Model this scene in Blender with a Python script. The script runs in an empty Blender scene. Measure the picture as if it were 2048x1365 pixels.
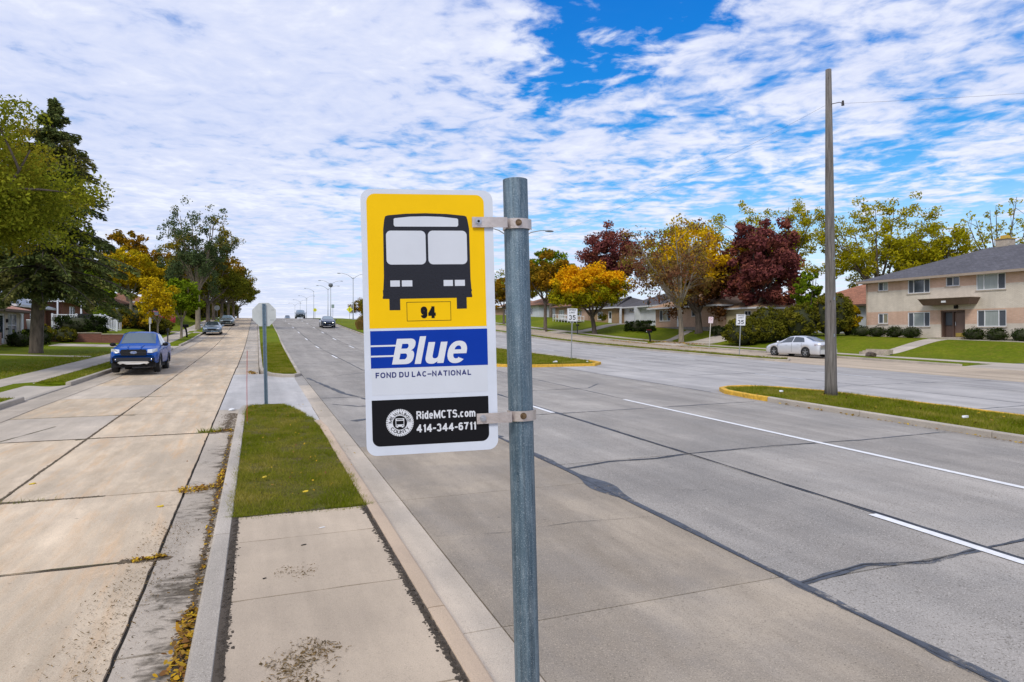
import bpy, math, random
import numpy as np
from mathutils import Matrix, Vector, noise

random.seed(7)
RNG = np.random.default_rng(7)
SC = bpy.context.scene
COL = SC.collection
PI = math.pi

# ------------------------------------------------------------------ camera, sky, sun, exposure
PSI = math.radians(21.42)
CAM_Z = 2.4
cam_d = bpy.data.cameras.new('camera')
cam_d.sensor_width = 36
cam_d.lens = 36 * 1300 / 2048
cam_d.shift_y = -0.00854
cam_d.clip_start = 0.05
cam_d.clip_end = 6000
cam = bpy.data.objects.new('camera', cam_d)
COL.objects.link(cam)
cam.location = (0, 0, CAM_Z)
cam.rotation_euler = (PI / 2, 0, -PSI)
SC.camera = cam

SUN_EL, SUN_AZ = 46, 222          # azimuth clockwise from +Y (the road's direction)
SC.view_settings.view_transform = 'Standard'
SC.view_settings.look = 'None'
SC.view_settings.exposure = 0.16
SC.view_settings.gamma = 1.0
SC.view_settings.use_curve_mapping = False
SC.cycles.max_bounces = 6
SC.cycles.transparent_max_bounces = 6
SC.cycles.use_denoising = True

sd = bpy.data.lights.new('sun', 'SUN')
sd.energy = 2.2
sd.angle = math.radians(16)
sd.color = (1.0, 0.94, 0.85)
sun = bpy.data.objects.new('sun', sd)
COL.objects.link(sun)
az, el = math.radians(SUN_AZ), math.radians(SUN_EL)
sdir = Vector((math.sin(az) * math.cos(el), math.cos(az) * math.cos(el), math.sin(el)))
sun.rotation_euler = sdir.to_track_quat('Z', 'Y').to_euler()
sun.location = (0, 0, 60)


class NT:
    """small helper for writing node trees"""
    def __init__(s, tree):
        s.t = tree
        s.n = tree.nodes
        s.l = tree.links

    def new(s, typ, ins=None, **kw):
        nd = s.n.new(typ)
        for k, v in kw.items():
            setattr(nd, k, v)
        for k, v in (ins or {}).items():
            sock = nd.inputs[k]
            if isinstance(v, bpy.types.NodeSocket):
                s.l.new(v, sock)
            else:
                sock.default_value = v
        return nd

    def math(s, op, a, b=0.0, c=0.0, clamp=False):
        nd = s.new('ShaderNodeMath', {0: a, 1: b, 2: c}, operation=op)
        nd.use_clamp = clamp
        return nd.outputs[0]

    def noise(s, vec, scale, detail=3.0, rough=0.55, dist=0.0):
        return s.new('ShaderNodeTexNoise', {'Vector': vec, 'Scale': scale, 'Detail': detail,
                                            'Roughness': rough, 'Distortion': dist}).outputs['Fac']

    def mapping(s, vec, scale=(1, 1, 1), loc=(0, 0, 0), rot=(0, 0, 0)):
        return s.new('ShaderNodeMapping', {'Vector': vec, 'Scale': scale, 'Location': loc, 'Rotation': rot}).outputs[0]

    def ramp(s, fac, stops, interp='LINEAR'):
        nd = s.new('ShaderNodeValToRGB', {'Fac': fac})
        cr = nd.color_ramp
        cr.interpolation = interp
        while len(cr.elements) < len(stops):
            cr.elements.new(0.5)
        for e, (p, c) in zip(cr.elements, stops):
            e.position = p
            e.color = (c, c, c, 1) if isinstance(c, (int, float)) else (c[0], c[1], c[2], 1)
        return nd.outputs[0]

    def mix(s, fac, a, b, mode='MIX'):
        nd = s.new('ShaderNodeMix', data_type='RGBA', blend_type=mode)
        for i, v in ((0, fac), (6, a), (7, b)):
            if isinstance(v, bpy.types.NodeSocket):
                s.l.new(v, nd.inputs[i])
            elif i == 0:
                nd.inputs[0].default_value = v
            else:
                nd.inputs[i].default_value = (v[0], v[1], v[2], 1)
        return nd.outputs[2]


# sky: physical sky with a layer of broken altocumulus projected on a flat cloud deck
W = bpy.data.worlds.new('World')
SC.world = W
W.use_nodes = True
n = NT(W.node_tree)
bg = n.n['Background']
sky = n.new('ShaderNodeTexSky', sky_type='NISHITA')
sky.sun_disc = False
sky.sun_elevation = math.radians(SUN_EL)
sky.sun_rotation = math.radians(SUN_AZ)
sky.altitude = 300
sky.air_density = 1.0
sky.dust_density = 0.6
sky.ozone_density = 2.0
hs = n.new('ShaderNodeHueSaturation', {'Saturation': 1.5, 'Value': 1.3, 'Hue': 0.500, 'Color': sky.outputs[0]})
tc = n.new('ShaderNodeTexCoord').outputs['Generated']
sep = n.new('ShaderNodeSeparateXYZ', {0: tc})
zz = n.math('MAXIMUM', sep.outputs[2], 0.012)
zz2 = n.math('ADD', zz, 0.035)
u = n.math('DIVIDE', sep.outputs[0], zz2)
v = n.math('DIVIDE', sep.outputs[1], zz2)
uv = n.new('ShaderNodeCombineXYZ', {0: u, 1: v, 2: 0.0}).outputs[0]
uvr = n.mapping(uv, (1.0, 1.0, 1), (3.1, 1.7, 0), (0, 0, math.radians(38)))
warp = n.new('ShaderNodeTexNoise', {'Vector': uvr, 'Scale': 2.2, 'Detail': 3.0}).outputs['Color']
wv = n.new('ShaderNodeVectorMath', {0: warp, 1: (0.5, 0.5, 0.5)}, operation='SUBTRACT').outputs[0]
wv = n.new('ShaderNodeVectorMath', {0: wv, 'Scale': 0.22}, operation='SCALE').outputs[0]
uvw = n.new('ShaderNodeVectorMath', {0: uvr, 1: wv}, operation='ADD').outputs[0]
cells = n.noise(uvw, 9.5, 5, 0.58, 0.15)
mid = n.noise(uvw, 2.6, 4, 0.55, 0.1)
big = n.noise(n.mapping(uv, (1, 1, 1), (5.3, 2.2, 0)), 0.42, 3, 0.5)


def blob(cx, cy, rx, ry, rot):
    """soft elliptical opening in the cloud deck, centred on deck coordinates"""
    m = n.mapping(uv, (1, 1, 1), (-cx, -cy, 0))
    m = n.mapping(m, (1 / rx, 1 / ry, 1), (0, 0, 0), (0, 0, rot))
    ln = n.new('ShaderNodeVectorMath', {0: m}, operation='LENGTH').outputs['Value']
    ln = n.math('ADD', ln, n.math('MULTIPLY', n.math('SUBTRACT', mid, 0.5), 1.5))
    ln = n.math('ADD', ln, n.math('MULTIPLY', n.math('SUBTRACT', cells, 0.5), 0.7))
    return n.new('ShaderNodeMapRange', {'Value': ln, 'From Min': 0.15, 'From Max': 1.55, 'To Min': 1.0, 'To Max': 0.0}, interpolation_type='SMOOTHSTEP').outputs[0]


gap1 = blob(0.97, 1.50, 0.27, 0.66, math.radians(30))
gap2 = blob(4.6, 4.2, 3.0, 2.2, math.radians(0))
gap3 = blob(2.6, 2.2, 1.3, 1.1, 0.3)
cov = n.math('MULTIPLY', cells, 0.45)
cov = n.math('MULTIPLY_ADD', mid, 0.52, cov)
cov = n.math('MULTIPLY_ADD', big, 0.25, cov)
cov = n.math('ADD', cov, 0.103)
cov = n.math('MULTIPLY_ADD', gap1, -0.38, cov)
cov = n.math('MULTIPLY_ADD', gap2, -0.13, cov)
cov = n.math('MULTIPLY_ADD', gap3, -0.06, cov)
side = n.math('SUBTRACT', n.math('MULTIPLY', sep.outputs[0], math.cos(PSI)), n.math('MULTIPLY', sep.outputs[1], math.sin(PSI)))
lft = n.new('ShaderNodeMapRange', {'Value': side, 'From Min': 0.02, 'From Max': -0.45, 'To Min': 0.0, 'To Max': 0.085}, interpolation_type='SMOOTHSTEP').outputs[0]
cov = n.math('ADD', cov, lft)
dens = n.new('ShaderNodeMapRange', {'Value': cov, 'From Min': 0.47, 'From Max': 0.75, 'To Min': 0.0, 'To Max': 0.95}, interpolation_type='SMOOTHSTEP').outputs[0]
# the deck thickens into a smooth bright veil near the horizon
veil = n.new('ShaderNodeMapRange', {'Value': zz, 'From Min': 0.0, 'From Max': 0.24, 'To Min': 0.82, 'To Max': 0.015}, interpolation_type='SMOOTHSTEP').outputs[0]
dens = n.math('MAXIMUM', dens, veil)
tone = n.math('MULTIPLY_ADD', cells, 0.55, n.math('MULTIPLY', mid, 0.60))
soft = n.noise(n.mapping(uv, (0.35, 1.1, 1), (1, 4, 0), (0, 0, 0.37)), 0.8, 3, 0.5)
tone = n.math('MULTIPLY_ADD', soft, 0.5, tone)
ccol = n.ramp(tone, [(0.55, (0.50, 0.58, 0.82)), (0.72, (0.60, 0.66, 0.87)), (0.88, (0.70, 0.74, 0.90)), (1.0, (0.82, 0.85, 0.95))])
# the physical sky is scaled to its strength before the clouds, whose radiance is written at display scale, are laid over it
tint = n.ramp(sep.outputs[2], [(0.0, (1.25, 1.10, .98)), (0.22, (.95, 1.06, 1.05)), (0.36, (.20, 1.02, 1.20)), (0.5, (.06, 1.06, 1.36)), (1.0, (.12, .95, 1.3))])
skyt = n.mix(1.0, hs.outputs[0], tint, 'MULTIPLY')
skyc = n.new('ShaderNodeVectorMath', {0: skyt, 'Scale': 0.105}, operation='SCALE').outputs[0]
skymix = n.mix(dens, skyc, ccol)
n.l.new(n.new('ShaderNodeVectorMath', {0: skymix, 'Scale': 10.0}, operation='SCALE').outputs[0], bg.inputs['Color'])
bg.inputs['Strength'].default_value = 0.1

# ------------------------------------------------------------------ ground profile
_P = [(-80, -1.55), (-20, -.386), (0, 0), (27, .53), (50, 1.06), (62, 1.48), (75, 2.15), (93, 3.1), (101, 3.57), (125, 4.7),
      (148, 5.39), (170, 5.85), (215, 6.5), (303, 7.2), (600, 8.), (4000, 8.)]
_gy = np.arange(-100, 4001, 1.0)
_gz = np.interp(_gy, [p[0] for p in _P], [p[1] for p in _P])
_k = np.exp(-np.linspace(-2, 2, 13) ** 2)
_k /= _k.sum()
_gs = np.convolve(np.pad(_gz, 6, mode='edge'), _k, mode='valid')
_gs[:118] = _gz[:118]


def zr(y):
    return float(np.interp(y, _gy, _gs))


def S(t):
    t = min(max(t, 0.0), 1.0)
    return t * t * (3 - 2 * t)


def kl(y):      # x of the left kerb face of the frontage road
    return float(np.interp(y, [-20, 20, 33, 65, 100, 400], [-6.2, -6.18, -5.9, -5.45, -5.1, -4.8]))


DRV_L = [(22.2, 26.7), (52.5, 57.0), (76, 80)]
DRV_R = [(14, 24.6), (51, 56), (77, 81)]


def H(x, y):    # ground outside the roads
    z = zr(y)
    for (a, c) in DRV_L if x < 0 else DRV_R:
        if a - .2 < y < c + .2:
            if x < 0 and x > kl(y) - 1.12:
                t = S((kl(y) - .1 - x) / 1.0)
                return (zr(y) - .05) * (1 - t) + (z + .10) * t
            if x > 0 and x < 38.3:
                t = S((x - 36.5) / 1.3)
                return (zr(y) - .05) * (1 - t) + (z + .10) * t
    if x < 0:
        d = max(-x - 8.9, 0)
        z += .14 + min(.03 * d, .35)
        z += .70 * S((y - 59.1) / .25) * S((-9.4 - x) / .8)
        if x < -30:
            z += .02 * (-x - 30)
    else:
        z += .14 + 1.08 * S((x - 40.3) / 7.2) * S((y - 22) / 6)
        if x > 60:
            z += min(.02 * (x - 60), 1.5)
    return z


# ------------------------------------------------------------------ mesh helpers
class MB:
    def __init__(s):
        s.v = []
        s.f = []

    def add(s, vs, fs):
        o = len(s.v)
        s.v += [tuple(p) for p in vs]
        s.f += [tuple(i + o for i in f) for f in fs]
        return s

    def box(s, c, d, rz=0, rx=0, ry=0, taper=1.0):
        hx, hy, hz = d[0] / 2, d[1] / 2, d[2] / 2
        m = Matrix.Rotation(rz, 3, 'Z') @ Matrix.Rotation(ry, 3, 'Y') @ Matrix.Rotation(rx, 3, 'X')
        vs = []
        for sz in (-1, 1):
            t = taper if sz > 0 else 1
            for sx, sy in ((-1, -1), (1, -1), (1, 1), (-1, 1)):
                p = m @ Vector((sx * hx * t, sy * hy * t, sz * hz))
                vs.append((p.x + c[0], p.y + c[1], p.z + c[2]))
        return s.add(vs, [(3, 2, 1, 0), (4, 5, 6, 7), (0, 1, 5, 4), (1, 2, 6, 5), (2, 3, 7, 6), (3, 0, 4, 7)])

    def tube(s, pts, rad, n=8, caps=True):
        pts = [Vector(p) for p in pts]
        if not hasattr(rad, '__len__'):
            rad = [rad] * len(pts)
        base = len(s.v)
        ref = Vector((0.31, 0.95, 0.05))
        for i, p in enumerate(pts):
            t = (pts[min(i + 1, len(pts) - 1)] - pts[max(i - 1, 0)]).normalized()
            a = t.cross(ref)
            if a.length < .2:
                a = t.cross(Vector((1, 0, 0)))
            a.normalize()
            b = t.cross(a)
            for k in range(n):
                an = 2 * PI * k / n
                q = p + (a * math.cos(an) + b * math.sin(an)) * rad[i]
                s.v.append((q.x, q.y, q.z))
        for i in range(len(pts) - 1):
            for k in range(n):
                k2 = (k + 1) % n
                s.f.append((base + i * n + k, base + i * n + k2, base + (i + 1) * n + k2, base + (i + 1) * n + k))
        if caps:
            s.f.append(tuple(base + k for k in range(n))[::-1])
            s.f.append(tuple(base + (len(pts) - 1) * n + k for k in range(n)))
        return s

    def poly(s, pts, off, nrm=None):
        """extrude a flat outline (3-D points) by the vector off"""
        k = len(pts)
        o = len(s.v)
        s.v += [tuple(p) for p in pts] + [tuple(Vector(p) + Vector(off)) for p in pts]
        s.f.append(tuple(range(o, o + k)))
        s.f.append(tuple(range(o + 2 * k - 1, o + k - 1, -1)))
        for i in range(k):
            j = (i + 1) % k
            s.f.append((o + i, o + k + i, o + k + j, o + j))
        return s

    def ell(s, c, r, nu=12, nv=7, bump=0.0, seed=0):
        o = len(s.v)
        for j in range(nv + 1):
            th = PI * j / nv
            for i in range(nu):
                ph = 2 * PI * i / nu
                d = Vector((math.sin(th) * math.cos(ph), math.sin(th) * math.sin(ph), math.cos(th)))
                k = 1 + bump * noise.noise(d * 2.3 + Vector((seed, seed * .7, 0)))
                s.v.append((c[0] + d.x * r[0] * k, c[1] + d.y * r[1] * k, c[2] + d.z * r[2] * k))
        for j in range(nv):
            for i in range(nu):
                i2 = (i + 1) % nu
                s.f.append((o + j * nu + i, o + (j + 1) * nu + i, o + (j + 1) * nu + i2, o + j * nu + i2))
        return s

    def build(s, name, mat, parent=None, smooth=False):
        me = bpy.data.meshes.new(name)
        me.from_pydata(s.v, [], s.f)
        me.update()
        if smooth:
            me.polygons.foreach_set('use_smooth', [True] * len(me.polygons))
        if mat:
            me.materials.append(mat)
        o = bpy.data.objects.new(name, me)
        COL.objects.link(o)
        if parent:
            o.parent = parent
        return o


def np_mesh(name, verts, nper, mat, parent=None, smooth=False, uv=None):
    """verts: array (n*nper,3) of separate polygons with nper corners"""
    nf = len(verts) // nper
    me = bpy.data.meshes.new(name)
    me.vertices.add(len(verts))
    me.vertices.foreach_set('co', np.asarray(verts, dtype=np.float32).ravel())
    me.loops.add(len(verts))
    me.loops.foreach_set('vertex_index', np.arange(len(verts), dtype=np.int32))
    me.polygons.add(nf)
    me.polygons.foreach_set('loop_start', np.arange(0, len(verts), nper, dtype=np.int32))
    me.polygons.foreach_set('loop_total', np.full(nf, nper, dtype=np.int32))
    me.update(calc_edges=True)
    me.materials.append(mat)
    o = bpy.data.objects.new(name, me)
    COL.objects.link(o)
    if parent:
        o.parent = parent
    return o


def tag(o, label=None, cat=None, group=None, kind=None):
    if label:
        o['label'] = label
    if cat:
        o['category'] = cat
    if group:
        o['group'] = group
    if kind:
        o['kind'] = kind
    return o


def thing(name, label, cat, loc=(0, 0, 0), rz=0, group=None):
    o = bpy.data.objects.new(name, None)
    o.empty_display_size = .2
    COL.objects.link(o)
    o.location = loc
    o.rotation_euler = (0, 0, rz)
    return tag(o, label, cat, group)


def kids(o):
    return [c for c in bpy.data.objects if c.parent == o]


def copy_tree(o, parent=None):
    c = o.copy()
    COL.objects.link(c)
    c.parent = parent
    for ch in kids(o):
        copy_tree(ch, c)
    return c


# ------------------------------------------------------------------ materials
MATS = {}


def mat(name, col, rough=.6, metal=0.0, var=0.0, scale=8.0, bump=0.0, bscale=60.0, spec=.5, coat=0.0, coord='Object', emit=0.0, stretch=(1, 1, 1)):
    if name in MATS:
        return MATS[name]
    m = bpy.data.materials.new(name)
    m.use_nodes = True
    k = NT(m.node_tree)
    b = k.n['Principled BSDF']
    b.inputs['Roughness'].default_value = rough
    b.inputs['Metallic'].default_value = metal
    b.inputs['Specular IOR Level'].default_value = spec
    if coat:
        b.inputs['Coat Weight'].default_value = coat
        b.inputs['Coat Roughness'].default_value = .05
    tcv = k.new('ShaderNodeTexCoord').outputs[coord]
    if stretch != (1, 1, 1):
        tcv = k.mapping(tcv, stretch)
    if var:
        f = k.noise(tcv, scale, 5, .6)
        lo = tuple(c * (1 - var) for c in col)
        hi = tuple(min(c * (1 + var), 1) for c in col)
        k.l.new(k.ramp(f, [(.3, lo), (.7, hi)]), b.inputs['Base Color'])
    else:
        b.inputs['Base Color'].default_value = (*col, 1)
    if bump:
        bn = k.new('ShaderNodeBump', {'Height': k.noise(tcv, bscale, 3, .6), 'Strength': bump, 'Distance': .01})
        k.l.new(bn.outputs[0], b.inputs['Normal'])
    if emit:
        b.inputs['Emission Color'].default_value = (*col, 1)
        b.inputs['Emission Strength'].default_value = emit
    MATS[name] = m
    return m


def concrete(name, base, mottle, speck=.25, speck_scale=180., streak=None, dark=(.10, .085, .065), stain=.35, seamless=False):
    """weathered paving: large mottling, drawn-out traffic streaks, aggregate specks, fine relief"""
    if name in MATS:
        return MATS[name]
    m = bpy.data.materials.new(name)
    m.use_nodes = True
    k = NT(m.node_tree)
    b = k.n['Principled BSDF']
    b.inputs['Roughness'].default_value = .88
    b.inputs['Specular IOR Level'].default_value = .25
    g = k.new('ShaderNodeNewGeometry')
    pos = g.outputs['Position']
    c1 = k.noise(pos, .55, 5, .62)
    c2 = k.noise(k.mapping(pos, (1.0, .22, 1)), 2.6, 5, .65)
    col = k.mix(k.ramp(c1, [(.40, 0.0), (.60, 1.0)]), base, mottle)
    tr = k.noise(k.mapping(pos, (.95, .05, 1), (2, 7, 0)), 1.3, 4, .6)
    col = k.mix(1.0, col, k.ramp(tr, [(.34, .80), (.62, 1.08)]), 'MULTIPLY')
    if streak:
        st = k.noise(k.mapping(pos, (2.4, .28, 1), (3, 1, 0)), 2.1, 6, .7, .3)
        col = k.mix(k.ramp(st, [(.50, 0.0), (.72, .75)]), col, streak)
        wh = k.noise(k.mapping(pos, (1.2, .5, 1), (9, 4, 0)), 2.7, 6, .72, .4)
        col = k.mix(k.ramp(wh, [(.53, 0.0), (.74, .55)]), col, tuple(min(c * 1.28, 1) for c in base))
    col = k.mix(k.math('MULTIPLY', k.ramp(c2, [(.40, 0.0), (.75, 1.0)]), stain), col, tuple(c * .62 for c in base))
    # per-slab difference
    oi = k.new('ShaderNodeObjectInfo').outputs['Random']
    col = k.mix(1.0, col, k.ramp(oi, [(0, .90), (1, 1.07)]), 'MULTIPLY')
    # aggregate
    sp = k.noise(pos, speck_scale, 2, .8)
    col = k.mix(k.math('MULTIPLY', k.ramp(sp, [(.30, 1.0), (.46, 0.0)]), speck), col, dark)
    sp2 = k.noise(pos, speck_scale * 1.3, 2, .8)
    col = k.mix(k.math('MULTIPLY', k.ramp(sp2, [(.56, 0.0), (.70, 1.0)]), speck * .8), col, tuple(min(c * 1.6, .8) for c in base))
    # small oil spots and blemishes
    vo = k.new('ShaderNodeTexVoronoi', {'Vector': pos, 'Scale': 1.9, 'Randomness': 1.0})
    spots = k.ramp(k.math('ADD', vo.outputs['Distance'], k.math('MULTIPLY', k.noise(pos, 30, 3), .05)), [(.045, 1.0), (.075, 0.0)])
    col = k.mix(k.math('MULTIPLY', spots, .45), col, dark)
    k.l.new(col, b.inputs['Base Color'])
    hgt = k.math('ADD', k.math('MULTIPLY', k.noise(pos, speck_scale * .8, 3, .7), .35), k.noise(pos, 22, 4, .6))
    bn = k.new('ShaderNodeBump', {'Height': hgt, 'Strength': .45, 'Distance': .006})
    k.l.new(bn.outputs[0], b.inputs['Normal'])
    MATS[name] = m
    return m


def foliage(name, pal, pal2=None, mscale=.35, mlo=.42, mhi=.6, grad=None, transl=.3, rough=.6):
    """leaf colours: each leaf picks from a palette; an optional second palette takes over in large patches or with height"""
    if name in MATS:
        return MATS[name]
    m = bpy.data.materials.new(name)
    m.use_nodes = True
    k = NT(m.node_tree)
    for nd in list(k.n):
        k.n.remove(nd)
    out = k.new('ShaderNodeOutputMaterial')
    g = k.new('ShaderNodeNewGeometry')
    r = g.outputs['Random Per Island']
    tco = k.new('ShaderNodeTexCoord')
    a = k.ramp(r, [(i / max(len(pal) - 1, 1), c) for i, c in enumerate(pal)])
    if pal2:
        bcol = k.ramp(r, [(i / max(len(pal2) - 1, 1), c) for i, c in enumerate(pal2)])
        f = k.noise(tco.outputs['Object'], mscale, 3, .6)
        if grad:
            sepz = k.new('ShaderNodeSeparateXYZ', {0: tco.outputs['Generated']}).outputs[2]
            f = k.math('MULTIPLY_ADD', k.math('SUBTRACT', sepz, .5), grad, f)
        a = k.mix(k.ramp(f, [(mlo, 0.0), (mhi, 1.0)]), a, bcol)
    n2 = k.noise(tco.outputs['Object'], 1.1, 3, .6)
    a = k.mix(1.0, a, k.ramp(n2, [(.3, .72), (.7, 1.2)]), 'MULTIPLY')
    d = k.new('ShaderNodeBsdfDiffuse', {'Color': a})
    t = k.new('ShaderNodeBsdfTranslucent', {'Color': a})
    mx = k.new('ShaderNodeMixShader', {0: transl, 1: d.outputs[0], 2: t.outputs[0]})
    k.l.new(mx.outputs[0], out.inputs[0])
    MATS[name] = m
    return m


def lawn_mat(name, c1, c2, c3):
    if name in MATS:
        return MATS[name]
    m = bpy.data.materials.new(name)
    m.use_nodes = True
    k = NT(m.node_tree)
    b = k.n['Principled BSDF']
    b.inputs['Roughness'].default_value = .9
    b.inputs['Specular IOR Level'].default_value = .1
    pos = k.new('ShaderNodeNewGeometry').outputs['Position']
    f1 = k.noise(pos, .28, 4, .6)
    f2 = k.noise(pos, 1.7, 5, .7)
    f3 = k.noise(pos, 26, 4, .75)
    col = k.mix(k.ramp(f1, [(.36, 0.0), (.64, 1.0)]), c1, c2)
    col = k.mix(k.math('MULTIPLY', k.ramp(f2, [(.50, 0.0), (.74, 1.0)]), .75), col, c3)
    col = k.mix(1.0, col, k.ramp(f3, [(.25, .45), (.75, 1.35)]), 'MULTIPLY')
    f4 = k.noise(pos, 5.5, 4, .7)
    col = k.mix(1.0, col, k.ramp(f4, [(.3, .72), (.7, 1.22)]), 'MULTIPLY')
    k.l.new(col, b.inputs['Base Color'])
    bn = k.new('ShaderNodeBump', {'Height': k.noise(pos, 18, 5, .8), 'Strength': .9, 'Distance': .06})
    k.l.new(bn.outputs[0], b.inputs['Normal'])
    MATS[name] = m
    return m


M_FRONT = concrete('warm_concrete', (.66, .525, .375), (.52, .42, .31), .5, 100, streak=(.62, .38, .19), stain=.95)
M_GUT = concrete('gutter_concrete', (.56, .475, .38), (.44, .38, .315), .6, 110, stain=.7)
M_LANE = concrete('lane_concrete', (.40, .335, .258), (.275, .24, .20), .7, 70, stain=.95)
M_ASPH = concrete('worn_pavement', (.375, .345, .31), (.29, .272, .25), 1.0, 55, stain=.65)
M_EAST = concrete('far_pavement', (.45, .43, .41), (.37, .355, .345), .4, 110, stain=.5)
M_CROSS = concrete('crossing_concrete', (.50, .48, .465), (.42, .41, .40), .4, 120, stain=.4)
M_WALK = concrete('sidewalk_concrete', (.51, .415, .31), (.43, .35, .265), .4, 110, stain=.5)
M_KERB = concrete('kerb_concrete', (.52, .46, .39), (.38, .34, .29), .8, 100, stain=.6)
M_KERBT = concrete('tan_kerb_concrete', (.55, .42, .30), (.46, .35, .26), .4, 110, stain=.4)
M_YEL = mat('kerb_yellow_paint', (.62, .36, .035), .75, var=.3, scale=9, bump=.4, bscale=60)
M_BED = mat('joint_filler', (.055, .048, .036), .95, var=.5, scale=14, bump=.8, bscale=60)
M_SEAL = mat('crack_sealant', (.050, .056, .070), .6, var=.35, scale=10, bump=.3, bscale=90)
M_SEAL2 = mat('faded_crack_sealant', (.075, .085, .105), .75, var=.4, scale=7, bump=.3, bscale=90)
_k = NT(M_SEAL2.node_tree)
_p = _k.new('ShaderNodeNewGeometry').outputs['Position']
_a = _k.math('MULTIPLY_ADD', _k.noise(_p, 9, 6, .75, .5), .75, _k.math('MULTIPLY', _k.noise(_p, 1.4, 3, .5), .5))
_k.l.new(_k.ramp(_a, [(.50, 0.12), (.62, .95)]), _k.n['Principled BSDF'].inputs['Alpha'])
M_PAINT = mat('white_road_paint', (.74, .74, .74), .7, var=.10, scale=12, bump=.3, bscale=140)
M_SOIL = mat('dark_soil', (.12, .09, .06), .95, var=.5, scale=30, bump=1.0, bscale=90)
M_LAWN = lawn_mat('lawn', (.135, .185, .004), (.18, .225, .006), (.23, .21, .022))
M_TURF = lawn_mat('worn_turf', (.12, .13, .015), (.16, .13, .04), (.15, .10, .05))
M_LAWN2 = lawn_mat('far_lawn', (.12, .165, .005), (.175, .21, .008), (.23, .20, .028))
M_BLADE = foliage('grass_blades', [(.135, .185, .006), (.19, .24, .008), (.25, .28, .014), (.15, .18, .008), (.40, .33, .10)],
                  [(.21, .19, .018), (.29, .25, .03), (.38, .31, .10), (.18, .18, .015)], mscale=1.1, mlo=.44, mhi=.66, transl=.35)
M_GALV = mat('galvanised_steel', (.30, .36, .42), .45, metal=.75, var=.25, scale=10, bump=.15, bscale=300)
M_BLACK = mat('black_plastic', (.007, .007, .008), .55, spec=.25)
M_WHITE = mat('white_paint', (.72, .73, .74), .6, var=.05, scale=3)
M_RUBBER = mat('tyre_rubber', (.016, .016, .017), .8)
M_CHROME = mat('bright_metal', (.65, .66, .68), .22, metal=.9)
M_GLASS = mat('dark_window_glass', (.035, .045, .055), .06, spec=1.0)
M_BARK = mat('bark', (.115, .090, .070), .95, var=.5, scale=7, bump=1.0, bscale=16, stretch=(1, 1, .25))
M_BARKG = mat('grey_bark', (.21, .175, .125), .95, var=.4, scale=7, bump=1.0, bscale=14, stretch=(1, 1, .25))
# ------------------------------------------------------------------ ground, roads, pavements
def fn(v):
    return v if callable(v) else (lambda y, c=v: c)


def yrows(y0, y1):
    ys = [y0]
    while ys[-1] < y1 - 1e-6:
        y = ys[-1]
        ys.append(min(y + (1.5 if y < 170 else (12 if y < 500 else 80)), y1))
    return ys


def sheet(name, xs, ys, zf, m, parent=None, smooth=True):
    b = MB()
    nx = len(xs)
    for y in ys:
        for x in xs:
            xv = x(y) if callable(x) else x
            b.v.append((xv, y, zf(xv, y)))
    for j in range(len(ys) - 1):
        for i in range(nx - 1):
            a = j * nx + i
            b.f.append((a, a + 1, a + nx + 1, a + nx))
    return b.build(name, m, parent, smooth)


gys = sorted(set(yrows(-40, 1600) + [59.0, 59.12, 59.24, 59.36] + [e + d for a, c in DRV_L + DRV_R for e in (a, c) for d in (-.25, -.15, .15, .25)]))
lx = [(lambda y, o=o: kl(y) - o) for o in (400, 250, 120, 80, 60, 45, 36, 30, 26, 22, 19, 17, 15, 13, 11.5, 10, 9, 8, 7, 6, 5.2, 4.6, 4.2, 3.8, 3.4, 3.0, 2.4, 1.8, 1.2, .6, .15)]
ground = sheet('ground', lx, gys, H, M_LAWN)
tag(ground, kind='structure')
rx = [36.62, 37.2, 38, 39, 40, 41, 42, 43, 44, 45, 46, 47, 48, 50, 53, 56, 60, 66, 75, 90, 120, 180, 300, 500]
ground2 = sheet('ground', rx, gys, H, M_LAWN2)
tag(ground2, kind='structure')


def bed(name, x0, x1, y0, y1, drop=.03):
    return tag(sheet(name, [x0, x1], yrows(y0, y1), lambda x, y: zr(y) - drop, M_BED), kind='structure')


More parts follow.
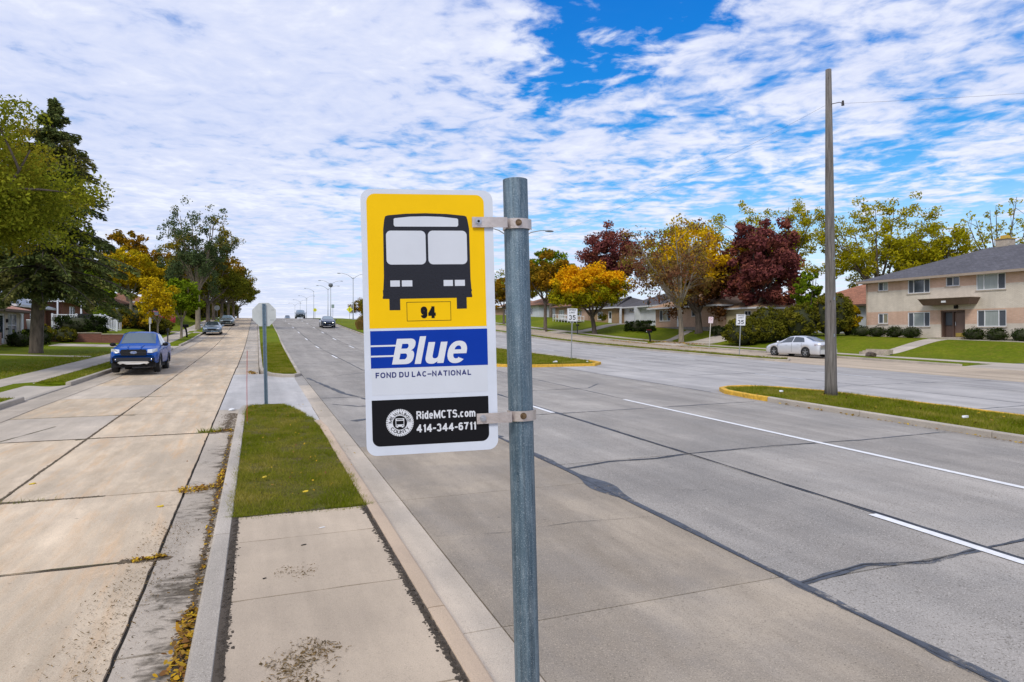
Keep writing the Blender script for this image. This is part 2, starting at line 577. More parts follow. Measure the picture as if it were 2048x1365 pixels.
def slab(parent, x0, x1, y0, y1, m, gap=.009, jit=.006, dz=0.0, name='slab', gy=None, seed=0):
    """one cast slab: irregular edges, thin skirt, follows the road's profile"""
    f0, f1 = fn(x0), fn(x1)
    gy = gap if gy is None else gy
    near = y0 < 13 and f0(y0) < 15
    st = .16 if near else (.6 if y0 < 40 else 4)
    nx = max(1, int((f1(y0) - f0(y0)) / st)) if near else max(1, int((f1(y0) - f0(y0)) / max(st, 1)))
    ny = max(1, int((y1 - y0) / st))
    b = MB()
    tilt = noise.noise((y0 * .7, f0(y0), seed)) * .002

    def nz(a, c, s_=0):
        return (noise.noise((a * 2.1, c * 2.1, s_)) + .6 * noise.noise((a * 9, c * 9, s_ + 5))) * jit
    for j in range(ny + 1):
        for i in range(nx + 1):
            y = y0 + (y1 - y0) * j / ny
            a, c = f0(y) + gap, f1(y) - gap
            x = a + (c - a) * i / nx
            if i == 0:
                x += abs(nz(x, y, 1)) * 1.5
            if i == nx:
                x -= abs(nz(x, y, 2)) * 1.5
            yy = y
            if j == 0:
                yy = y0 + gy + abs(nz(x, y0, 3)) * 2.2 + .03 * noise.noise((x * .35, y0, 8)) * (1 if near else 0)
            if j == ny:
                yy = y1 - gy - abs(nz(x, y1, 4)) * 2.2 + .03 * noise.noise((x * .35, y1, 8)) * (1 if near else 0)
            b.v.append((x, yy, zr(yy) + dz + tilt))
    for j in range(ny):
        for i in range(nx):
            q = j * (nx + 1) + i
            b.f.append((q, q + 1, q + nx + 2, q + nx + 1))
    per = [i for i in range(nx + 1)] + [(j) * (nx + 1) + nx for j in range(1, ny + 1)] + [ny * (nx + 1) + i for i in range(nx - 1, -1, -1)] + [j * (nx + 1) for j in range(ny - 1, 0, -1)]
    o = len(b.v)
    for p in per:
        x, y, z = b.v[p]
        b.v.append((x, y, z - .027))
    for i in range(len(per)):
        j = (i + 1) % len(per)
        b.f.append((per[i], o + i, o + j, per[j]))
    return b.build(name, m, parent)


def slab_run(parent, cols, rows, m, gap=.009, jit=.006, dz=0.0, name='slab', gy=None):
    for (a, c) in cols:
        for r0, r1 in zip(rows[:-1], rows[1:]):
            slab(parent, a, c, r0, r1, m(r0) if callable(m) else m, gap, jit, dz, name, gy)


def far_sheet(parent, x0, x1, y0, y1, m, name='far_surface'):
    o = sheet(name, [x0, x1], yrows(y0, y1), lambda x, y: zr(y), m, parent)
    return o


# --- frontage street on the left
fr = bed('frontage_road', lambda y: kl(y) - .22, -.43, -20, 420)
sheet('gutter_bed', [-.43, .3], yrows(31.5, 420), lambda x, y: zr(y) - .03, M_BED, fr)
rows = [-8, -4, -.5, 3.4, 7.32, 10.15, 15.0, 18.4, 22.4, 26.4, 30.4]
while rows[-1] < 150:
    rows.append(rows[-1] + 4.1)
slab_run(fr, [(lambda y: kl(y) + .78, -3.12)], rows, lambda r: M_GUT if r in (15.0, 22.4) else M_FRONT, gap=.014, jit=.017, gy=.014)
slab_run(fr, [(-3.12, lambda y: -.93 if y < 34 else -.9)], rows, M_FRONT, gap=.015, jit=.017, gy=.012)
slab_run(fr, [(lambda y: kl(y), lambda y: kl(y) + .78)], [-8, -2, 4, 10, 15, 20, 25, 30, 36, 42, 50, 60, 72, 84, 100, 120, 150], M_GUT, gap=.010, jit=.008)
slab_run(fr, [(-.93, -.43)], [-8, -3, 1.2, 5.26, 9.9, 15.1, 18.6], M_GUT, gap=.010, jit=.008)
far_sheet(fr, lambda y: kl(y), -.4, rows[-1], 420, M_FRONT)
# short stone-like gutter blocks beside the second island
yb = 30.0
b_i = 0
while yb < 118:
    ln = 1.0 + .35 * noise.noise((yb * 3, 0, 0))
    slab(fr, -.93 if yb < 34 else -.9, .10 + .02 * noise.noise((yb, 1, 1)), yb, yb + ln, M_KERB if b_i % 3 else M_GUT, .02, .012, .002 + .012 * abs(noise.noise((yb, 4, 4))), 'gutter_block')
    yb += ln
    b_i += 1

# --- crossing between the two islands
cr = bed('crossing', -.43, 1.42, 13.0, 31.5)
slab(cr, lambda y: float(np.interp(y, [15.3, 16.8, 18.6], [1.30, 1.02, .62])), 1.40, 15.35, 18.6, M_CROSS, .006, .004)
slab_run(cr, [(-.93, 1.42)], [18.6, 22.6, 26.6, 30.0], M_CROSS, gap=.012, jit=.004)

# --- main road, near carriageway
mr = bed('main_road', 1.4, 29.45, -20, 900, .034)
slab_run(mr, [(1.40, 1.785)], [-8, -4, .2, 4.77, 8.56, 12.6, 16.6, 20.6, 24.6], M_GUT, gap=.005, jit=.003)
slab_run(mr, [(1.785, 4.6)], [-8, -3, .9, 4.77, 8.56, 12.4], M_LANE, gap=.006, jit=.003)
mrow = [-8, -.8, 4.62, 9.82, 15.2, 20.4, 25.6, 30.8]
while mrow[-1] < 165:
    mrow.append(mrow[-1] + 5.4)
slab_run(mr, [(1.785, 4.6)], [12.4] + mrow[4:], M_ASPH, gap=.008, jit=.006)
slab_run(mr, [(1.40, 1.785)], [24.6] + mrow[7:], M_ASPH, gap=.006, jit=.003)
slab_run(mr, [(4.6, 7.25), (7.25, 10.52)], mrow, M_ASPH, gap=.010, jit=.006)
slab_run(mr, [(10.52, 14.4)], mrow[:7], M_ASPH, gap=.008, jit=.006)
far_sheet(mr, 10.52, 14.4, mrow[6], mrow[-1], M_ASPH)
far_sheet(mr, 1.4, 14.4, mrow[-1], 900, M_ASPH)
# median opening and far carriageway
slab_run(mr, [(14.4, 18.0)], [15.8, 19.5, 23.3, 27, 30.4, 33.6], M_EAST, gap=.008, jit=.006)
erow = [-8, 0, 6, 12, 18, 24, 30, 36]
while erow[-1] < 140:
    erow.append(erow[-1] + 6.2)
slab_run(mr, [(17.9, 21.6), (21.6, 25.4), (25.4, 29.4)], erow, M_EAST, gap=.010, jit=.006)
far_sheet(mr, 14.4, 29.4, erow[-1], 900, M_EAST)

# --- right frontage street and its junction
rf = bed('frontage_road', 29.45, 36.8, -20, 420)
slab_run(rf, [(29.4, 33.2), (33.2, 36.5)], [-8, -3, 2, 7, 12, 17, 22, 27, 32], M_WALK, gap=.010, jit=.006)
rr = [32]
while rr[-1] < 120:
    rr.append(rr[-1] + 4.6)
slab_run(rf, [(30.9, 33.7), (33.7, 36.5)], rr, M_WALK, gap=.010, jit=.006)
far_sheet(rf, 30.9, 36.5, rr[-1], 420, M_WALK)


# --- long seals and painted lines
M_MOSSR = mat('joint_moss', (.085, .072, .030), .95, var=.6, scale=40, bump=1.0, bscale=90)
M_CRACK = mat('open_crack', (.025, .025, .027), .95)
def ribbon(name, pts, wf, m, parent, dz=.004, step=.18, wob=.02, seed=0):
    """flat strip on the road along pts, with a wandering edge; wf(t) gives its width"""
    b = MB()
    P = [Vector((p[0], p[1], 0)) for p in pts]
    L = sum((P[i + 1] - P[i]).length for i in range(len(P) - 1))
    nn = max(2, int(L / step))
    k = 0
    pos = []
    for i in range(len(P) - 1):
        seg = (P[i + 1] - P[i]).length
        q = max(1, int(round(nn * seg / L)))
        for j in range(q + (1 if i == len(P) - 2 else 0)):
            pos.append((P[i].lerp(P[i + 1], j / q), (P[i + 1] - P[i]).normalized()))
    for i, (p, d) in enumerate(pos):
        t = i / (len(pos) - 1)
        nrm = Vector((-d.y, d.x, 0))
        w = wf(t, p)
        s1 = wob * noise.noise((p.x * 1.7 + seed, p.y * 1.7, 0)) + wob * .5 * noise.noise((p.x * 7 + seed, p.y * 7, 2))
        s2 = wob * noise.noise((p.x * 1.7 + seed, p.y * 1.7, 9)) + wob * .5 * noise.noise((p.x * 7 + seed, p.y * 7, 12))
        for sgn, sx in ((-1, s1), (1, s2)):
            q = p + nrm * (sgn * w / 2 + sx)
            b.v.append((q.x, q.y, zr(q.y) + dz))
    for i in range(len(pos) - 1):
        b.f.append((2 * i, 2 * i + 1, 2 * i + 3, 2 * i + 2))
    return b.build(name, m, parent)


def wid(base, amp, seed, fr_=.6, mn=.012):
    return lambda t, p: max(mn, base + amp * noise.noise((p.x * fr_, p.y * fr_, seed)) + amp * .6 * noise.noise((p.x * 2.7, p.y * 2.7, seed + 3)))


def blotwid(base, spots, seed):
    def f(t, p):
        w = base + .5 * base * noise.noise((p.x * 1.3, p.y * 1.3, seed))
        for (cy, r, a) in spots:
            w += a * math.exp(-((p.y - cy) / r) ** 2)
        return max(.01, w)
    return f


ribbon('sealed_crack', [(4.64, -1), (4.62, 4.6), (4.66, 8.7), (4.62, 12.5)], blotwid(.075, [(4.5, .3, .05), (8.3, .5, .34), (6.6, .5, .04), (10.3, .6, .10), (2.9, .8, .05)], 3), M_SEAL2, mr, .0045, .06, .022)
ribbon('sealed_crack', [(4.60, -1), (4.605, 12.5)], lambda t, p: .030 + .012 * noise.noise((p.y * 3, 0, 0)), M_SEAL, mr, .0075, .08, .010, 4)
ribbon('sealed_crack', [(4.66, 12.5), (4.4, 14), (4.1, 16.2), (3.5, 17), (3.4, 18.6), (2.6, 21.5), (2.2, 25), (1.9, 27.6)], wid(.13, .10, 5), M_SEAL2, mr, .0045, .1, .05)
ribbon('sealed_crack', [(7.29, 4.2), (7.30, 9.8), (7.26, 17), (7.30, 30)], wid(.085, .06, 7), M_SEAL, mr, .0045, .08, .016)
ribbon('sealed_crack', [(7.30, -1), (7.30, 4.2)], wid(.03, .02, 7), M_SEAL, mr, .0045, .08, .012)
ribbon('sealed_crack', [(4.64, 4.58), (5.6, 4.72), (6.3, 4.55), (7.2, 4.62)], wid(.085, .05, 11), M_SEAL2, mr, .0050, .06, .022)
ribbon('sealed_crack', [(7.3, 4.62), (8.6, 4.7), (10.5, 4.6)], wid(.03, .02, 12), M_SEAL, mr, .0050, .06, .02)
ribbon('sealed_crack', [(4.7, 9.5), (5.6, 9.72), (6.5, 9.66), (7.25, 9.82)], wid(.075, .05, 13), M_SEAL2, mr, .0050, .06, .022)
ribbon('sealed_crack', [(7.3, 9.82), (9.3, 9.9), (11.5, 9.78), (14.2, 9.9)], wid(.045, .03, 14), M_SEAL2, mr, .0050, .07, .020)
ribbon('sealed_crack', [(5.0, 15.3), (7.25, 15.2), (10.5, 15.4), (14.0, 15.6)], wid(.05, .04, 15), M_SEAL2, mr, .0050, .09, .025)
ribbon('sealed_crack', [(1.8, 20.4), (4.6, 20.5), (7.2, 20.3), (11.0, 20.6), (12.2, 22.0)], wid(.05, .04, 16), M_SEAL2, mr, .0050, .09, .03)
ribbon('sealed_crack', [(1.9, 27.8), (3.2, 28.3), (4.5, 29.5), (4.7, 31)], wid(.05, .04, 17), M_SEAL2, mr, .0050, .09, .05)
ribbon('sealed_crack', [(2.1, 15.6), (3.4, 16.5)], wid(.14, .12, 18), M_SEAL2, mr, .0055, .07, .05)
ribbon('sealed_crack', [(2.0, 18.9), (2.6, 18.2), (3.4, 18.4)], wid(.10, .10, 19), M_SEAL2, mr, .0055, .07, .05)
for k_, (x_, ys_, ye_) in enumerate([(10.56, 17.5, 31), (14.45, 18.2, 31), (21.6, 2, 60), (25.4, 6, 80), (4.62, 31, 90), (7.3, 30, 130)]):
    ribbon('sealed_crack', [(x_, ys_), (x_ + .03, (ys_ + ye_) / 2), (x_, ye_)], wid(.05, .035, 21 + k_), M_SEAL2, mr, .0045, .3, .02)
for k_, (xa, xb, y_) in enumerate([(18.2, 25, 12.2), (19, 29, 18.3), (18, 24, 24.2), (20, 29, 36.4), (14.6, 17.6, 26.9), (1.6, 10.4, 36.2), (1.8, 10.4, 47), (1.8, 10.4, 58)]):
    ribbon('sealed_crack', [(xa, y_), ((xa + xb) / 2, y_ + .12), (xb, y_ - .05)], wid(.045, .035, 31 + k_), M_SEAL2, mr, .0050, .2, .03)
for k_, (pts_, w_) in enumerate([([(-5.35, 10.28), (-4.2, 10.2), (-3.1, 10.19), (-1.9, 10.12)], .040), ([(-5.35, 15.05), (-3.1, 15.0), (-.95, 15.02)], .022), ([(-3.13, 8), (-3.11, 12), (-3.13, 19)], .018),
                             ([(-3.3, 14.9), (-2.9, 15.05)], .09), ([(-3.25, 18.4), (-2.8, 18.3)], .07), ([(-3.3, 22.4), (-2.7, 22.35)], .08), ([(-5.3, 18.4), (-3.2, 18.38)], .035), ([(-2.4, 7.35), (-1.0, 7.32)], .022),
                             ([(-4.6, 15.1), (-4.1, 16.9)], .03), ([(-5.4, 7.4), (-3.2, 7.33)], .016)]):
    ribbon('joint_moss', pts_, wid(w_, w_ * .9, 51 + k_, 1.3, .003), M_MOSSR, fr, .0045, .05, .012, k_)
for k_, (pts_, w_) in enumerate([([(4.7, 9.51), (5.6, 9.73), (6.5, 9.67), (7.25, 9.82)], .014), ([(4.66, 4.59), (5.6, 4.73), (6.3, 4.56), (7.2, 4.63)], .014), ([(7.29, 3.0), (7.30, 9.8), (7.27, 15)], .016), ([(7.3, 9.83), (9.3, 9.91), (11.5, 9.79)], .010),
                             ([(1.85, 7.0), (2.6, 6.86), (3.5, 6.93), (4.5, 6.8)], .004), ([(5.3, 7.9), (5.9, 7.6), (6.4, 7.75)], .004)]):
    ribbon('crack', pts_, wid(w_, w_ * .8, 71 + k_, 2.0, .002), M_CRACK, mr, .0078, .04, .010, k_)
# painted lines: the right line is solid up to the opening, the others are dashed
ribbon('lane_line', [(10.44, -3), (10.45, 17.25)], lambda t, p: .135, M_PAINT, mr, .0085, .12, .006)
yd = 2.9 - 12.45
while yd < 150:
    if yd > 30 or yd < 20:
        ribbon('lane_line', [(7.17, yd), (7.17, yd + 3.03)], lambda t, p: .13, M_PAINT, mr, .0085, .12, .006)
    if yd > 28:
        ribbon('lane_line', [(4.5, yd), (4.5, yd + 3.03)], lambda t, p: .12, M_PAINT, mr, .0085, .3, .006)
    yd += 12.45
for x_ in (21.5, 25.3):
    yd = 8.5
    while yd < 110:
        ribbon('lane_line', [(x_, yd), (x_, yd + 3.03)], lambda t, p: .12, M_PAINT, mr, .0085, .3, .006)
        yd += 12.45


# --- kerbs: rows of cast kerb pieces around each raised area
def kerb(parent, pts, w, h, m, seg=3.0, inner=1, m2=None, m2f=None, gapk=.008, cap=.025, base=None, name='kerb_piece'):
    """pts: face line; the kerb lies on the side 'inner' (+1 = left of travel). One object per piece."""
    P = [Vector((p[0], p[1])) for p in pts]
    # resample to ~.3-1 m
    R_ = []
    for i in range(len(P) - 1):
        L = (P[i + 1] - P[i]).length
        st = .28 if P[i].y < 20 and P[i].x < 12 else .8
        q = max(1, int(L / st))
        for j in range(q):
            R_.append(P[i].lerp(P[i + 1], j / q))
    R_.append(P[-1])
    nm = []
    for i in range(len(R_)):
        t = (R_[min(i + 1, len(R_) - 1)] - R_[max(i - 1, 0)]).normalized()
        nm.append(Vector((-t.y, t.x)) * inner)
    i = 0
    out = []
    while i < len(R_) - 1:
        L = 0
        j = i
        while j < len(R_) - 1 and L < seg:
            L += (R_[j + 1] - R_[j]).length
            j += 1
        b = MB()
        for k in range(i, j + 1):
            p, nn_ = R_[k].copy(), nm[k]
            if k == i:
                p = p.lerp(R_[min(k + 1, j)], gapk / max((R_[min(k + 1, j)] - p).length, .01))
            if k == j:
                p = p.lerp(R_[k - 1], gapk / max((R_[k - 1] - p).length, .01))
            z0 = zr(p.y)
            wb = .008 * noise.noise((p.x * 2, p.y * 2, 4))
            hh = h + .006 * noise.noise((p.x * 1.4, p.y * 1.4, 2))
            prof = [(0, -.05), (0 + wb * .4, hh - cap), (cap * .35 + wb, hh - cap * .35), (cap + wb, hh), (w * .6, hh + .002), (w - .01, hh), (w, hh - .012), (w, -.05)]
            for (a_, z_) in prof:
                q = p + nn_ * a_
                b.v.append((q.x, q.y, z0 + z_))
        npf = 8
        for k in range(j - i):
            for a_ in range(npf - 1):
                q = k * npf + a_
                fc = (q, q + npf, q + npf + 1, q + 1)
                b.f.append(fc if inner > 0 else fc[::-1])
        b.f.append(tuple(range(npf)))
        b.f.append(tuple(range(len(b.v) - npf, len(b.v)))[::-1])
        mm = m2 if (m2 and m2f(R_[i])) else m
        out.append(b.build(name, mm, parent, False))
        i = j
    return out


def fill_poly(name, pts, zf, m, parent=None, step=None, drop=0):
    """flat filled area bounded by the outline, as a fan of rows between its left and right edges (pts: left list, right list by y)"""
    L, R2 = pts
    ys = sorted(set([p[1] for p in L] + [p[1] for p in R2]))
    ext = []
    for a, c in zip(ys[:-1], ys[1:]):
        q = max(1, int((c - a) / (step or 2)))
        ext += [a + (c - a) * i / q for i in range(q)]
    ext.append(ys[-1])
    fl = lambda y: float(np.interp(y, [p[1] for p in L], [p[0] for p in L]))
    fr_ = lambda y: float(np.interp(y, [p[1] for p in R2], [p[0] for p in R2]))
    cols = 8
    b = MB()
    for y in ext:
        for i in range(cols + 1):
            x = fl(y) + (fr_(y) - fl(y)) * i / cols
            b.v.append((x, y, zf(x, y)))
    for j in range(len(ext) - 1):
        for i in range(cols):
            q = j * (cols + 1) + i
            b.f.append((q, q + 1, q + cols + 2, q + cols + 1))
    return b.build(name, m, parent, True), fl, fr_


def blades(name, fl, fr_, y0, y1, dens, hgt, wdt, zf, m, parent=None, edge=0.0, patch=.0, fade=False, bare=False):
    """grass blades scattered over the strip; density thins with a noise"""
    area = 0
    ys = np.linspace(y0, y1, 60)
    xl = np.array([fl(y) for y in ys])
    xr = np.array([fr_(y) for y in ys])
    area = float(np.trapezoid(xr - xl, ys)) if hasattr(np, 'trapezoid') else float(np.trapz(xr - xl, ys))
    N = int(area * dens)
    cdf = np.cumsum(xr - xl + 1e-3)
    cdf /= cdf[-1]
    y = np.interp(RNG.random(N), np.concatenate([[0], cdf]), np.concatenate([[ys[0]], ys]))
    if fade:
        y = y[RNG.random(N) < np.clip((y1 - y) / (.7 * (y1 - y0)), 0, 1)]
        N = len(y)
    a = np.interp(y, ys, xl)
    c = np.interp(y, ys, xr)
    x = a - edge + (c - a + 2 * edge) * RNG.random(N)
    if bare:
        nn_ = np.sin(x * 5.1 + 2 * np.sin(y * 2.2)) * np.sin(y * 3.7 + 1.5 * np.sin(x * 4.4)) + .6 * np.sin(x * 13 + y * 9) * np.sin(y * 11 - x * 7)
        kp = RNG.random(N) < np.clip(1.0 + nn_ * 1.0, .10, 1)
        x, y = x[kp], y[kp]
        N = len(x)
    z = np.interp(y, _gy, _gs) + zf
    h = hgt * (.40 + .9 * RNG.random(N) ** 1.6) * (1 + .35 * np.sin(x * 3.1 + y * 1.7) * np.sin(y * 2.3 - x))
    an = RNG.random(N) * 2 * PI
    lean = RNG.normal(0, .55, (N, 2))
    w = wdt * (.6 + .8 * RNG.random(N))
    V = np.empty((N, 3, 3), dtype=np.float32)
    V[:, 0] = np.stack([x - np.cos(an) * w, y - np.sin(an) * w, z], 1)
    V[:, 1] = np.stack([x + np.cos(an) * w, y + np.sin(an) * w, z], 1)
    V[:, 2] = np.stack([x + lean[:, 0] * h, y + lean[:, 1] * h, z + h], 1)
    o = np_mesh(name, V.reshape(-1, 3), 3, m, parent)
    return tag(o, kind='stuff')


def zis(x, y):
    return zr(y) + .125 + .012 * noise.noise((x * 1.3, y * 1.3, 0))


# island 1: pavement slab, then grass, between the frontage street and the main road
isl = tag(fill_poly('traffic_island', ([(-.30, -8), (-.30, 17.6), (-.2, 18.3), (.1, 18.62)], [(1.27, -8), (1.27, 14.2), (1.2, 15.6), (.95, 17.2), (.6, 18.62)]),
                    lambda x, y: zr(y) + .092, M_SOIL, step=.8)[0], kind='structure')
kerb(isl, [(-.43, -8), (-.43, 17.6), (-.36, 18.3), (-.22, 18.55)], .17, .135, M_KERB, seg=3.05, inner=-1)
kerb(isl, [(1.40, -8), (1.40, 5.0)], .155, .135, M_KERBT, seg=3.25, inner=1)
kerb(isl, [(1.40, 5.0), (1.40, 14.2), (1.35, 15.2)], .155, .135, M_KERBT, seg=3.6, inner=1)
for (a, c) in [(-8, -4.5), (-4.5, -1.6), (-1.6, .9), (.9, 2.4), (2.4, 3.95), (3.95, 5.69), (5.69, 7.15), (7.15, 8.06)]:
    slab(isl, lambda y: -.205 + .02 * noise.noise((0, y * 1.1, 3)) , lambda y: 1.21 - .03 * noise.noise((1, y * .9, 3)) + .012 * noise.noise((4, y * 6, 3)), a, c, M_WALK, gap=.0035, jit=.011, dz=.124, name='pavement_slab')
g1, gl1, gr1 = fill_poly('grass_bed', ([(-.262, 8.12), (-.262, 17.6), (-.18, 18.2), (.02, 18.55)], [(1.24, 8.12), (1.24, 14.2), (1.19, 15.4), (.95, 17.0), (.6, 18.55)]),
                         lambda x, y: zis(x, y) - .012, M_TURF, isl, step=.5)
blades('grass', gl1, gr1, 8.07, 18.5, 8600, .050, .0036, .105, M_BLADE, None, edge=.055, bare=True)
# ragged dirt strips in the joint between the slabs and the kerbs
M_DIRT = mat('joint_dirt', (.060, .046, .032), .95, var=.55, scale=26, bump=1.0, bscale=90)
M_MOSS = mat('gutter_dirt', (.115, .085, .055), .95, var=.5, scale=20, bump=1.0, bscale=60)


def clump_strip(name, pts, w, m, zoff, parent=None, dens=120, r=(.006, .022), seed=1, wf=None):
    """many small lumps of soil along a line"""
    rg = np.random.default_rng(seed)
    b = MB()
    for i in range(len(pts) - 1):
        a, c = Vector(pts[i]), Vector(pts[i + 1])
        q = int((c - a).length * dens)
        for j in range(q):
            p = a.lerp(c, rg.random())
            nn_ = Vector((-(c - a).normalized().y, (c - a).normalized().x))
            ww = w * (wf(p) if wf else 1)
            if noise.noise((p.x * 2.3, p.y * 2.3, seed)) < -.22:
                ww *= .35
            d = rg.normal(0, .42) * ww
            x, y = p.x + nn_.x * d, p.y + nn_.y * d
            rr_ = r[0] + (r[1] - r[0]) * rg.random() ** 2
            z = zr(y) + zoff
            k = 5
            o = len(b.v)
            ph = rg.random() * 6
            for t in range(k):
                an = ph + 2 * PI * t / k
                q_ = rr_ * (.6 + .8 * rg.random())
                b.v.append((x + math.cos(an) * q_, y + math.sin(an) * q_ * 1.3, z))
            b.v.append((x, y, z + rr_ * .45))
            for t in range(k):
                b.f.append((o + t, o + (t + 1) % k, o + k))
    return tag(b.build(name, m, parent), kind='stuff')


clump_strip('joint_dirt', [(-.215, 0), (-.215, 8.1)], .042, M_DIRT, .122, dens=420, seed=2)
clump_strip('joint_dirt', [(1.205, 0), (1.205, 8.1)], .045, M_DIRT, .122, dens=420, seed=3)
clump_strip('joint_dirt', [(-.2, 8.06), (1.2, 8.10)], .05, M_DIRT, .122, dens=420, seed=4)
clump_strip('gutter_dirt', [(-.50, 1), (-.50, 14.6)], .055, M_MOSS, .001, dens=330, seed=5, r=(.006, .02))
clump_strip('gutter_dirt', [(-.92, 14.9), (-.45, 15.1)], .10, M_MOSS, .001, dens=900, seed=6)
clump_strip('gutter_dirt', [(-.62, 15.2), (-.55, 17.9)], .20, M_MOSS, .001, dens=500, seed=7)
clump_strip('gutter_dirt', [(-5.3, 10.2), (-1.9, 10.13)], .032, M_MOSS, .0015, dens=900, seed=8, r=(.006, .018))
clump_strip('gutter_dirt', [(-4.4, 15.0), (-1.0, 15.02)], .018, M_MOSS, .0015, dens=420, seed=9)
clump_strip('gutter_dirt', [(-3.12, 9), (-3.12, 19)], .018, M_MOSS, .0015, dens=300, seed=10)
clump_strip('gutter_dirt', [(-1.25, 7.35), (-.8, 7.30)], .06, M_MOSS, .001, dens=900, seed=12)
clump_strip('gutter_dirt', [(-2.0, 4.1), (-1.3, 4.5), (-.5, 4.75)], .05, M_MOSS, .001, dens=700, seed=13)

# dark damp film of soil and clippings on the right side of the street
M_FILM = bpy.data.materials.new('dirt_film')
M_FILM.use_nodes = True
_k = NT(M_FILM.node_tree)
_b = _k.n['Principled BSDF']
_b.inputs['Base Color'].default_value = (.085, .066, .042, 1)
_b.inputs['Roughness'].default_value = .95
_pos = _k.new('ShaderNodeNewGeometry').outputs['Position']
_f1 = _k.noise(_k.mapping(_pos, (1.0, 2.2, 1), (0, 0, 0), (0, 0, .5)), 5.5, 6, .78, .4)
_f2 = _k.noise(_pos, 1.05, 3, .5)
_sx = _k.new('ShaderNodeSeparateXYZ', {0: _pos})
_ed = _k.new('ShaderNodeMapRange', {'Value': _sx.outputs[0], 'From Min': -1.95, 'From Max': -.5, 'To Min': -.34, 'To Max': .07}).outputs[0]
_al = _k.math('ADD', _k.math('MULTIPLY_ADD', _f2, .45, _k.math('MULTIPLY', _f1, .8)), _ed)
_k.l.new(_k.ramp(_al, [(.66, 0.0), (.80, .8)]), _b.inputs['Alpha'])
flm = sheet('dirt_film', [-2.0, -1.5, -1.0, -.45], yrows(1, 16.5), lambda x, y: zr(y) + .0062, M_FILM)
tag(flm, kind='stuff')

# soil washed over the edges of the pavement slabs
M_FILM2 = bpy.data.materials.new('soil_stain')
M_FILM2.use_nodes = True
_k = NT(M_FILM2.node_tree)
_b = _k.n['Principled BSDF']
_b.inputs['Base Color'].default_value = (.075, .058, .042, 1)
_b.inputs['Roughness'].default_value = .95
_pos = _k.new('ShaderNodeNewGeometry').outputs['Position']
_sx = _k.new('ShaderNodeSeparateXYZ', {0: _pos})
_dc = _k.math('ABSOLUTE', _k.math('SUBTRACT', _sx.outputs[0], .495))
_ed = _k.new('ShaderNodeMapRange', {'Value': _dc, 'From Min': .60, 'From Max': .76, 'To Min': -.30, 'To Max': .26}).outputs[0]
_n = _k.math('MULTIPLY_ADD', _k.noise(_pos, 14, 6, .75, .3), .8, _k.math('MULTIPLY', _k.noise(_pos, 2.3, 3, .6), .45))
_k.l.new(_k.ramp(_k.math('ADD', _n, _ed), [(.66, 0.0), (.86, .9)]), _b.inputs['Alpha'])
for (xa, xb) in ((-.262, .0), (.99, 1.245)):
    tag(sheet('soil_stain', [xa, (xa + xb) / 2, xb], yrows(0, 8.06), lambda x, y: zr(y) + .1335, M_FILM2), kind='stuff')

blades('grass', lambda y: -5.2, lambda y: -2.4, 10.08, 10.22, 900, .05, .004, -.01, M_BLADE)
blades('grass', lambda y: -1.15, lambda y: -.7, 14.96, 15.2, 2600, .09, .005, -.01, M_BLADE)
blades('grass', lambda y: -.30, lambda y: 1.26, 7.95, 8.12, 2600, .03, .004, .115, M_BLADE)

# island 2
isl2 = tag(fill_poly('traffic_island', ([(.95, 28.2), (.35, 29.4), (.15, 31.2), (.12, 33), (.12, 260)], [(1.5, 28.2), (1.72, 29), (1.9, 48), (2.1, 72), (2.1, 260)]),
                     lambda x, y: zr(y) + .10, M_LAWN, step=1.5)[0], kind='structure')
kerb(isl2, [(1.45, 28.05), (.95, 28.15), (.45, 29.0), (.16, 30.6), (.10, 33), (.10, 110)], .15, .13, M_KERB, seg=3.0, inner=-1)
kerb(isl2, [(1.45, 28.05), (1.72, 28.6), (1.95, 48), (2.18, 72), (2.18, 150)], .15, .13, M_KERB, seg=3.6, inner=1)
blades('grass', lambda y: .27 + .9 * S((29.6 - y) / 1.2), lambda y: float(np.interp(y, [28, 29, 48, 72], [1.4, 1.55, 1.78, 2.0])), 28.25, 62, 1500, .06, .008, .10, M_BLADE, None, fade=True)
dl, dr_ = (lambda y: .24), (lambda y: 1.95)

# median 1 (right, with the wooden pole) and median 2 beyond the opening
med = tag(fill_poly('median_strip', ([(14.5, -20), (14.52, 16.2), (14.66, 17.5), (15.2, 18.4)], [(17.7, -20), (17.7, 15.4), (17.4, 17.1), (16.6, 18.4)]),
                    lambda x, y: zr(y) + .10, M_LAWN, step=1)[0], kind='structure')
mk = [(14.38, -20), (14.38, 16.3), (14.52, 17.6), (14.95, 18.4), (15.6, 18.75), (16.4, 18.7), (17.2, 17.9), (17.75, 16.4), (17.85, 13), (17.85, -20)]
kerb(med, mk, .16, .14, M_KERB, seg=3.2, inner=-1, m2=M_YEL, m2f=lambda p: p.y > 14.6 or (p.x > 17 and p.y > 9))
blades('grass', lambda y: 14.56 + .55 * S((y - 16.4) / 2), lambda y: 17.66 - .9 * S((y - 15.8) / 2.6), 6.5, 18.35, 1900, .085, .0065, .095, M_BLADE, None)
med2 = tag(fill_poly('median_strip', ([(13.0, 30.9), (11.8, 31.6), (11.4, 33), (11.3, 300)], [(16.6, 30.9), (17.3, 31.8), (17.65, 34), (17.65, 300)]),
                     lambda x, y: zr(y) + .10, M_LAWN2, step=1.5)[0], kind='structure')
mk2 = [(11.15, 300), (11.15, 33), (11.6, 31.4), (12.9, 30.6), (16.6, 30.6), (17.5, 31.6), (17.82, 34), (17.82, 300)]
_kp = [(11.15, 120), (11.15, 33), (11.6, 31.4), (12.9, 30.6), (16.6, 30.6), (17.5, 31.6), (17.82, 34), (17.82, 120)]
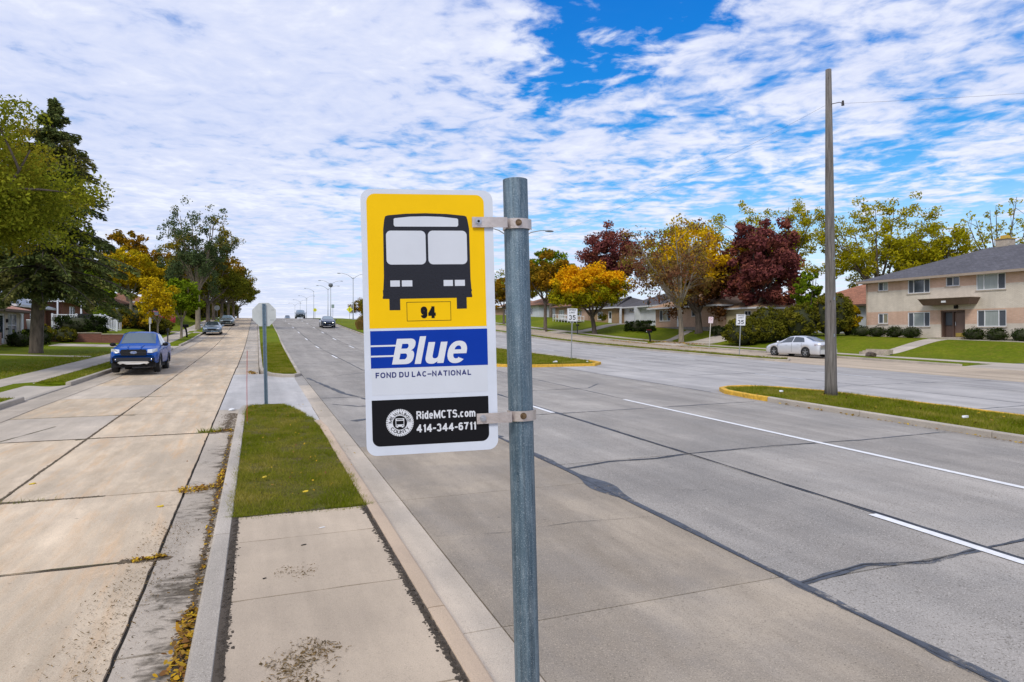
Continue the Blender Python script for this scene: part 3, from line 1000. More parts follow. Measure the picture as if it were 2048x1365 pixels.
kerb(med2, _kp[::-1], .16, .14, M_KERB, seg=4.5, inner=1, m2=M_YEL, m2f=lambda p: p.y < 36)
blades('grass', lambda y: 11.4 + 1.0 * S((32.4 - y) / 1.4), lambda y: 17.55 - .9 * S((32.8 - y) / 1.6), 30.95, 65, 500, .10, .012, .095, M_BLADE, None, fade=True)
# verge between the far carriageway and the right frontage street
ver = tag(fill_poly('grass_verge', ([(29.9, 31.2), (29.55, 33), (29.55, 260)], [(30.4, 31.2), (30.75, 33), (30.75, 260)]),
                    lambda x, y: zr(y) + .10, M_LAWN2, step=1.5)[0], kind='structure')
kerb(ver, [(29.4, 110), (29.4, 33), (29.7, 31.3), (30.2, 30.9), (30.7, 31.3), (30.9, 33), (30.9, 110)][::-1], .14, .13, M_KERB, seg=4.5, inner=1)
blades('grass', lambda y: 29.6, lambda y: 30.7, 31.4, 75, 420, .12, .015, .095, M_BLADE, None, fade=True)

# outer kerbs of both frontage streets
lk = bpy.data.objects.new('left_kerb', None)
COL.objects.link(lk)
tag(lk, kind='structure')
drv_l, drv_r = DRV_L, DRV_R


def runs(y0, y1, gaps):
    out = []
    a = y0
    for g0, g1 in gaps:
        out.append((a, g0))
        a = g1
    out.append((a, y1))
    return out


for (a, c) in runs(-8, 120, drv_l):
    ys_ = list(np.arange(a, c, 2.0)) + [c]
    kerb(lk, [(kl(y), y) for y in ys_], .16, .14, M_KERB, seg=3.4, inner=1)
for (a, c) in drv_l:
    kerb(lk, [(kl(y), y) for y in (a, (a + c) / 2, c)], .16, .035, M_KERB, seg=6, inner=1)
rk = bpy.data.objects.new('right_kerb', None)
COL.objects.link(rk)
tag(rk, kind='structure')
for (a, c) in runs(2, 115, drv_r):
    kerb(rk, [(36.5, y) for y in list(np.arange(a, c, 4.0)) + [c]], .16, .14, M_KERB, seg=4.2, inner=-1)


# pavements (sidewalks), driveways, garden paths: slabs resting on the lawns
def on_ground(name, corners, m, parent, lift=.012, n_=6, thick=.03, hf=H):
    """quad draped on the ground, split n_ x n_"""
    b = MB()
    A, B, C_, D_ = [Vector((p[0], p[1])) for p in corners]
    top = []
    for j in range(n_ + 1):
        for i in range(n_ + 1):
            p = A.lerp(B, i / n_).lerp(D_.lerp(C_, i / n_), j / n_)
            top.append((p.x, p.y, hf(p.x, p.y) + lift))
    b.v = top
    for j in range(n_):
        for i in range(n_):
            q = j * (n_ + 1) + i
            b.f.append((q, q + 1, q + n_ + 2, q + n_ + 1))
    per = list(range(n_ + 1)) + [j * (n_ + 1) + n_ for j in range(1, n_ + 1)] + [n_ * (n_ + 1) + i for i in range(n_ - 1, -1, -1)] + [j * (n_ + 1) for j in range(n_ - 1, 0, -1)]
    o = len(b.v)
    for p in per:
        x, y, z = b.v[p]
        b.v.append((x, y, z - thick))
    for i in range(len(per)):
        j = (i + 1) % len(per)
        b.f.append((per[i], o + i, o + j, per[j]))
    return b.build(name, m, parent)


M_SWL = concrete('pale_sidewalk', (.50, .44, .37), (.44, .39, .33), .15, 120, stain=.2)
lsw = bpy.data.objects.new('sidewalk', None)
COL.objects.link(lsw)
tag(lsw, kind='structure')
y = -6.0
while y < 118:
    L = 1.55 if y < 70 else 4.0
    xa, xb = kl(y) - 2.55, kl(y) - 1.08
    xc, xd = kl(y + L) - 2.55, kl(y + L) - 1.08
    on_ground('slab', [(xa, y + .008), (xb, y + .008), (xd, y + L - .008), (xc, y + L - .008)], M_SWL, lsw, .012, 2)
    y += L
rsw = bpy.data.objects.new('sidewalk', None)
COL.objects.link(rsw)
tag(rsw, kind='structure')
y = 2.0
while y < 118:
    L = 1.6 if y < 60 else 4.0
    on_ground('slab', [(38.5, y + .01), (39.95, y + .01), (39.95, y + L - .01), (38.5, y + L - .01)], M_SWL, rsw, .012, 1)
    y += L


def Hd(x, y):     # driveway surface: ramps from the gutter up to the lawn level
    if x < 0:
        t = S((kl(y) - .1 - x) / 1.0)
    else:
        t = S((x - 36.5) / 1.3)
    return (zr(y) + .012) * (1 - t) + (H(x, y) + .016) * t


dw = bpy.data.objects.new('driveway', None)
COL.objects.link(dw)
tag(dw, kind='structure')
for (a, c) in drv_l:
    f = .9
    on_ground('slab', [(kl(a) - 1.07, a + f), (kl(a) - .17, a - .1), (kl(c) - .17, c + .1), (kl(c) - 1.07, c - f)], M_SWL, dw, .012, 5, .2, Hd)
    xo = kl(a) - 2.58
    for q in range(4 if a < 40 else 2):
        on_ground('slab', [(xo - 2.6 * (q + 1), a + f), (xo - 2.6 * q - .02, a + f), (xo - 2.6 * q - .02, c - f), (xo - 2.6 * (q + 1), c - f)], M_SWL, dw, .012, 3, .06, Hd)
dw2 = bpy.data.objects.new('driveway', None)
COL.objects.link(dw2)
tag(dw2, kind='structure')
M_DRV = concrete('grey_driveway', (.20, .20, .21), (.17, .17, .18), .3, 90)
for i_, (a, c) in enumerate(drv_r):
    on_ground('slab', [(36.5, a - .3), (38.48, a + .7), (38.48, c - .7), (36.5, c + .3)], M_SWL, dw2, .004, 4, .2, Hd)
    for q in range(3):
        on_ground('slab', [(39.98 + 4 * q, a + .7), (39.98 + 4 * q + 3.97, a + .7), (39.98 + 4 * q + 3.97, c - .7), (39.98 + 4 * q, c - .7)], M_DRV if i_ == 0 else M_SWL, dw2, .014, 4, .06)
# garden paths
gp = bpy.data.objects.new('garden_path', None)
COL.objects.link(gp)
tag(gp, kind='structure')
for q in range(5):
    xa, xb = 40.0 + q * 1.4, 40.0 + q * 1.4 + 1.37
    ya, yb_ = 33.5 + q * .02, 33.5
    on_ground('slab', [(xa, 32.6), (xb, 32.6), (xb, 34.0), (xa, 34.0)], M_SWL, gp, .016, 2)
for q in range(5):
    on_ground('slab', [(47.05, 23 + 2 * q), (47.75, 23 + 2 * q), (47.75, 24.97 + 2 * q), (47.05, 24.97 + 2 * q)], M_SWL, gp, .016, 2)
for q in range(4):
    on_ground('slab', [(40.0 + q * 1.5, 57.4 + q * .9), (41.47 + q * 1.5, 58.3 + q * .9), (41.47 + q * 1.5, 59.5 + q * .9), (40.0 + q * 1.5, 58.6 + q * .9)], M_SWL, gp, .016, 2)
on_ground('slab', [(-14.6, 43.3), (-8.7, 42.2), (-8.7, 43.0), (-14.6, 43.9)], M_SWL, gp, .016, 4)
# tufts on the nearest left lawns and along the verge
blades('grass', lambda y: kl(y) - 1.06, lambda y: kl(y) - .17, 12, 22, 900, .06, .008, .13, M_BLADE, None)
blades('grass', lambda y: kl(y) - 1.06, lambda y: kl(y) - .17, 26.8, 52, 500, .07, .011, .13, M_BLADE, None, fade=True)
blades('grass', lambda y: -13, lambda y: kl(y) - 2.56, 26.8, 50, 160, .08, .018, .15, M_BLADE, None, fade=True)

# fallen leaves and clippings
M_LEAF = foliage('fallen_leaf_colours', [(.50, .30, .02), (.30, .14, .03), (.60, .40, .03), (.14, .07, .03), (.22, .11, .04), (.52, .34, .03), (.17, .09, .04)], transl=.1)


def leaf_litter(name, pts, w, count, size, zoff, pile=.02, seed=1, m=None):
    thin = .28 if m is not None else 1.0
    rg = np.random.default_rng(seed)
    P = [np.array(p, dtype=float) for p in pts]
    L = np.array([np.linalg.norm(P[i + 1] - P[i]) for i in range(len(P) - 1)])
    idx = rg.choice(len(L), count, p=L / L.sum())
    t = rg.random(count)
    A_ = np.array(P)[idx]
    B_ = np.array(P)[idx + 1]
    c = A_ + (B_ - A_) * t[:, None]
    d = (B_ - A_) / np.linalg.norm(B_ - A_, axis=1)[:, None]
    off = rg.normal(0, .4, count) * w
    x = c[:, 0] - d[:, 1] * off
    y = c[:, 1] + d[:, 0] * off
    z = np.interp(y, _gy, _gs) + zoff + rg.random(count) * pile
    an = rg.random(count) * 6.28
    s_ = size * (.5 + .9 * rg.random(count))
    tx = rg.normal(0, .35, count)
    ty = rg.normal(0, .35, count)
    V = np.empty((count, 6, 3), dtype=np.float32)
    outline = [(1, 0, 0), (.35, .5, .12), (-.6, .42, .1), (-1, 0, .0), (-.5, -.45, .1), (.4, -.5, .14)]
    for i, (a_, b_, h_) in enumerate(outline):
        lx_, ly_ = a_ * s_, b_ * s_ * thin
        V[:, i, 0] = x + lx_ * np.cos(an) - ly_ * np.sin(an)
        V[:, i, 1] = y + lx_ * np.sin(an) + ly_ * np.cos(an)
        V[:, i, 2] = z + h_ * s_ + a_ * s_ * tx + b_ * s_ * ty + .3 * s_
    return tag(np_mesh(name, V.reshape(-1, 3), 6, m or M_LEAF), kind='stuff')


leaf_litter('fallen_leaves', [(-.50, 3.0), (-.50, 5.9)], .10, 1000, .022, .002, .035, 3)
leaf_litter('fallen_leaves', [(-.49, 5.9), (-.50, 10.0)], .06, 200, .016, .002, .015, 4)
leaf_litter('fallen_leaves', [(-1.0, 10.0), (-.47, 10.15)], .24, 420, .018, .002, .03, 5)
leaf_litter('fallen_leaves', [(-.50, 10.1), (-.49, 11.2)], .07, 170, .022, .002, .03, 15)
leaf_litter('fallen_leaves', [(-.49, 11), (-.49, 15.2)], .07, 130, .016, .002, .02, 6)
leaf_litter('fallen_leaves', [(-.9, 15.05), (-.47, 15.2)], .12, 160, .022, .002, .02, 7)
leaf_litter('fallen_leaves', [(-1.15, 7.30), (-.85, 7.36)], .07, 130, .018, .002, .02, 8)
leaf_litter('fallen_leaves', [(0.5, 8.6), (.5, 18)], 1.4, 170, .017, .15, .01, 9)
leaf_litter('fallen_leaves', [(-.1, 29.9), (-.3, 31.5)], .2, 200, .03, .002, .02, 10)
leaf_litter('fallen_leaves', [(14.3, 3), (14.3, 15)], .06, 160, .03, .002, .02, 11)
leaf_litter('fallen_leaves', [(16, 8), (16, 17)], 2.5, 60, .035, .16, .02, 12)
M_CLIP = mat('dry_clippings', (.20, .135, .065), .95, var=.5, scale=30)
M_CLIPF = foliage('dry_clippings_leaf', [(.20, .13, .06), (.12, .085, .04), (.26, .18, .09)], transl=.05)
leaf_litter('grass_clippings', [(.12, 4.45), (.45, 4.75), (.15, 4.25), (.35, 4.05)], .22, 900, .013, .125, .003, 13, M_CLIPF)
leaf_litter('grass_clippings', [(.15, 6.2), (.5, 6.1)], .2, 160, .010, .125, .002, 14, M_CLIPF)
leaf_litter('grass_clippings', [(-1.25, 3.6), (-.85, 8.6)], .42, 2600, .010, .0065, .002, 16, M_CLIPF)
leaf_litter('leaf_litter', [(39.2, 50), (37.6, 60)], 1.6, 700, .06, .15, .02, 17)
leaf_litter('leaf_litter', [(36.2, 45), (36.1, 62)], .7, 700, .05, .01, .02, 18)
# ------------------------------------------------------------------ lettering built from strokes
def arc(cx, cy, rx, ry, a0, a1, n_=9, e=1.0):
    out = []
    for i in range(n_ + 1):
        a = math.radians(a0 + (a1 - a0) * i / n_)
        ca, sa = math.cos(a), math.sin(a)
        out.append((cx + rx * math.copysign(abs(ca) ** e, ca), cy + ry * math.copysign(abs(sa) ** e, sa)))
    return out


E_ = .82
GL = {   # width, height, y offset, strokes in a unit box; 'o' closes a stroke
    'A': (.96, 1, 0, [[(0, 0), (.5, 1), (1, 0)], [(.2, .3), (.8, .3)]]),
    'C': (.88, 1, 0, [arc(.5, .5, .5, .5, 42, 318, 14, E_)]),
    'D': (.86, 1, 0, [[(0, 0), (0, 1), (.45, 1)] + arc(.45, .5, .55, .5, 80, -80, 10, E_) + [(.45, 0), (0, 0)]]),
    'E': (.76, 1, 0, [[(1, 0), (0, 0), (0, 1), (1, 1)], [(0, .52), (.9, .52)]]),
    'F': (.72, 1, 0, [[(0, 0), (0, 1), (1, 1)], [(0, .5), (.86, .5)]]),
    'I': (.0, 1, 0, [[(.5, 0), (.5, 1)]]),
    'K': (.88, 1, 0, [[(0, 0), (0, 1)], [(1, 1), (.05, .38)], [(.34, .6), (1, 0)]]),
    'L': (.70, 1, 0, [[(0, 1), (0, 0), (1, 0)]]),
    'M': (1.12, 1, 0, [[(0, 0), (0, 1)], [(1, 0), (1, 1)], [(0, 1), (.5, .12), (1, 1)]]),
    'N': (.86, 1, 0, [[(0, 0), (0, 1), (1, 0), (1, 1)]]),
    'O': (.96, 1, 0, [arc(.5, .5, .5, .5, 0, 360, 20, E_) + ['o']]),
    'P': (.80, 1, 0, [[(0, 0), (0, 1), (.55, 1)] + arc(.55, .74, .45, .26, 80, -80, 8, E_) + [(.55, .48), (0, .48)]]),
    'R': (.86, 1, 0, [[(0, 0), (0, 1), (.55, 1)] + arc(.55, .75, .42, .25, 80, -80, 8, E_) + [(.55, .5), (0, .5)], [(.55, .5), (.88, .32), (1, 0)]]),
    'S': (.84, 1, 0, [arc(.5, .75, .46, .25, 20, 220, 9, E_) + arc(.5, .26, .5, .26, 75, -160, 11, E_)]),
    'T': (.82, 1, 0, [[(0, 1), (1, 1)], [(.5, 0), (.5, 1)]]),
    'U': (.84, 1, 0, [[(0, 1), (0, .35)] + arc(.5, .35, .5, .35, 180, 360, 10, E_) + [(1, .35), (1, 1)]]),
    'W': (1.3, 1, 0, [[(0, 1), (.25, 0), (.5, 1), (.75, 0), (1, 1)]]),
    'Y': (.88, 1, 0, [[(0, 1), (.5, .42), (1, 1)], [(.5, 0), (.5, .42)]]),
    'c': (.66, .74, 0, [arc(.5, .5, .5, .5, 45, 315, 12, E_)]),
    'd': (.68, 1, 0, [arc(.5, .37, .5, .37, 0, 360, 16, E_) + ['o'], [(1, 0), (1, 1)]]),
    'e': (.70, .74, 0, [[(.04, .52), (1, .52)] + arc(.5, .5, .5, .5, 5, 312, 14, E_)]),
    'i': (.0, 1, 0, [[(.5, 0), (.5, .60)], [(.5, .93), (.5, .97)]]),
    'm': (1.06, .74, 0, [[(0, 0), (0, 1)], arc(.25, .62, .25, .38, 180, 0, 7) + [(.5, 0)], arc(.75, .62, .25, .38, 180, 0, 7) + [(1, 0)]]),
    'o': (.70, .74, 0, [arc(.5, .5, .5, .5, 0, 360, 16, E_) + ['o']]),
    'l': (.0, 1, 0, [[(.5, 0), (.5, 1)]]),
    'r': (.42, .74, 0, [[(0, 0), (0, 1)], arc(.75, .45, .75, .55, 180, 80, 6)]),
    'u': (.66, .74, 0, [[(0, 1), (0, .35)] + arc(.5, .35, .5, .35, 180, 360, 8, E_), [(1, 0), (1, 1)]]),
    'B': (.86, 1, 0, [[(0, 0), (0, 1), (.58, 1)] + arc(.58, .765, .38, .235, 80, -80, 8, E_) + [(.58, .53), (0, .53)], [(.58, .53)] + arc(.58, .265, .42, .265, 80, -80, 8, E_) + [(.58, 0), (0, 0)]]),
    '1': (.50, 1, 0, [[(1, 0), (1, 1)], [(.0, .80), (1, .93)]]),
    '3': (.80, 1, 0, [arc(.46, .75, .46, .25, 165, -70, 9, E_) + arc(.46, .26, .54, .26, 75, -165, 11, E_)]),
    '4': (.92, 1, 0, [[(.74, 0), (.74, 1)], [(.70, .95), (0, .33), (.02, .28)], [(0, .27), (1, .27)]]),
    '5': (.80, 1, 0, [[(.94, 1), (.14, 1), (.04, .48)] + arc(.48, .32, .52, .32, 135, -160, 12, E_)]),
    '6': (.80, 1, 0, [arc(.5, .3, .5, .3, 0, 360, 16, E_) + ['o'], [(0, .3), (0, .6)] + arc(.52, .68, .52, .32, 180, 35, 7, E_)]),
    '7': (.78, 1, 0, [[(0, 1), (1, 1), (.55, .45), (.38, 0)]]),
    '9': (.80, 1, 0, [arc(.5, .7, .5, .3, 0, 360, 16, E_) + ['o'], [(1, .72), (1, .34)] + arc(.5, .28, .5, .28, 0, -165, 9, E_)]),
    '-': (.40, 1, 0, [[(0, .42), (1, .42)]]),
    '\u2013': (.66, 1, 0, [[(-.15, .42), (1.15, .42)]]),
    '.': (.0, 1, 0, [[(.5, -.01), (.5, .06)]]),
}


def stroke_poly(pts, t, cap=True):
    closed = pts[-1] == 'o'
    if closed:
        pts = pts[:-2]
    P = [Vector(p) for p in pts]
    Q = [P[0]]
    for p in P[1:]:
        if (p - Q[-1]).length > 1e-5:
            Q.append(p)
    P = Q
    k = len(P)
    straight = k <= 5 and not closed
    if cap and not closed:
        d0 = (P[1] - P[0]).normalized()
        d1 = (P[-1] - P[-2]).normalized()
        if abs(d0.x) < .02 or abs(d0.y) < .02:
            P[0] = P[0] - d0 * t / 2
        if abs(d1.x) < .02 or abs(d1.y) < .02:
            P[-1] = P[-1] + d1 * t / 2
    vs, fs = [], []
    for i in range(k):
        if closed:
            a, c = P[(i - 1) % k], P[(i + 1) % k]
            d0, d1 = (P[i] - a).normalized(), (c - P[i]).normalized()
        else:
            d0 = (P[i] - P[i - 1]).normalized() if i else (P[1] - P[0]).normalized()
            d1 = (P[i + 1] - P[i]).normalized() if i < k - 1 else d0
        n0 = Vector((-d0.y, d0.x))
        n1 = Vector((-d1.y, d1.x))
        m = (n0 + n1)
        if m.length < .35:
            m = n0 + n1 * .2
        m.normalize()
        s = (t / 2) / max(m.dot(n0), .38)
        vs += [P[i] - m * s, P[i] + m * s]
    for i in range(k if closed else k - 1):
        j = (i + 1) % k
        fs.append((2 * i, 2 * j, 2 * j + 1, 2 * i + 1))
    return vs, fs


def write(mb, s, x, y, h, t, width=None, cond=1.0, track=.18, shear=0.0, z0=0.0, place=None):
    """adds the flat strokes of s to mb in the plane X-Z facing -Y; z0 = stand-off; width rescales to an exact length"""
    def run(cnd, emit):
        cx = x
        for i, ch in enumerate(s):
            if ch == ' ':
                cx += .34 * h * cnd
                continue
            w, hh, yo, st = GL[ch]
            W_ = t if w == 0 else max(w * h * cnd, t * (2.9 if ch in 'MWm' else 1.9))
            Hh = hh * h
            if emit:
                for q, p in enumerate(st):
                    pp = []
                    for a in p:
                        if a == 'o':
                            pp += ['o']
                            continue
                        pp.append((cx + t / 2 + a[0] * (W_ - t), y + t / 2 + a[1] * (Hh - t)))
                    vs, fs = stroke_poly(pp, t)
                    dz = -(z0 + .00004 * q + .00001 * (i % 3))
                    out = []
                    for v_ in vs:
                        xx, yy = v_.x + shear * (v_.y - y), v_.y
                        if place:
                            xx, yy = place(xx, yy)
                        out.append((xx, dz, yy))
                    mb.add(out, fs)
            cx += W_ + track * h * cnd
        return cx - track * h * cnd - x
    if width:
        lo, hi = .2, 3.0
        for _ in range(30):
            mid_ = (lo + hi) / 2
            if run(mid_, False) < width:
                lo = mid_
            else:
                hi = mid_
        cond = (lo + hi) / 2
    run(cond, True)
    return cond


def rrect(x0, z0, x1, z1, r, n_=6, corners=(1, 1, 1, 1)):
    """outline of a rectangle with rounded corners: order top-left, top-right, bottom-right, bottom-left (z up)"""
    pts = []
    for (cx, cz, a0, on, sx, sz) in ((x0, z1, 180, corners[0], 1, -1), (x1, z1, 90, corners[1], -1, -1), (x1, z0, 0, corners[2], -1, 1), (x0, z0, -90, corners[3], 1, 1)):
        if not on:
            pts.append((cx, cz))
            continue
        for i in range(n_ + 1):
            a = math.radians(a0 - 90 * i / n_)
            pts.append((cx + sx * r + r * math.cos(a), cz + sz * r + r * math.sin(a)))
    return pts


def flat(name, pts, m, parent, d, thick=None):
    """flat printed area or thin plate in X-Z, facing -Y, d in front of the plate's face"""
    b = MB()
    if thick:
        b.poly([(p[0], -d, p[1]) for p in pts], (0, thick, 0))
    else:
        b.add([(p[0], -d, p[1]) for p in pts], [tuple(range(len(pts)))])
    return b.build(name, m, parent)


# ------------------------------------------------------------------ the bus stop sign
M_PLATE = mat('sign_plate_white', (.58, .62, .70), .40, spec=.3, var=.05, scale=14, bump=.04, bscale=30)
M_SY = mat('sign_yellow_film', (.82, .50, .002), .45, var=.05, scale=6, spec=.12)
M_SB = mat('sign_blue_film', (.002, .035, .32), .45, var=.06, scale=6, spec=.12)
M_SK = mat('sign_black_film', (.012, .012, .018), .26, bump=.14, bscale=260, spec=.35)
M_SK2 = mat('sign_black_panel', (.006, .006, .008), .5, spec=.15)
M_SW = mat('sign_white_film', (.57, .60, .66), .45, var=.03, scale=9, spec=.2)
M_NAVY = mat('sign_navy_ink', (.012, .02, .14), .35)
PB = (.644, 1.445, zr(1.445) + .12)
bs = thing('bus_stop_sign', 'yellow, blue and white bus stop sign clamped to a galvanised round post in the foreground', 'bus stop sign', PB)
ptop = Vector((.584, 1.468, 2.770))
pdir = ptop - Vector(PB)
b = MB()
NP_ = 40
L_ = pdir.length
b.tube([(0, 0, 0), (0, 0, L_)], .0300, NP_, False)
b.tube([(0, 0, L_), (0, 0, L_ - .10)], .0272, NP_, False)
o_ = len(b.v)
for r_ in (.0300, .0272):
    for k_ in range(NP_):
        b.v.append((r_ * math.cos(2 * PI * k_ / NP_), r_ * math.sin(2 * PI * k_ / NP_), L_))
for k_ in range(NP_):
    b.f.append((o_ + k_, o_ + (k_ + 1) % NP_, o_ + NP_ + (k_ + 1) % NP_, o_ + NP_ + k_))
M_PIPE = bpy.data.materials.new('weathered_galvanised_pipe')
M_PIPE.use_nodes = True
k = NT(M_PIPE.node_tree)
pb_ = k.n['Principled BSDF']
ob = k.new('ShaderNodeTexCoord').outputs['Object']
st_ = k.noise(k.mapping(ob, (1, 1, .02)), 130, 5, .7)
st2 = k.noise(k.mapping(ob, (1, 1, .06)), 38, 4, .65)
spk = k.noise(ob, 420, 3, .75)
mot = k.noise(k.mapping(ob, (1, 1, .3)), 45, 5, .7)
col = k.mix(k.ramp(st2, [(.36, 0.0), (.62, 1.0)]), (.055, .105, .150), (.165, .235, .290))
col = k.mix(k.ramp(st_, [(.44, 0.0), (.66, .7)]), col, (.025, .045, .065))
col = k.mix(k.ramp(mot, [(.5, 0.0), (.72, .55)]), col, (.28, .34, .38))
col = k.mix(k.ramp(spk, [(.56, 0.0), (.68, .7)]), col, (.48, .54, .58))
col = k.mix(k.ramp(spk, [(.32, .6), (.43, 0.0)]), col, (.02, .035, .05))
k.l.new(col, pb_.inputs['Base Color'])
pb_.inputs['Metallic'].default_value = .45
k.l.new(k.ramp(mot, [(.3, .40), (.7, .62)]), pb_.inputs['Roughness'])
bn_ = k.new('ShaderNodeBump', {'Height': k.math('ADD', spk, st_), 'Strength': .35, 'Distance': .0015})
k.l.new(bn_.outputs[0], pb_.inputs['Normal'])
pole = b.build('pole', M_PIPE, bs, True)
pole.rotation_euler = pdir.to_track_quat('Z', 'Y').to_euler()
# plate frame: pose measured against the post
ORG = Vector((-.34492878, 1.47623387, .32624961))
cs, sn = math.cos(PSI), math.sin(PSI)
ow = Vector((cs * ORG.x + sn * ORG.y, cs * ORG.y - sn * ORG.x, CAM_Z + ORG.z))
plate_e = (.00257, -.02444640, .18406905 - PSI)
pl = MB()
SCL = .99657
out = rrect(0, -.6096, .3048, 0, .0235, 8)
pl.poly([(p[0], 0, p[1]) for p in out], (0, .0022, 0))
plate = pl.build('sign_plate', M_PLATE, bs)
plate.location = ow - Vector(PB)
plate.rotation_euler = plate_e
plate.scale = (SCL, 1, 1)
mm = .001


def R_(x0, z0, x1, z1, r=0, cn=(1, 1, 1, 1)):
    return rrect(x0 * mm, -z1 * mm, x1 * mm, -z0 * mm, r * mm, 7, cn) if r else rrect(x0 * mm, -z1 * mm, x1 * mm, -z0 * mm, .001, 1, (0, 0, 0, 0))


def Pm(pts):
    return [(a * mm, -c * mm) for a, c in pts]


flat('yellow_panel', R_(13, 10.8, 283.5, 318.5, 19, (1, 1, 0, 0)), M_SY, plate, .0003)
flat('blue_panel', R_(14.2, 324.3, 284.5, 409.8), M_SB, plate, .0003)
flat('route_name_panel', R_(15.5, 411.0, 283, 472), M_SW, plate, .0003)
flat('black_panel', R_(13.8, 482.8, 283.4, 588.6, 17, (0, 0, 1, 1)), M_SK2, plate, .0003)
bus = [(54.5, 62.5), (60, 60.2), (100, 56.2), (147, 54.6), (195, 55.9), (236, 59.6), (241.5, 61.6), (244, 70), (246.8, 86.8), (247.4, 92), (247.8, 205), (249.5, 231), (250.5, 232), (250.5, 236), (249.2, 236.5), (250.8, 246), (250.8, 250), (237.6, 250), (237.6, 276.4), (214.2, 276.8), (214.2, 251), (83.6, 251.5), (83.6, 277.6), (59.2, 277.4), (59.2, 251.5), (44.6, 251), (44.6, 246), (45.6, 245), (45.2, 236), (45.0, 232), (46.2, 231), (48.3, 200), (49.2, 92), (49.8, 87.5), (52, 70)]
pic = flat('bus_pictogram', Pm(bus), M_SK, plate, .0006)
flat('destination_window', Pm([(73.4, 68.5), (76, 66.6), (110, 62.9), (147, 61.8), (185, 62.8), (219, 66.3), (222, 68.5), (222, 82), (219, 85.4), (76, 85.8), (73.2, 82.5)]), M_SW, pic, .0009)
flat('windscreen', R_(55.2, 95.2, 145.2, 172.9, 11), M_SW, pic, .0009)
flat('windscreen', R_(150.8, 94.8, 241.3, 172.8, 11), M_SW, pic, .0009)
for x0, x1 in ((62.4, 84), (88.5, 112.4), (184.6, 206.2), (210.8, 234.4)):
    flat('headlight', R_(x0, 209.4, x1, 223.4), M_SW, pic, .0009)
# route number in its outlined box
rb = MB()
for (x0, z0, x1, z1) in ((98, 259.2, 200.2, 260.3), (98, 302.4, 200.2, 303.5), (98, 260.3, 99.1, 302.4), (199.1, 260.3, 200.2, 302.4)):
    rb.add([(x0 * mm, -.0006, -z1 * mm), (x1 * mm, -.0006, -z1 * mm), (x1 * mm, -.0006, -z0 * mm), (x0 * mm, -.0006, -z0 * mm)], [(0, 1, 2, 3)])
rbo = rb.build('route_number_box', M_SK2, plate)
tx = MB()
write(tx, '94', .1300, -.2972, .0272, .0072, width=.0345, track=.12, z0=.0008)
tx.build('route_number', M_SK2, plate)
# blue line name: heavy slanted letters, with two speed stripes
M_SWL = mat('sign_white_letters', (.64, .66, .70), .3)
bl = MB()
bl_ = plate


def slant(p, sh=.215):
    return (p[0] + sh * (p[1]), p[1])


def heavy(mb, outline, holes, x, y, sx, sy, dz):
    """outline and its holes drawn as one sheet by bridging: tessellated from 2-D rings"""
    from mathutils.geometry import tessellate_polygon
    rings = [[Vector((*slant((a * sx, c * sy)), 0)) for a, c in r] for r in [outline] + holes]
    tri = tessellate_polygon(rings)
    al = [p for r in rings for p in r]
    mb.add([(x + p.x, -dz, y + p.y) for p in al], [t for t in tri])


def ell2(cx, cy, rx, ry, a0=0, a1=360, n_=20, e=.86):
    return arc(cx, cy, rx, ry, a0, a1, n_, e)


sx_ = sy_ = .0585
bx, by = .0617, -.4019
# B
B_out = [(0, 0), (0, 1), (.52, 1)] + arc(.52, .765, .245, .235, 80, -50, 8, .85) + [(.64, .53)] + arc(.52, .29, .275, .29, 50, -80, 8, .85) + [(.52, 0)]
B_h1 = [(.245, .80), (.245, .61), (.44, .61)] + arc(.44, .705, .07, .095, -80, 80, 5) + [(.44, .80)]
B_h2 = [(.245, .42), (.245, .19), (.44, .19)] + arc(.44, .305, .085, .115, -80, 80, 5) + [(.44, .42)]
heavy(bl, B_out, [B_h1, B_h2], bx, by, sx_, sy_, .0006)
# l
heavy(bl, [(0, 0), (0, 1.085), (.245, 1.085), (.245, 0)], [], bx + .0515, by - .0004, sx_, sy_, .0006)
# u
U_out = [(0, .84), (0, .25)] + arc(.26, .25, .26, .27, 180, 285, 8, .85) + [(.46, .07), (.46, 0), (.69, 0), (.69, .84), (.45, .84), (.45, .34)] + arc(.345, .30, .105, .11, 0, -180, 8, .9) + [(.24, .34), (.24, .84)]
heavy(bl, U_out, [], bx + .0741, by, sx_ * 1.09, sy_, .0006)
# e
E_out = arc(.37, .42, .37, .445, -38, 0, 5, .88)
E_out = arc(.37, .42, .38, .445, 0, 322, 26, .88) + [(.44, .215)] + arc(.37, .33, .14, .17, -40, -175, 8) + [(.235, .36), (.75, .36)]
E_h = [(.245, .52)] + arc(.375, .53, .13, .15, 175, 5, 8) + [(.505, .52)]
heavy(bl, E_out, [E_h], bx + .1239, by, sx_, sy_, .0006)
for z0, z1, xe in ((356.8, 360.6, 74.5), (380.4, 384.2, 69.5)):
    bl.add([(14.3 * mm, -.0005, -z1 * mm), (xe * mm, -.0005, -z1 * mm), ((xe + .8) * mm, -.0005, -z0 * mm), (14.3 * mm, -.0005, -z0 * mm)], [(0, 1, 2, 3)])
bl.build('line_name', M_SWL, plate)
tx = MB()
write(tx, 'FOND DU LAC\u2013NATIONAL', .0240, -.4321, .0126, .0026, width=.2198, track=.20, z0=.0006)
tx.build('destination_text', M_NAVY, plate)
tx = MB()
write(tx, 'RideMCTS.com', .1143, -.5302, .0186, .0033, width=.1375, track=.12, z0=.0006)
write(tx, '414-344-6711', .1140, -.5606, .0182, .0036, width=.1385, track=.15, z0=.0006)
tx.build('contact_text', M_SWL, plate)


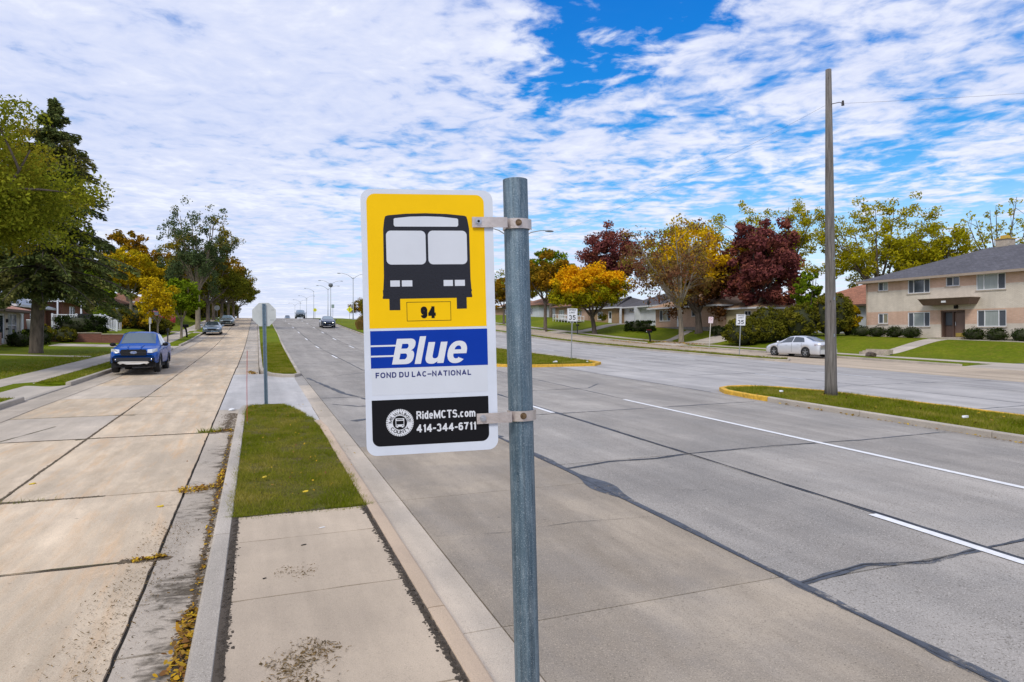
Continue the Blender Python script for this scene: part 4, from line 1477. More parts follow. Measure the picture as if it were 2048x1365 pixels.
def disc(r, n_=48, cx=0, cz=0):
    return [(cx + r * math.cos(2 * PI * i / n_), cz + r * math.sin(2 * PI * i / n_)) for i in range(n_)]


cx, cz = .0763, -.5360
teeth = []
for i in range(96):
    a = 2 * PI * i / 96
    rr_ = .0318 if i % 2 else .0302
    teeth.append((cx + rr_ * math.cos(a), cz + rr_ * math.sin(a)))
seal = flat('round_emblem', teeth, M_SWL, plate, .0006)
tb = MB()
for i in range(40):
    a = 2 * PI * i / 40
    d_ = Vector((math.cos(a), math.sin(a)))
    t_ = Vector((-d_.y, d_.x))
    for (ra, rb_, sk) in ((.0278, .0300, .0010),):
        p0 = d_ * ra - t_ * .0006
        p1 = d_ * ra + t_ * .0006
        p2 = d_ * rb_ + t_ * (.0006 + sk)
        p3 = d_ * rb_ + t_ * (sk - .0006)
        tb.add([(cx + p.x, -.0008, cz + p.y) for p in (p0, p1, p2, p3)], [(0, 1, 2, 3)])


def ring_text(s, r, a_mid, sweep, inward, h, t):
    wd = [max(GL[c][0] * h * .9, t) for c in s]
    tot = sum(wd) + .22 * h * (len(s) - 1)
    kx = sweep / tot
    cur = 0
    for c, w_ in zip(s, wd):
        am = a_mid + (sweep / 2 - (cur + w_ / 2) * kx) * (1 if not inward else -1)

        def pl_(xx, yy, am=am, w_=w_):
            dx = xx - w_ / 2
            if not inward:
                rad = r + yy
                aa = am - dx / r
            else:
                rad = r + h - yy
                aa = am + dx / r
            return cx + rad * math.cos(aa), cz + rad * math.sin(aa)
        write(tb, c, 0, 0, h, t, width=None, cond=.9, z0=.0008, place=pl_)
        cur += w_ + .22 * h


ring_text('MILWAUKEE', .0180, PI / 2, math.radians(178), False, .0078, .0012)
ring_text('COUNTY', .0180, -PI / 2, math.radians(118), True, .0078, .0014)
tb.build('emblem_lettering', M_SK2, seal)
flat('emblem_disc', disc(.0163, 40, cx, cz), M_SK2, seal, .0008)
eb = MB()
for (x0, x1, z0, z1) in ((-.0098, .0098, .0044, .0100), (-.0098, -.0084, -.0078, .0044), (.0084, .0098, -.0078, .0044), (-.0098, .0098, -.0092, -.0040), (-.0076, -.0040, -.0112, -.0092), (.0040, .0076, -.0112, -.0092)):
    eb.add([(cx + x0, -.0011, cz + z0), (cx + x1, -.0011, cz + z0), (cx + x1, -.0011, cz + z1), (cx + x0, -.0011, cz + z1)], [(0, 1, 2, 3)])
eb.build('emblem_bus', M_SWL, seal)
ew = MB()
for (x0, x1, z0, z1) in ((-.0072, .0072, .0066, .0082), (-.0078, -.0052, -.0074, -.0056), (.0052, .0078, -.0074, -.0056)):
    ew.add([(cx + x0, -.0013, cz + z0), (cx + x1, -.0013, cz + z0), (cx + x1, -.0013, cz + z1), (cx + x0, -.0013, cz + z1)], [(0, 1, 2, 3)])
ew.build('emblem_bus_lamps', M_SK2, seal)
# clamps: flat strap on the plate's face, bent round the post
Mp = Matrix.LocRotScale(ow, __import__('mathutils').Euler(plate_e), Vector((1, 1, 1)))
M_STRAP = mat('clamp_steel', (.52, .46, .43), .38, metal=.55, var=.18, scale=30, bump=.15, bscale=200)
M_NUT = mat('rusty_nut', (.20, .13, .07), .5, metal=.6, var=.5, scale=90)
M_NUT2 = mat('bright_nut', (.50, .50, .52), .3, metal=.9)
for (zc, hh) in ((-.0752, .0120), (-.5353, .0122)):
    wp = Mp @ Vector((.365, 0, zc))
    tt = (wp.z - PB[2]) / pdir.z
    pc = Mp.inverted() @ (Vector(PB) + pdir * tt)
    path = [(.2533, -.0042), (.300, -.0042), (.3300, -.0042), (pc.x - .0312, -.0050)]
    rr_ = .0333
    for i in range(9):
        a = math.radians(205 + (330 - 205) * i / 8)
        path.append((pc.x + rr_ * math.cos(a), pc.y + rr_ * math.sin(a)))
    path = [p for p in path if p[0] < pc.x - .0315 or p[1] < pc.y - .012]
    path += [(pc.x + .0325, pc.y - .0120), (pc.x + .0345, pc.y - .006)]
    cb = MB()
    th = .0022
    ptsv = [Vector(p) for p in path]
    ring = []
    for i, p in enumerate(ptsv):
        t_ = (ptsv[min(i + 1, len(ptsv) - 1)] - ptsv[max(i - 1, 0)]).normalized()
        nn_ = Vector((t_.y, -t_.x))
        q = p + nn_ * th
        ring.append((p, q))
    for p, q in ring:
        cb.v += [(p.x, p.y, zc - hh), (q.x, q.y, zc - hh), (q.x, q.y, zc + hh), (p.x, p.y, zc + hh)]
    for i in range(len(ring) - 1):
        o_ = 4 * i
        for (a_, c_) in ((0, 1), (1, 2), (2, 3), (3, 0)):
            cb.f.append((o_ + a_, o_ + 4 + a_, o_ + 4 + c_, o_ + c_))
    cb.f += [(3, 2, 1, 0), tuple(len(cb.v) - 4 + i for i in range(4))]
    # matching half behind the post
    cb2 = MB()
    for i in range(13):
        a = math.radians(-25 + 230 * i / 12)
        for r2 in (.0306, .0330):
            for dz in (-hh, hh):
                cb2.v.append((pc.x + r2 * math.cos(a), pc.y + r2 * math.sin(a), zc + dz))
    for i in range(12):
        o_ = 4 * i
        for (a_, c_) in ((0, 1), (1, 3), (3, 2), (2, 0)):
            cb2.f.append((o_ + a_, o_ + c_, o_ + 4 + c_, o_ + 4 + a_))
    cl = cb.build('clamp', M_STRAP, bs)
    cl.matrix_local = Matrix.Translation(-Vector(PB)) @ Mp
    c2 = cb2.build('clamp_back', M_STRAP, cl)
    for (bx_, by_, mm_) in ((.2678, -.0066, M_NUT2 if zc < -.3 else M_NUT2), (.3655, pc.y - .0357, M_NUT)):
        nb = MB()
        nb.tube([(bx_, by_, zc + .001), (bx_, by_ - .0015, zc + .001)], .0078, 20)
        nb.tube([(bx_, by_ - .0015, zc + .001), (bx_, by_ - .0062, zc + .001)], [.0062, .0058], 6)
        nb.build('bolt', mm_, cl)
        nc = MB()
        nc.tube([(bx_, by_ - .006, zc + .001), (bx_, by_ - .0080, zc + .001)], [.0032, .0028], 12)
        nc.build('bolt_end', M_SK2 if zc > -.3 and bx_ < .3 else mm_, cl)


# ------------------------------------------------------------------ trees
def unit(a):
    return a / np.maximum(np.linalg.norm(a, axis=-1, keepdims=True), 1e-9)


def leaf_quads(cent, rad, per, size, flatz=.75, aspect=1.0, droop=0.0):
    """leaf-sized quads scattered in clumps; cent (K,3), rad (K,), per = leaves per clump"""
    K = len(cent)
    idx = np.repeat(np.arange(K), per)
    N = len(idx)
    d = unit(RNG.normal(0, 1, (N, 3)))
    r = rad[idx] * (RNG.random(N) ** .45)
    p = cent[idx] + d * r[:, None] * np.array([1, 1, flatz])
    nrm = unit(d * .6 + RNG.normal(0, .7, (N, 3)) + np.array([0, 0, .35]))
    a = unit(np.cross(nrm, RNG.normal(0, 1, (N, 3))))
    if droop:
        a = unit(a + np.array([0, 0, -droop]))
    c = unit(np.cross(nrm, a))
    s = size * (.55 + .9 * RNG.random(N))[:, None]
    V = np.empty((N, 4, 3), dtype=np.float32)
    V[:, 0] = p - a * s * aspect * .6
    V[:, 1] = p + c * s * .38 + nrm * s * .10
    V[:, 2] = p + a * s * aspect * .6
    V[:, 3] = p - c * s * .38 - nrm * s * .06
    return V.reshape(-1, 3)


def bez(a, b, c, n_=6):
    return [(a * (1 - t) ** 2 + b * 2 * t * (1 - t) + c * t * t) for t in [i / n_ for i in range(n_ + 1)]]


def tree(label, cat, loc, h, cr, fork, trunk_r, leafmat, bark, nleaf=9000, lsize=.2, clumps=110, crad=None, cz=None, off=(0, 0), limbs=6, seed=0,
         shape=1.0, gap=0.0, twigs=0, lean=0.0, group=None, name='tree', bottom=.55, droop=0.0, fill=.45, aspect=1.1, lump=.22):
    """h total height, cr=(rx,ry) crown radii, fork = height of the crown's base; crown is uneven, made of leaf clumps at the limb ends"""
    rg = np.random.default_rng(seed + 11)
    t = thing(name, label, cat, loc, 0, group)
    rz = (h - fork) / 2
    cc = np.array([off[0], off[1], cz if cz else fork + rz])
    b = MB()
    z1 = fork + .12 * (h - fork)
    ln = lean * h
    b.tube([(0, 0, -.15), (.0, 0, .12), (ln * .3, .02, fork * .5), (ln * .7 + off[0] * .1, off[1] * .1, fork), (ln * .8 + off[0] * .3, off[1] * .3, z1)],
           [trunk_r * 1.55, trunk_r * 1.12, trunk_r * .95, trunk_r * .85, trunk_r * .55], 9)
    b.build('trunk', bark, t, True)
    lb = MB()
    ends = []
    base = np.array([ln * .7 + off[0] * .1, off[1] * .1, fork * .92])
    for i in range(limbs):
        an = 2 * PI * (i + .5 * rg.random()) / limbs
        ph = rg.uniform(.15, 1.0)
        rr2 = math.sqrt(1 - (ph * .9) ** 2) if ph < 1 else .2
        e = cc + np.array([math.cos(an) * cr[0] * rr2, math.sin(an) * cr[1] * rr2, rz * ph * .9]) * rg.uniform(.72, .95)
        s0 = base + np.array([0, 0, (z1 - fork) * rg.random()])
        mid_ = s0 * .45 + e * .55 + np.array([math.cos(an) * cr[0] * .12, math.sin(an) * cr[1] * .12, -rz * .15])
        pp = bez(s0, mid_, e, 7)
        r0 = trunk_r * rg.uniform(.38, .55)
        lb.tube([tuple(q) for q in pp], [r0 * (1 - .9 * k_ / 7) + .012 for k_ in range(8)], 6, False)
        for m_ in range(5 + twigs):
            q = pp[2 + (m_ % 5)]
            dr = unit(rg.normal(0, 1, 3) + np.array([math.cos(an), math.sin(an), .7]))
            e2 = q + dr * np.array([cr[0], cr[1], rz]) * rg.uniform(.25, .5)
            # keep inside the crown
            w_ = (e2 - cc) / np.array([cr[0], cr[1], rz])
            l_ = np.linalg.norm(w_)
            lim = 1.05 + (.12 if twigs else 0)
            if l_ > lim:
                e2 = cc + (e2 - cc) * lim / l_
            pp2 = bez(q, (q + e2) / 2 + np.array([0, 0, .2]), e2, 4)
            lb.tube([tuple(x_) for x_ in pp2], [r0 * .38 * (1 - .85 * k_ / 4) + .006 for k_ in range(5)], 4, False)
            ends.append(e2)
            if twigs:
                for _ in range(3):
                    e3 = e2 + unit(rg.normal(0, 1, 3) + dr) * rg.uniform(.3, .9) * cr[0] * .22
                    lb.tube([tuple(pp2[3]), tuple((pp2[3] + e3) / 2 + np.array([0, 0, .05])), tuple(e3)], [.016, .010, .004], 3, False)
                    ends.append(e3)
    lb.build('limb', bark, t, True)
    # clump centres: limb ends, plus points spread towards the surface of an irregular crown
    K = clumps
    d = unit(rg.normal(0, 1, (K, 3)))
    d[:, 2] = np.where(d[:, 2] < -bottom, -bottom * rg.random(K), d[:, 2])
    rr3 = fill + (1 - fill) * rg.random(K) ** .55
    lumpf = np.array([1 + lump * noise.noise((x_[0] * 1.9 + seed, x_[1] * 1.9, x_[2] * 1.9)) * 1.7 for x_ in d])
    zsc = np.where(d[:, 2] > 0, shape, 1.0)
    pos = cc + d * rr3[:, None] * lumpf[:, None] * np.stack([np.full(K, cr[0]), np.full(K, cr[1]), rz * zsc], 1) * .92
    pos[:, 2] = np.maximum(pos[:, 2], fork * .9 + .15)
    keep = np.ones(K, bool)
    if gap:
        for i in range(K):
            if noise.noise((pos[i][0] * .55 + seed * 3, pos[i][1] * .55, pos[i][2] * .55)) < -.5 + gap:
                keep[i] = False
    pos = pos[keep]
    if ends:
        pos = np.concatenate([pos, np.array(ends)])
    rad = (crad or .19 * cr[0]) * rg.uniform(.6, 1.25, len(pos))
    per = max(4, nleaf // len(pos))
    V = leaf_quads(pos, rad, per, lsize, .8, aspect, droop)
    np_mesh('crown', V, 4, leafmat, t)
    return t


def conifer(label, cat, loc, h, base_r, bare, trunk_r, leafmat, bark, levels=26, seed=0, lean=(0, 0), prof=None, lsize=.2, density=46, group=None, name='spruce_tree', nb=(7, 10)):
    rg = np.random.default_rng(seed + 5)
    t = thing(name, label, cat, loc, 0, group)
    b = MB()
    b.tube([(0, 0, -.2), (0, 0, .15), (lean[0] * .15, lean[1] * .15, bare), (lean[0] * .55, lean[1] * .55, h * .55), (lean[0], lean[1], h - .1)],
           [trunk_r * 1.35, trunk_r * 1.05, trunk_r * .92, trunk_r * .5, .03], 12)
    b.build('trunk', bark, t, True)
    lb = MB()
    Vs = []
    for lv in range(levels):
        f = lv / (levels - 1)
        z = bare * .92 + (h - bare) * (f ** .93) + rg.uniform(-.25, .25) * (f < .95)
        L = base_r * (prof(f) if prof else (1 - f) ** .8)
        nbr = rg.integers(nb[0], nb[1] + 1)
        for k_ in range(nbr):
            an = 2 * PI * (k_ + rg.random() * .8) / nbr + lv * .7
            ll = max(L * rg.uniform(.5, 1.22), .25)
            c0 = np.array([lean[0] * z / h, lean[1] * z / h, z + rg.uniform(-.15, .15)])
            dr = np.array([math.cos(an), math.sin(an), 0])
            drop = ll * (.34 - .45 * f) * rg.uniform(.6, 1.3)
            e = c0 + dr * ll + np.array([0, 0, -drop])
            mid_ = c0 + dr * ll * .5 + np.array([0, 0, .10 * ll - drop * .25])
            pp = bez(c0, mid_, e, 5)
            lb.tube([tuple(q) for q in pp], [.055 * (1 - .8 * i / 5) * min(1, ll / 2) + .008 for i in range(6)], 4, False)
            nq = int(density * (ll + .4))
            tt = rg.random(nq) ** .75
            P = ((1 - tt)[:, None] ** 2) * c0 + (2 * tt * (1 - tt))[:, None] * mid_ + (tt ** 2)[:, None] * e
            side = np.array([-dr[1], dr[0], 0])
            wd = (.16 + .16 * ll) * (1.15 - tt) * rg.normal(0, .62, nq)
            P = P + side * wd[:, None] + np.array([0, 0, -1]) * (np.abs(wd) * .35 + rg.random(nq) * .34)[:, None]
            a = unit(dr * .7 + side * np.sign(wd)[:, None] * .6 + np.array([0, 0, -.35]) + rg.normal(0, .35, (nq, 3)))
            c = unit(np.cross(a, rg.normal(0, 1, (nq, 3))))
            s_ = lsize * (.6 + .8 * rg.random(nq))[:, None]
            V = np.empty((nq, 4, 3), dtype=np.float32)
            V[:, 0] = P - a * s_ * .7
            V[:, 1] = P + c * s_ * .26
            V[:, 2] = P + a * s_ * .8
            V[:, 3] = P - c * s_ * .26
            Vs.append(V.reshape(-1, 3))
    lb.build('branch', M_TWIGD, t, True)
    np_mesh('crown', np.concatenate(Vs), 4, leafmat, t)
    return t


def shrub(label, cat, loc, r, leafmat, nleaf=1800, lsize=.12, seed=0, group=None, name='shrub', boxy=False, core=None, clumps=26, rz=0):
    """dense shrub or hedge: clumps over a dark inner core"""
    t = thing(name, label, cat, loc, rz, group)
    b = MB()
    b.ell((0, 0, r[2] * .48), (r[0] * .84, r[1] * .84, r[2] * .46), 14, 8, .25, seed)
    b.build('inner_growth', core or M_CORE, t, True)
    rg = np.random.default_rng(seed + 3)
    K = clumps
    d = unit(rg.normal(0, 1, (K * 3, 3)))
    d = d[d[:, 2] > -.75][:K]
    e = .55 if boxy else 1.0
    if boxy:
        d = np.sign(d) * np.abs(d) ** e
        d = d / np.max(np.abs(d), axis=1, keepdims=True) * rg.uniform(.93, 1.0, (len(d), 1))
    pos = np.array([0, 0, r[2] * .5]) + d * np.array([r[0], r[1], r[2] * .5]) * rg.uniform(.80, .97, (len(d), 1))
    rad = np.full(len(pos), .22 * min(r[0], r[1], r[2]) + .06) * rg.uniform(.7, 1.3, len(pos))
    V = leaf_quads(pos, rad, max(3, nleaf // len(pos)), lsize, .8)
    np_mesh('foliage', V, 4, leafmat, t)
    return t


M_TWIGD = mat('dark_branch', (.060, .050, .040), .95)
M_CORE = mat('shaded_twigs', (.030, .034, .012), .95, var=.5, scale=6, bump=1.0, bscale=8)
F_OLIVE = foliage('olive_leaves', [(.17, .20, .014), (.24, .26, .02), (.33, .33, .03), (.12, .15, .012)], [(.31, .26, .02), (.38, .29, .025), (.22, .21, .02)], mscale=.30, mlo=.52, mhi=.66)
F_SPRUCE = foliage('spruce_needles', [(.085, .115, .036), (.12, .155, .045), (.175, .19, .055), (.055, .085, .034)], [(.25, .22, .07), (.18, .175, .05)], mscale=.5, mlo=.5, mhi=.66, transl=.08)
F_ASH = foliage('ash_leaves', [(.075, .11, .045), (.11, .145, .05), (.06, .095, .045)], [(.34, .26, .02), (.24, .20, .02), (.42, .30, .02)], mscale=.22, mlo=.54, mhi=.62, grad=.10)
F_MAPLEG = foliage('turning_maple_leaves', [(.11, .12, .012), (.16, .16, .015), (.085, .10, .014)], [(.40, .19, .018), (.28, .17, .018), (.20, .155, .018)], mscale=.28, mlo=.46, mhi=.66, grad=.35)
F_YELG = foliage('yellow_green_leaves', [(.50, .36, .01), (.62, .42, .012), (.38, .30, .012)], [(.19, .21, .012), (.27, .26, .015)], mscale=.3, mlo=.50, mhi=.62)
F_GOLD = foliage('gold_leaves', [(.58, .34, .010), (.50, .27, .008), (.66, .42, .015)], transl=.4)
F_YOUNG = foliage('fresh_green_leaves', [(.12, .19, .010), (.17, .25, .012), (.22, .28, .015), (.08, .13, .01)], transl=.35)
F_GLOBE = foliage('orange_to_green_leaves', [(.17, .20, .008), (.27, .26, .010), (.38, .31, .010)], [(.80, .44, .008), (.70, .33, .008), (.84, .54, .012)], mscale=.45, mlo=.46, mhi=.60, grad=.75)
F_ORANGE = foliage('rust_orange_leaves', [(.34, .16, .010), (.24, .14, .012), (.42, .22, .012)], [(.14, .12, .012), (.20, .14, .012)], mscale=.4, mlo=.45, mhi=.62)
F_PURPLE = foliage('purple_maple_leaves', [(.19, .058, .055), (.135, .040, .044), (.27, .085, .065), (.10, .034, .038)], [(.31, .11, .055), (.22, .07, .045)], mscale=.4, mlo=.5, mhi=.66, transl=.22)
F_LOCUST = foliage('locust_leaves', [(.38, .35, .012), (.46, .40, .015), (.28, .29, .014)], [(.54, .43, .015), (.22, .24, .014)], mscale=.25, mlo=.45, mhi=.65, transl=.4)
F_THIN = foliage('thin_olive_leaves', [(.24, .18, .03), (.30, .23, .03), (.17, .13, .03)], [(.17, .075, .045), (.24, .10, .05), (.13, .08, .045)], mscale=.3, mlo=.38, mhi=.56)
F_RUST = foliage('brown_and_yellow_leaves', [(.12, .055, .022), (.17, .075, .02), (.08, .035, .02)], [(.72, .46, .010), (.62, .38, .010), (.78, .52, .02)], mscale=.28, mlo=.44, mhi=.50, grad=.55)
F_SCRUB = foliage('scrub_leaves', [(.10, .105, .012), (.15, .14, .015), (.07, .08, .012)], [(.20, .17, .02), (.13, .13, .015)], mscale=.6)
F_YEW = foliage('yew_leaves', [(.018, .032, .008), (.030, .045, .010), (.012, .022, .006)], transl=.1)
F_BOX = foliage('boxwood_leaves', [(.022, .038, .008), (.038, .055, .010), (.016, .028, .007)], transl=.1)
F_DARKG = foliage('dark_green_leaves', [(.055, .085, .018), (.08, .11, .02), (.04, .065, .015)], transl=.25)
F_AUT = foliage('autumn_shrub_leaves', [(.13, .13, .012), (.19, .17, .015), (.09, .10, .012)], [(.38, .20, .02), (.27, .18, .015)], mscale=.5, mlo=.48, mhi=.62)
F_STRAW = foliage('straw_grass', [(.36, .20, .07), (.44, .27, .10), (.28, .16, .06)], [(.26, .22, .05), (.2, .17, .04)], mscale=1.2)


def gz(x, y):
    return H(x, y) - .02


# left side
tree('large olive-green tree filling the left edge in front of the spruce', 'tree', (-12.5, 32.5, gz(-12.5, 32.5)), 11.3, (5.6, 5.7), 3.4, .34, F_OLIVE, M_BARK, 105000, .105, 330, seed=1, twigs=2, limbs=8, fill=.3, lump=.22, crad=.95, droop=.3)
conifer('tall dark spruce with a thick bare trunk on the left lawn', 'tree', (-11.96, 45.3, gz(-12, 45.3)), 15.0, 4.9, 4.0, .33, F_SPRUCE, M_BARK, levels=27, seed=2, lean=(1.0, -.3),
        prof=lambda f: (1.02 - f) ** .82 * (1.0 if f > .08 else .8), lsize=.17, density=95)
tree('tall airy ash with blue-green leaves and a yellow patch, beside the street', 'tree', (-6.35, 83, gz(-6.35, 83)), 14.6, (4.1, 4.1), 4.0, .27, F_ASH, M_BARKG, 17000, .17, 120, seed=3, twigs=2, limbs=11, gap=.30, crad=.62, fill=.35, lump=.35)
tree('young fresh-green street tree behind the curved black mailbox', 'tree', (-6.45, 66.5, gz(-6.45, 66.5)), 5.6, (1.75, 1.75), 1.5, .11, F_YOUNG, M_BARKG, 7000, .17, 60, seed=4, limbs=5, crad=.5, fill=.3)
tree('slim street tree with yellow-green crown above the blue pickup', 'tree', (-7.8, 62.0, gz(-7.8, 62)), 5.6, (1.5, 1.5), 1.4, .08, F_YELG, M_BARKG, 5000, .16, 50, seed=5, limbs=5, crad=.42, fill=.3)
tree('golden yellow tree in front of the brown-roofed house', 'tree', (-14.5, 92, gz(-14.5, 92)), 9.6, (3.6, 3.6), 2.2, .2, F_YELG, M_BARKG, 12000, .24, 90, seed=6, limbs=6)
for i_, (x_, y_, h_, r_, lb_) in enumerate([
        (-6.3, 99, 10.6, 4.6, 'nearest round turning maple in the row along the left street'),
        (-6.4, 113, 10.4, 4.8, 'second turning maple in the left row, behind the dark sedan'),
        (-5.9, 128, 10.0, 4.8, 'third turning maple in the left row, rust tinted'),
        (-5.5, 146, 9.4, 4.8, 'fourth turning maple in the left row, near the hill crest'),
        (-5.2, 168, 9.8, 4.8, 'fifth turning maple in the left row, just over the crest'),
        (-5.0, 196, 10.4, 5.4, 'farthest turning maple in the left row, edge showing beside the stop sign')]):
    tree(lb_, 'tree', (x_, y_, gz(x_, y_)), h_, (r_, r_), 2.5, .27, F_MAPLEG, M_BARK, 13000 if i_ < 3 else 9000, .26, 100, seed=20 + i_, limbs=6, shape=.95, bottom=.3, group='turning maples along the left street')
tree('glowing yellow tree seen under the row of maples', 'tree', (-11.5, 118, gz(-11.5, 118)), 6.2, (4.4, 4.4), .9, .2, F_GOLD, M_BARK, 9000, .28, 70, seed=30)
tree('dark green rounded tree peeking over the spruce boughs', 'tree', (-21, 92, gz(-21, 92)), 11.5, (3.6, 3.6), 2.6, .24, F_DARKG, M_BARK, 9000, .28, 80, seed=31)
tree('orange-topped tree behind the tall ash', 'tree', (-17.5, 108, gz(-17.5, 108)), 12.6, (3.6, 3.6), 3.2, .22, F_ORANGE, M_BARK, 6000, .30, 70, seed=32, gap=.2)
tree('olive tree left of the tall ash trunk', 'tree', (-11.8, 98, gz(-11.8, 98)), 9.4, (3.4, 3.4), 2.0, .2, F_MAPLEG, M_BARK, 9000, .26, 80, seed=33)
tree('bright green garden tree between the porch and the brown-roofed house', 'tree', (-17.2, 84, gz(-17.2, 84)), 6.0, (2.6, 2.6), 1.0, .15, F_YOUNG, M_BARK, 6000, .22, 60, seed=34)
for i_, (x_, y_, h_, r_, f_, lb_) in enumerate([
        (-27, 100, 10, 5.0, F_DARKG, 'dark green tree behind the left houses'),
        (-36, 84, 11, 5.5, F_OLIVE, 'olive tree behind the blue-grey roof'),
        (-29, 122, 11, 5.5, F_YELG, 'yellow tree far behind the brown-roofed house'),
        (-18, 136, 9.5, 5.0, F_ORANGE, 'rust tree far up the left street behind the maples'),
        (-14, 160, 9.5, 5.5, F_MAPLEG, 'olive tree far up the left street behind the maples')]):
    tree(lb_, 'tree', (x_, y_, gz(x_, y_)), h_, (r_, r_), 1.8, .25, f_, M_BARK, 8000, .32, 80, seed=40 + i_)

for i_, (x_, y_, r_, f_, lb_) in enumerate([
        (-9.5, 118, (2.6, 3.5, 3.0), F_SCRUB, 'dark thicket under the row of maples beyond the second sedan'),
        (-8.8, 134, (2.6, 5.0, 3.2), F_AUT, 'brownish thicket under the far maples on the left'),
        (-8.0, 152, (3.0, 6.0, 3.4), F_SCRUB, 'thicket at the crest under the left maples'),
        (-7.6, 176, (3.6, 8.0, 3.6), F_SCRUB, 'farthest dark thicket at the end of the left street')]):
    shrub(lb_, 'shrub', (x_, y_, gz(x_, y_)), r_, f_, 5000, .30, seed=180 + i_, name='thicket', clumps=90)

# right side
tree('orange-green street tree just right of the sign post', 'tree', (36.9, 81.5, gz(36.9, 81.5)), 11.0, (4.0, 4.0), 3.6, .24, F_ORANGE, M_BARK, 12000, .25, 95, seed=50, bottom=.35)
tree('round street tree with glowing orange top, behind the first speed limit sign', 'tree', (39.9, 73, gz(39.9, 73)), 9.2, (4.9, 4.7), 1.9, .30, F_GLOBE, M_BARK, 30000, .22, 170, seed=51, bottom=.55, off=(-.8, .4), shape=.95, lump=.16, lean=-.03)
tree('tall purple-leaved maple standing behind the orange globe tree', 'tree', (50.5, 87, gz(50.5, 87)), 14.6, (5.6, 5.0), 3.4, .3, F_PURPLE, M_BARK, 20000, .27, 130, seed=52, bottom=.4, shape=1.05, gap=.12)
tree('grey-barked tree with thin olive crown and bare twigs, beside the black mailbox', 'tree', (39.4, 54.2, gz(39.4, 54.2)), 12.6, (4.6, 4.6), 3.4, .25, F_THIN, M_BARKG, 7500, .18, 70, seed=53, twigs=3, limbs=10, gap=.40, off=(-1.7, .9), crad=.7, fill=.3, lump=.3)
tree('dark-trunked tree with brown lower leaves and bright yellow upper patch', 'tree', (45.2, 59, gz(45.2, 59)), 11.6, (4.4, 4.0), 1.9, .38, F_RUST, M_BARK, 19000, .22, 120, seed=54, twigs=1, limbs=8, off=(-.9, .2), bottom=.5, gap=.1)
tree('large purple-leaved maple above the scrub, right of the brown and yellow tree', 'tree', (48.3, 54.3, gz(48.3, 54.3)), 11.5, (4.2, 4.5), 1.5, .34, F_PURPLE, M_BARK, 26000, .25, 160, seed=55, bottom=.75, shape=1.0, off=(.8, -.6), gap=.08)
for i_, (x_, y_, h_, r_, lb_) in enumerate([
        (63, 67, 17.2, 6.2, 'big yellow-green locust rising behind the large purple maple'),
        (70, 57, 16.0, 6.2, 'spreading yellow-green locust behind the wooden utility pole'),
        (74, 53.5, 12.6, 3.6, 'yellow-green locust reaching to the end of the apartment roof')]):
    tree(lb_, 'tree', (x_, y_, gz(x_, y_)), h_, (r_, r_), 4.0, .34, F_LOCUST, M_BARK, 19000, .19, 90, seed=60 + i_, twigs=2, limbs=9, gap=.40, fill=.45, lump=.45, droop=.5, crad=.85, aspect=1.5, group='yellow-green locusts behind the houses')
for i_, (x_, y_, h_, r_, lb_) in enumerate([
        (80, 49.5, 16.4, 4.0, 'sparse tree with tufts of leaves above the left part of the apartment roof'),
        (86, 44.5, 17.2, 4.2, 'sparse tree with tufts of leaves behind the apartment roof, left of the chimney'),
        (84, 36, 15.6, 4.0, 'sparse tree with tufts of leaves behind the apartment roof, right of the chimney')]):
    tree(lb_, 'tree', (x_, y_, gz(x_, y_)), h_, (r_, r_), 6.5, .22, F_LOCUST, M_BARK, 2100, .22, 8, seed=70 + i_, twigs=2, limbs=9, gap=.4, fill=.5, crad=.42, group='sparse trees behind the apartment building')
tree('olive-yellow tree high behind the thin olive crown', 'tree', (56, 76, gz(56, 76)), 15.6, (5.6, 5.6), 4.5, .3, F_YELG, M_BARK, 12000, .30, 90, seed=80, gap=.2, twigs=2)
tree('green treetop between the orange-green tree and the purple maple', 'tree', (50, 108, gz(50, 108)), 12.6, (4.5, 4.5), 3.5, .3, F_YOUNG, M_BARK, 8000, .34, 70, seed=81, gap=.2)
tree('small orange tree visible in the gap between sign and post', 'tree', (38.9, 103, gz(38.9, 103)), 8.0, (2.9, 2.9), 2.6, .18, F_ORANGE, M_BARK, 7000, .26, 60, seed=82)
for i_, (x_, y_, h_, r_, f_, lb_) in enumerate([
        (39, 226, 9.0, 5.2, F_ORANGE, 'rust tree far up the road, right of the oncoming car'),
        (41, 250, 9.0, 5.5, F_MAPLEG, 'olive tree far up the road near the crest'),
        (43, 285, 9.5, 6.0, F_ORANGE, 'small rust tree at the crest right of the road'),
        (42, 205, 10.5, 5.6, F_MAPLEG, 'turning tree beside the double-arm lamp, partly behind the sign'),
        (46, 212, 14, 5.0, F_ASH, 'blue-green tree above the rust trees near the sign edge'),
        (40, 132, 9.5, 4.6, F_ORANGE, 'rust street tree on the right verge behind the sign plate'),
        (40.5, 152, 10, 5.0, F_MAPLEG, 'olive street tree on the right verge behind the sign plate'),
        (41, 178, 10, 5.2, F_YELG, 'yellow street tree on the right verge behind the sign plate'),
        (52, 165, 12, 5.5, F_DARKG, 'dark green tree far right of the road behind the sign plate'),
        (60, 150, 12, 7.0, F_OLIVE, 'olive tree far off on the right, hidden behind the sign'),
        (62, 128, 12, 6.0, F_YOUNG, 'green tree far behind the right houses'),
        (74, 96, 12, 6.5, F_OLIVE, 'olive tree far behind the grey-roofed house'),
        (66, 84, 9, 5.0, F_YELG, 'yellow tree behind the tan-roofed house')]):
    tree(lb_, 'tree', (x_, y_, gz(x_, y_)), h_, (r_, r_), 2.0, .25, f_, M_BARK, 8000, .36, 80, seed=90 + i_)
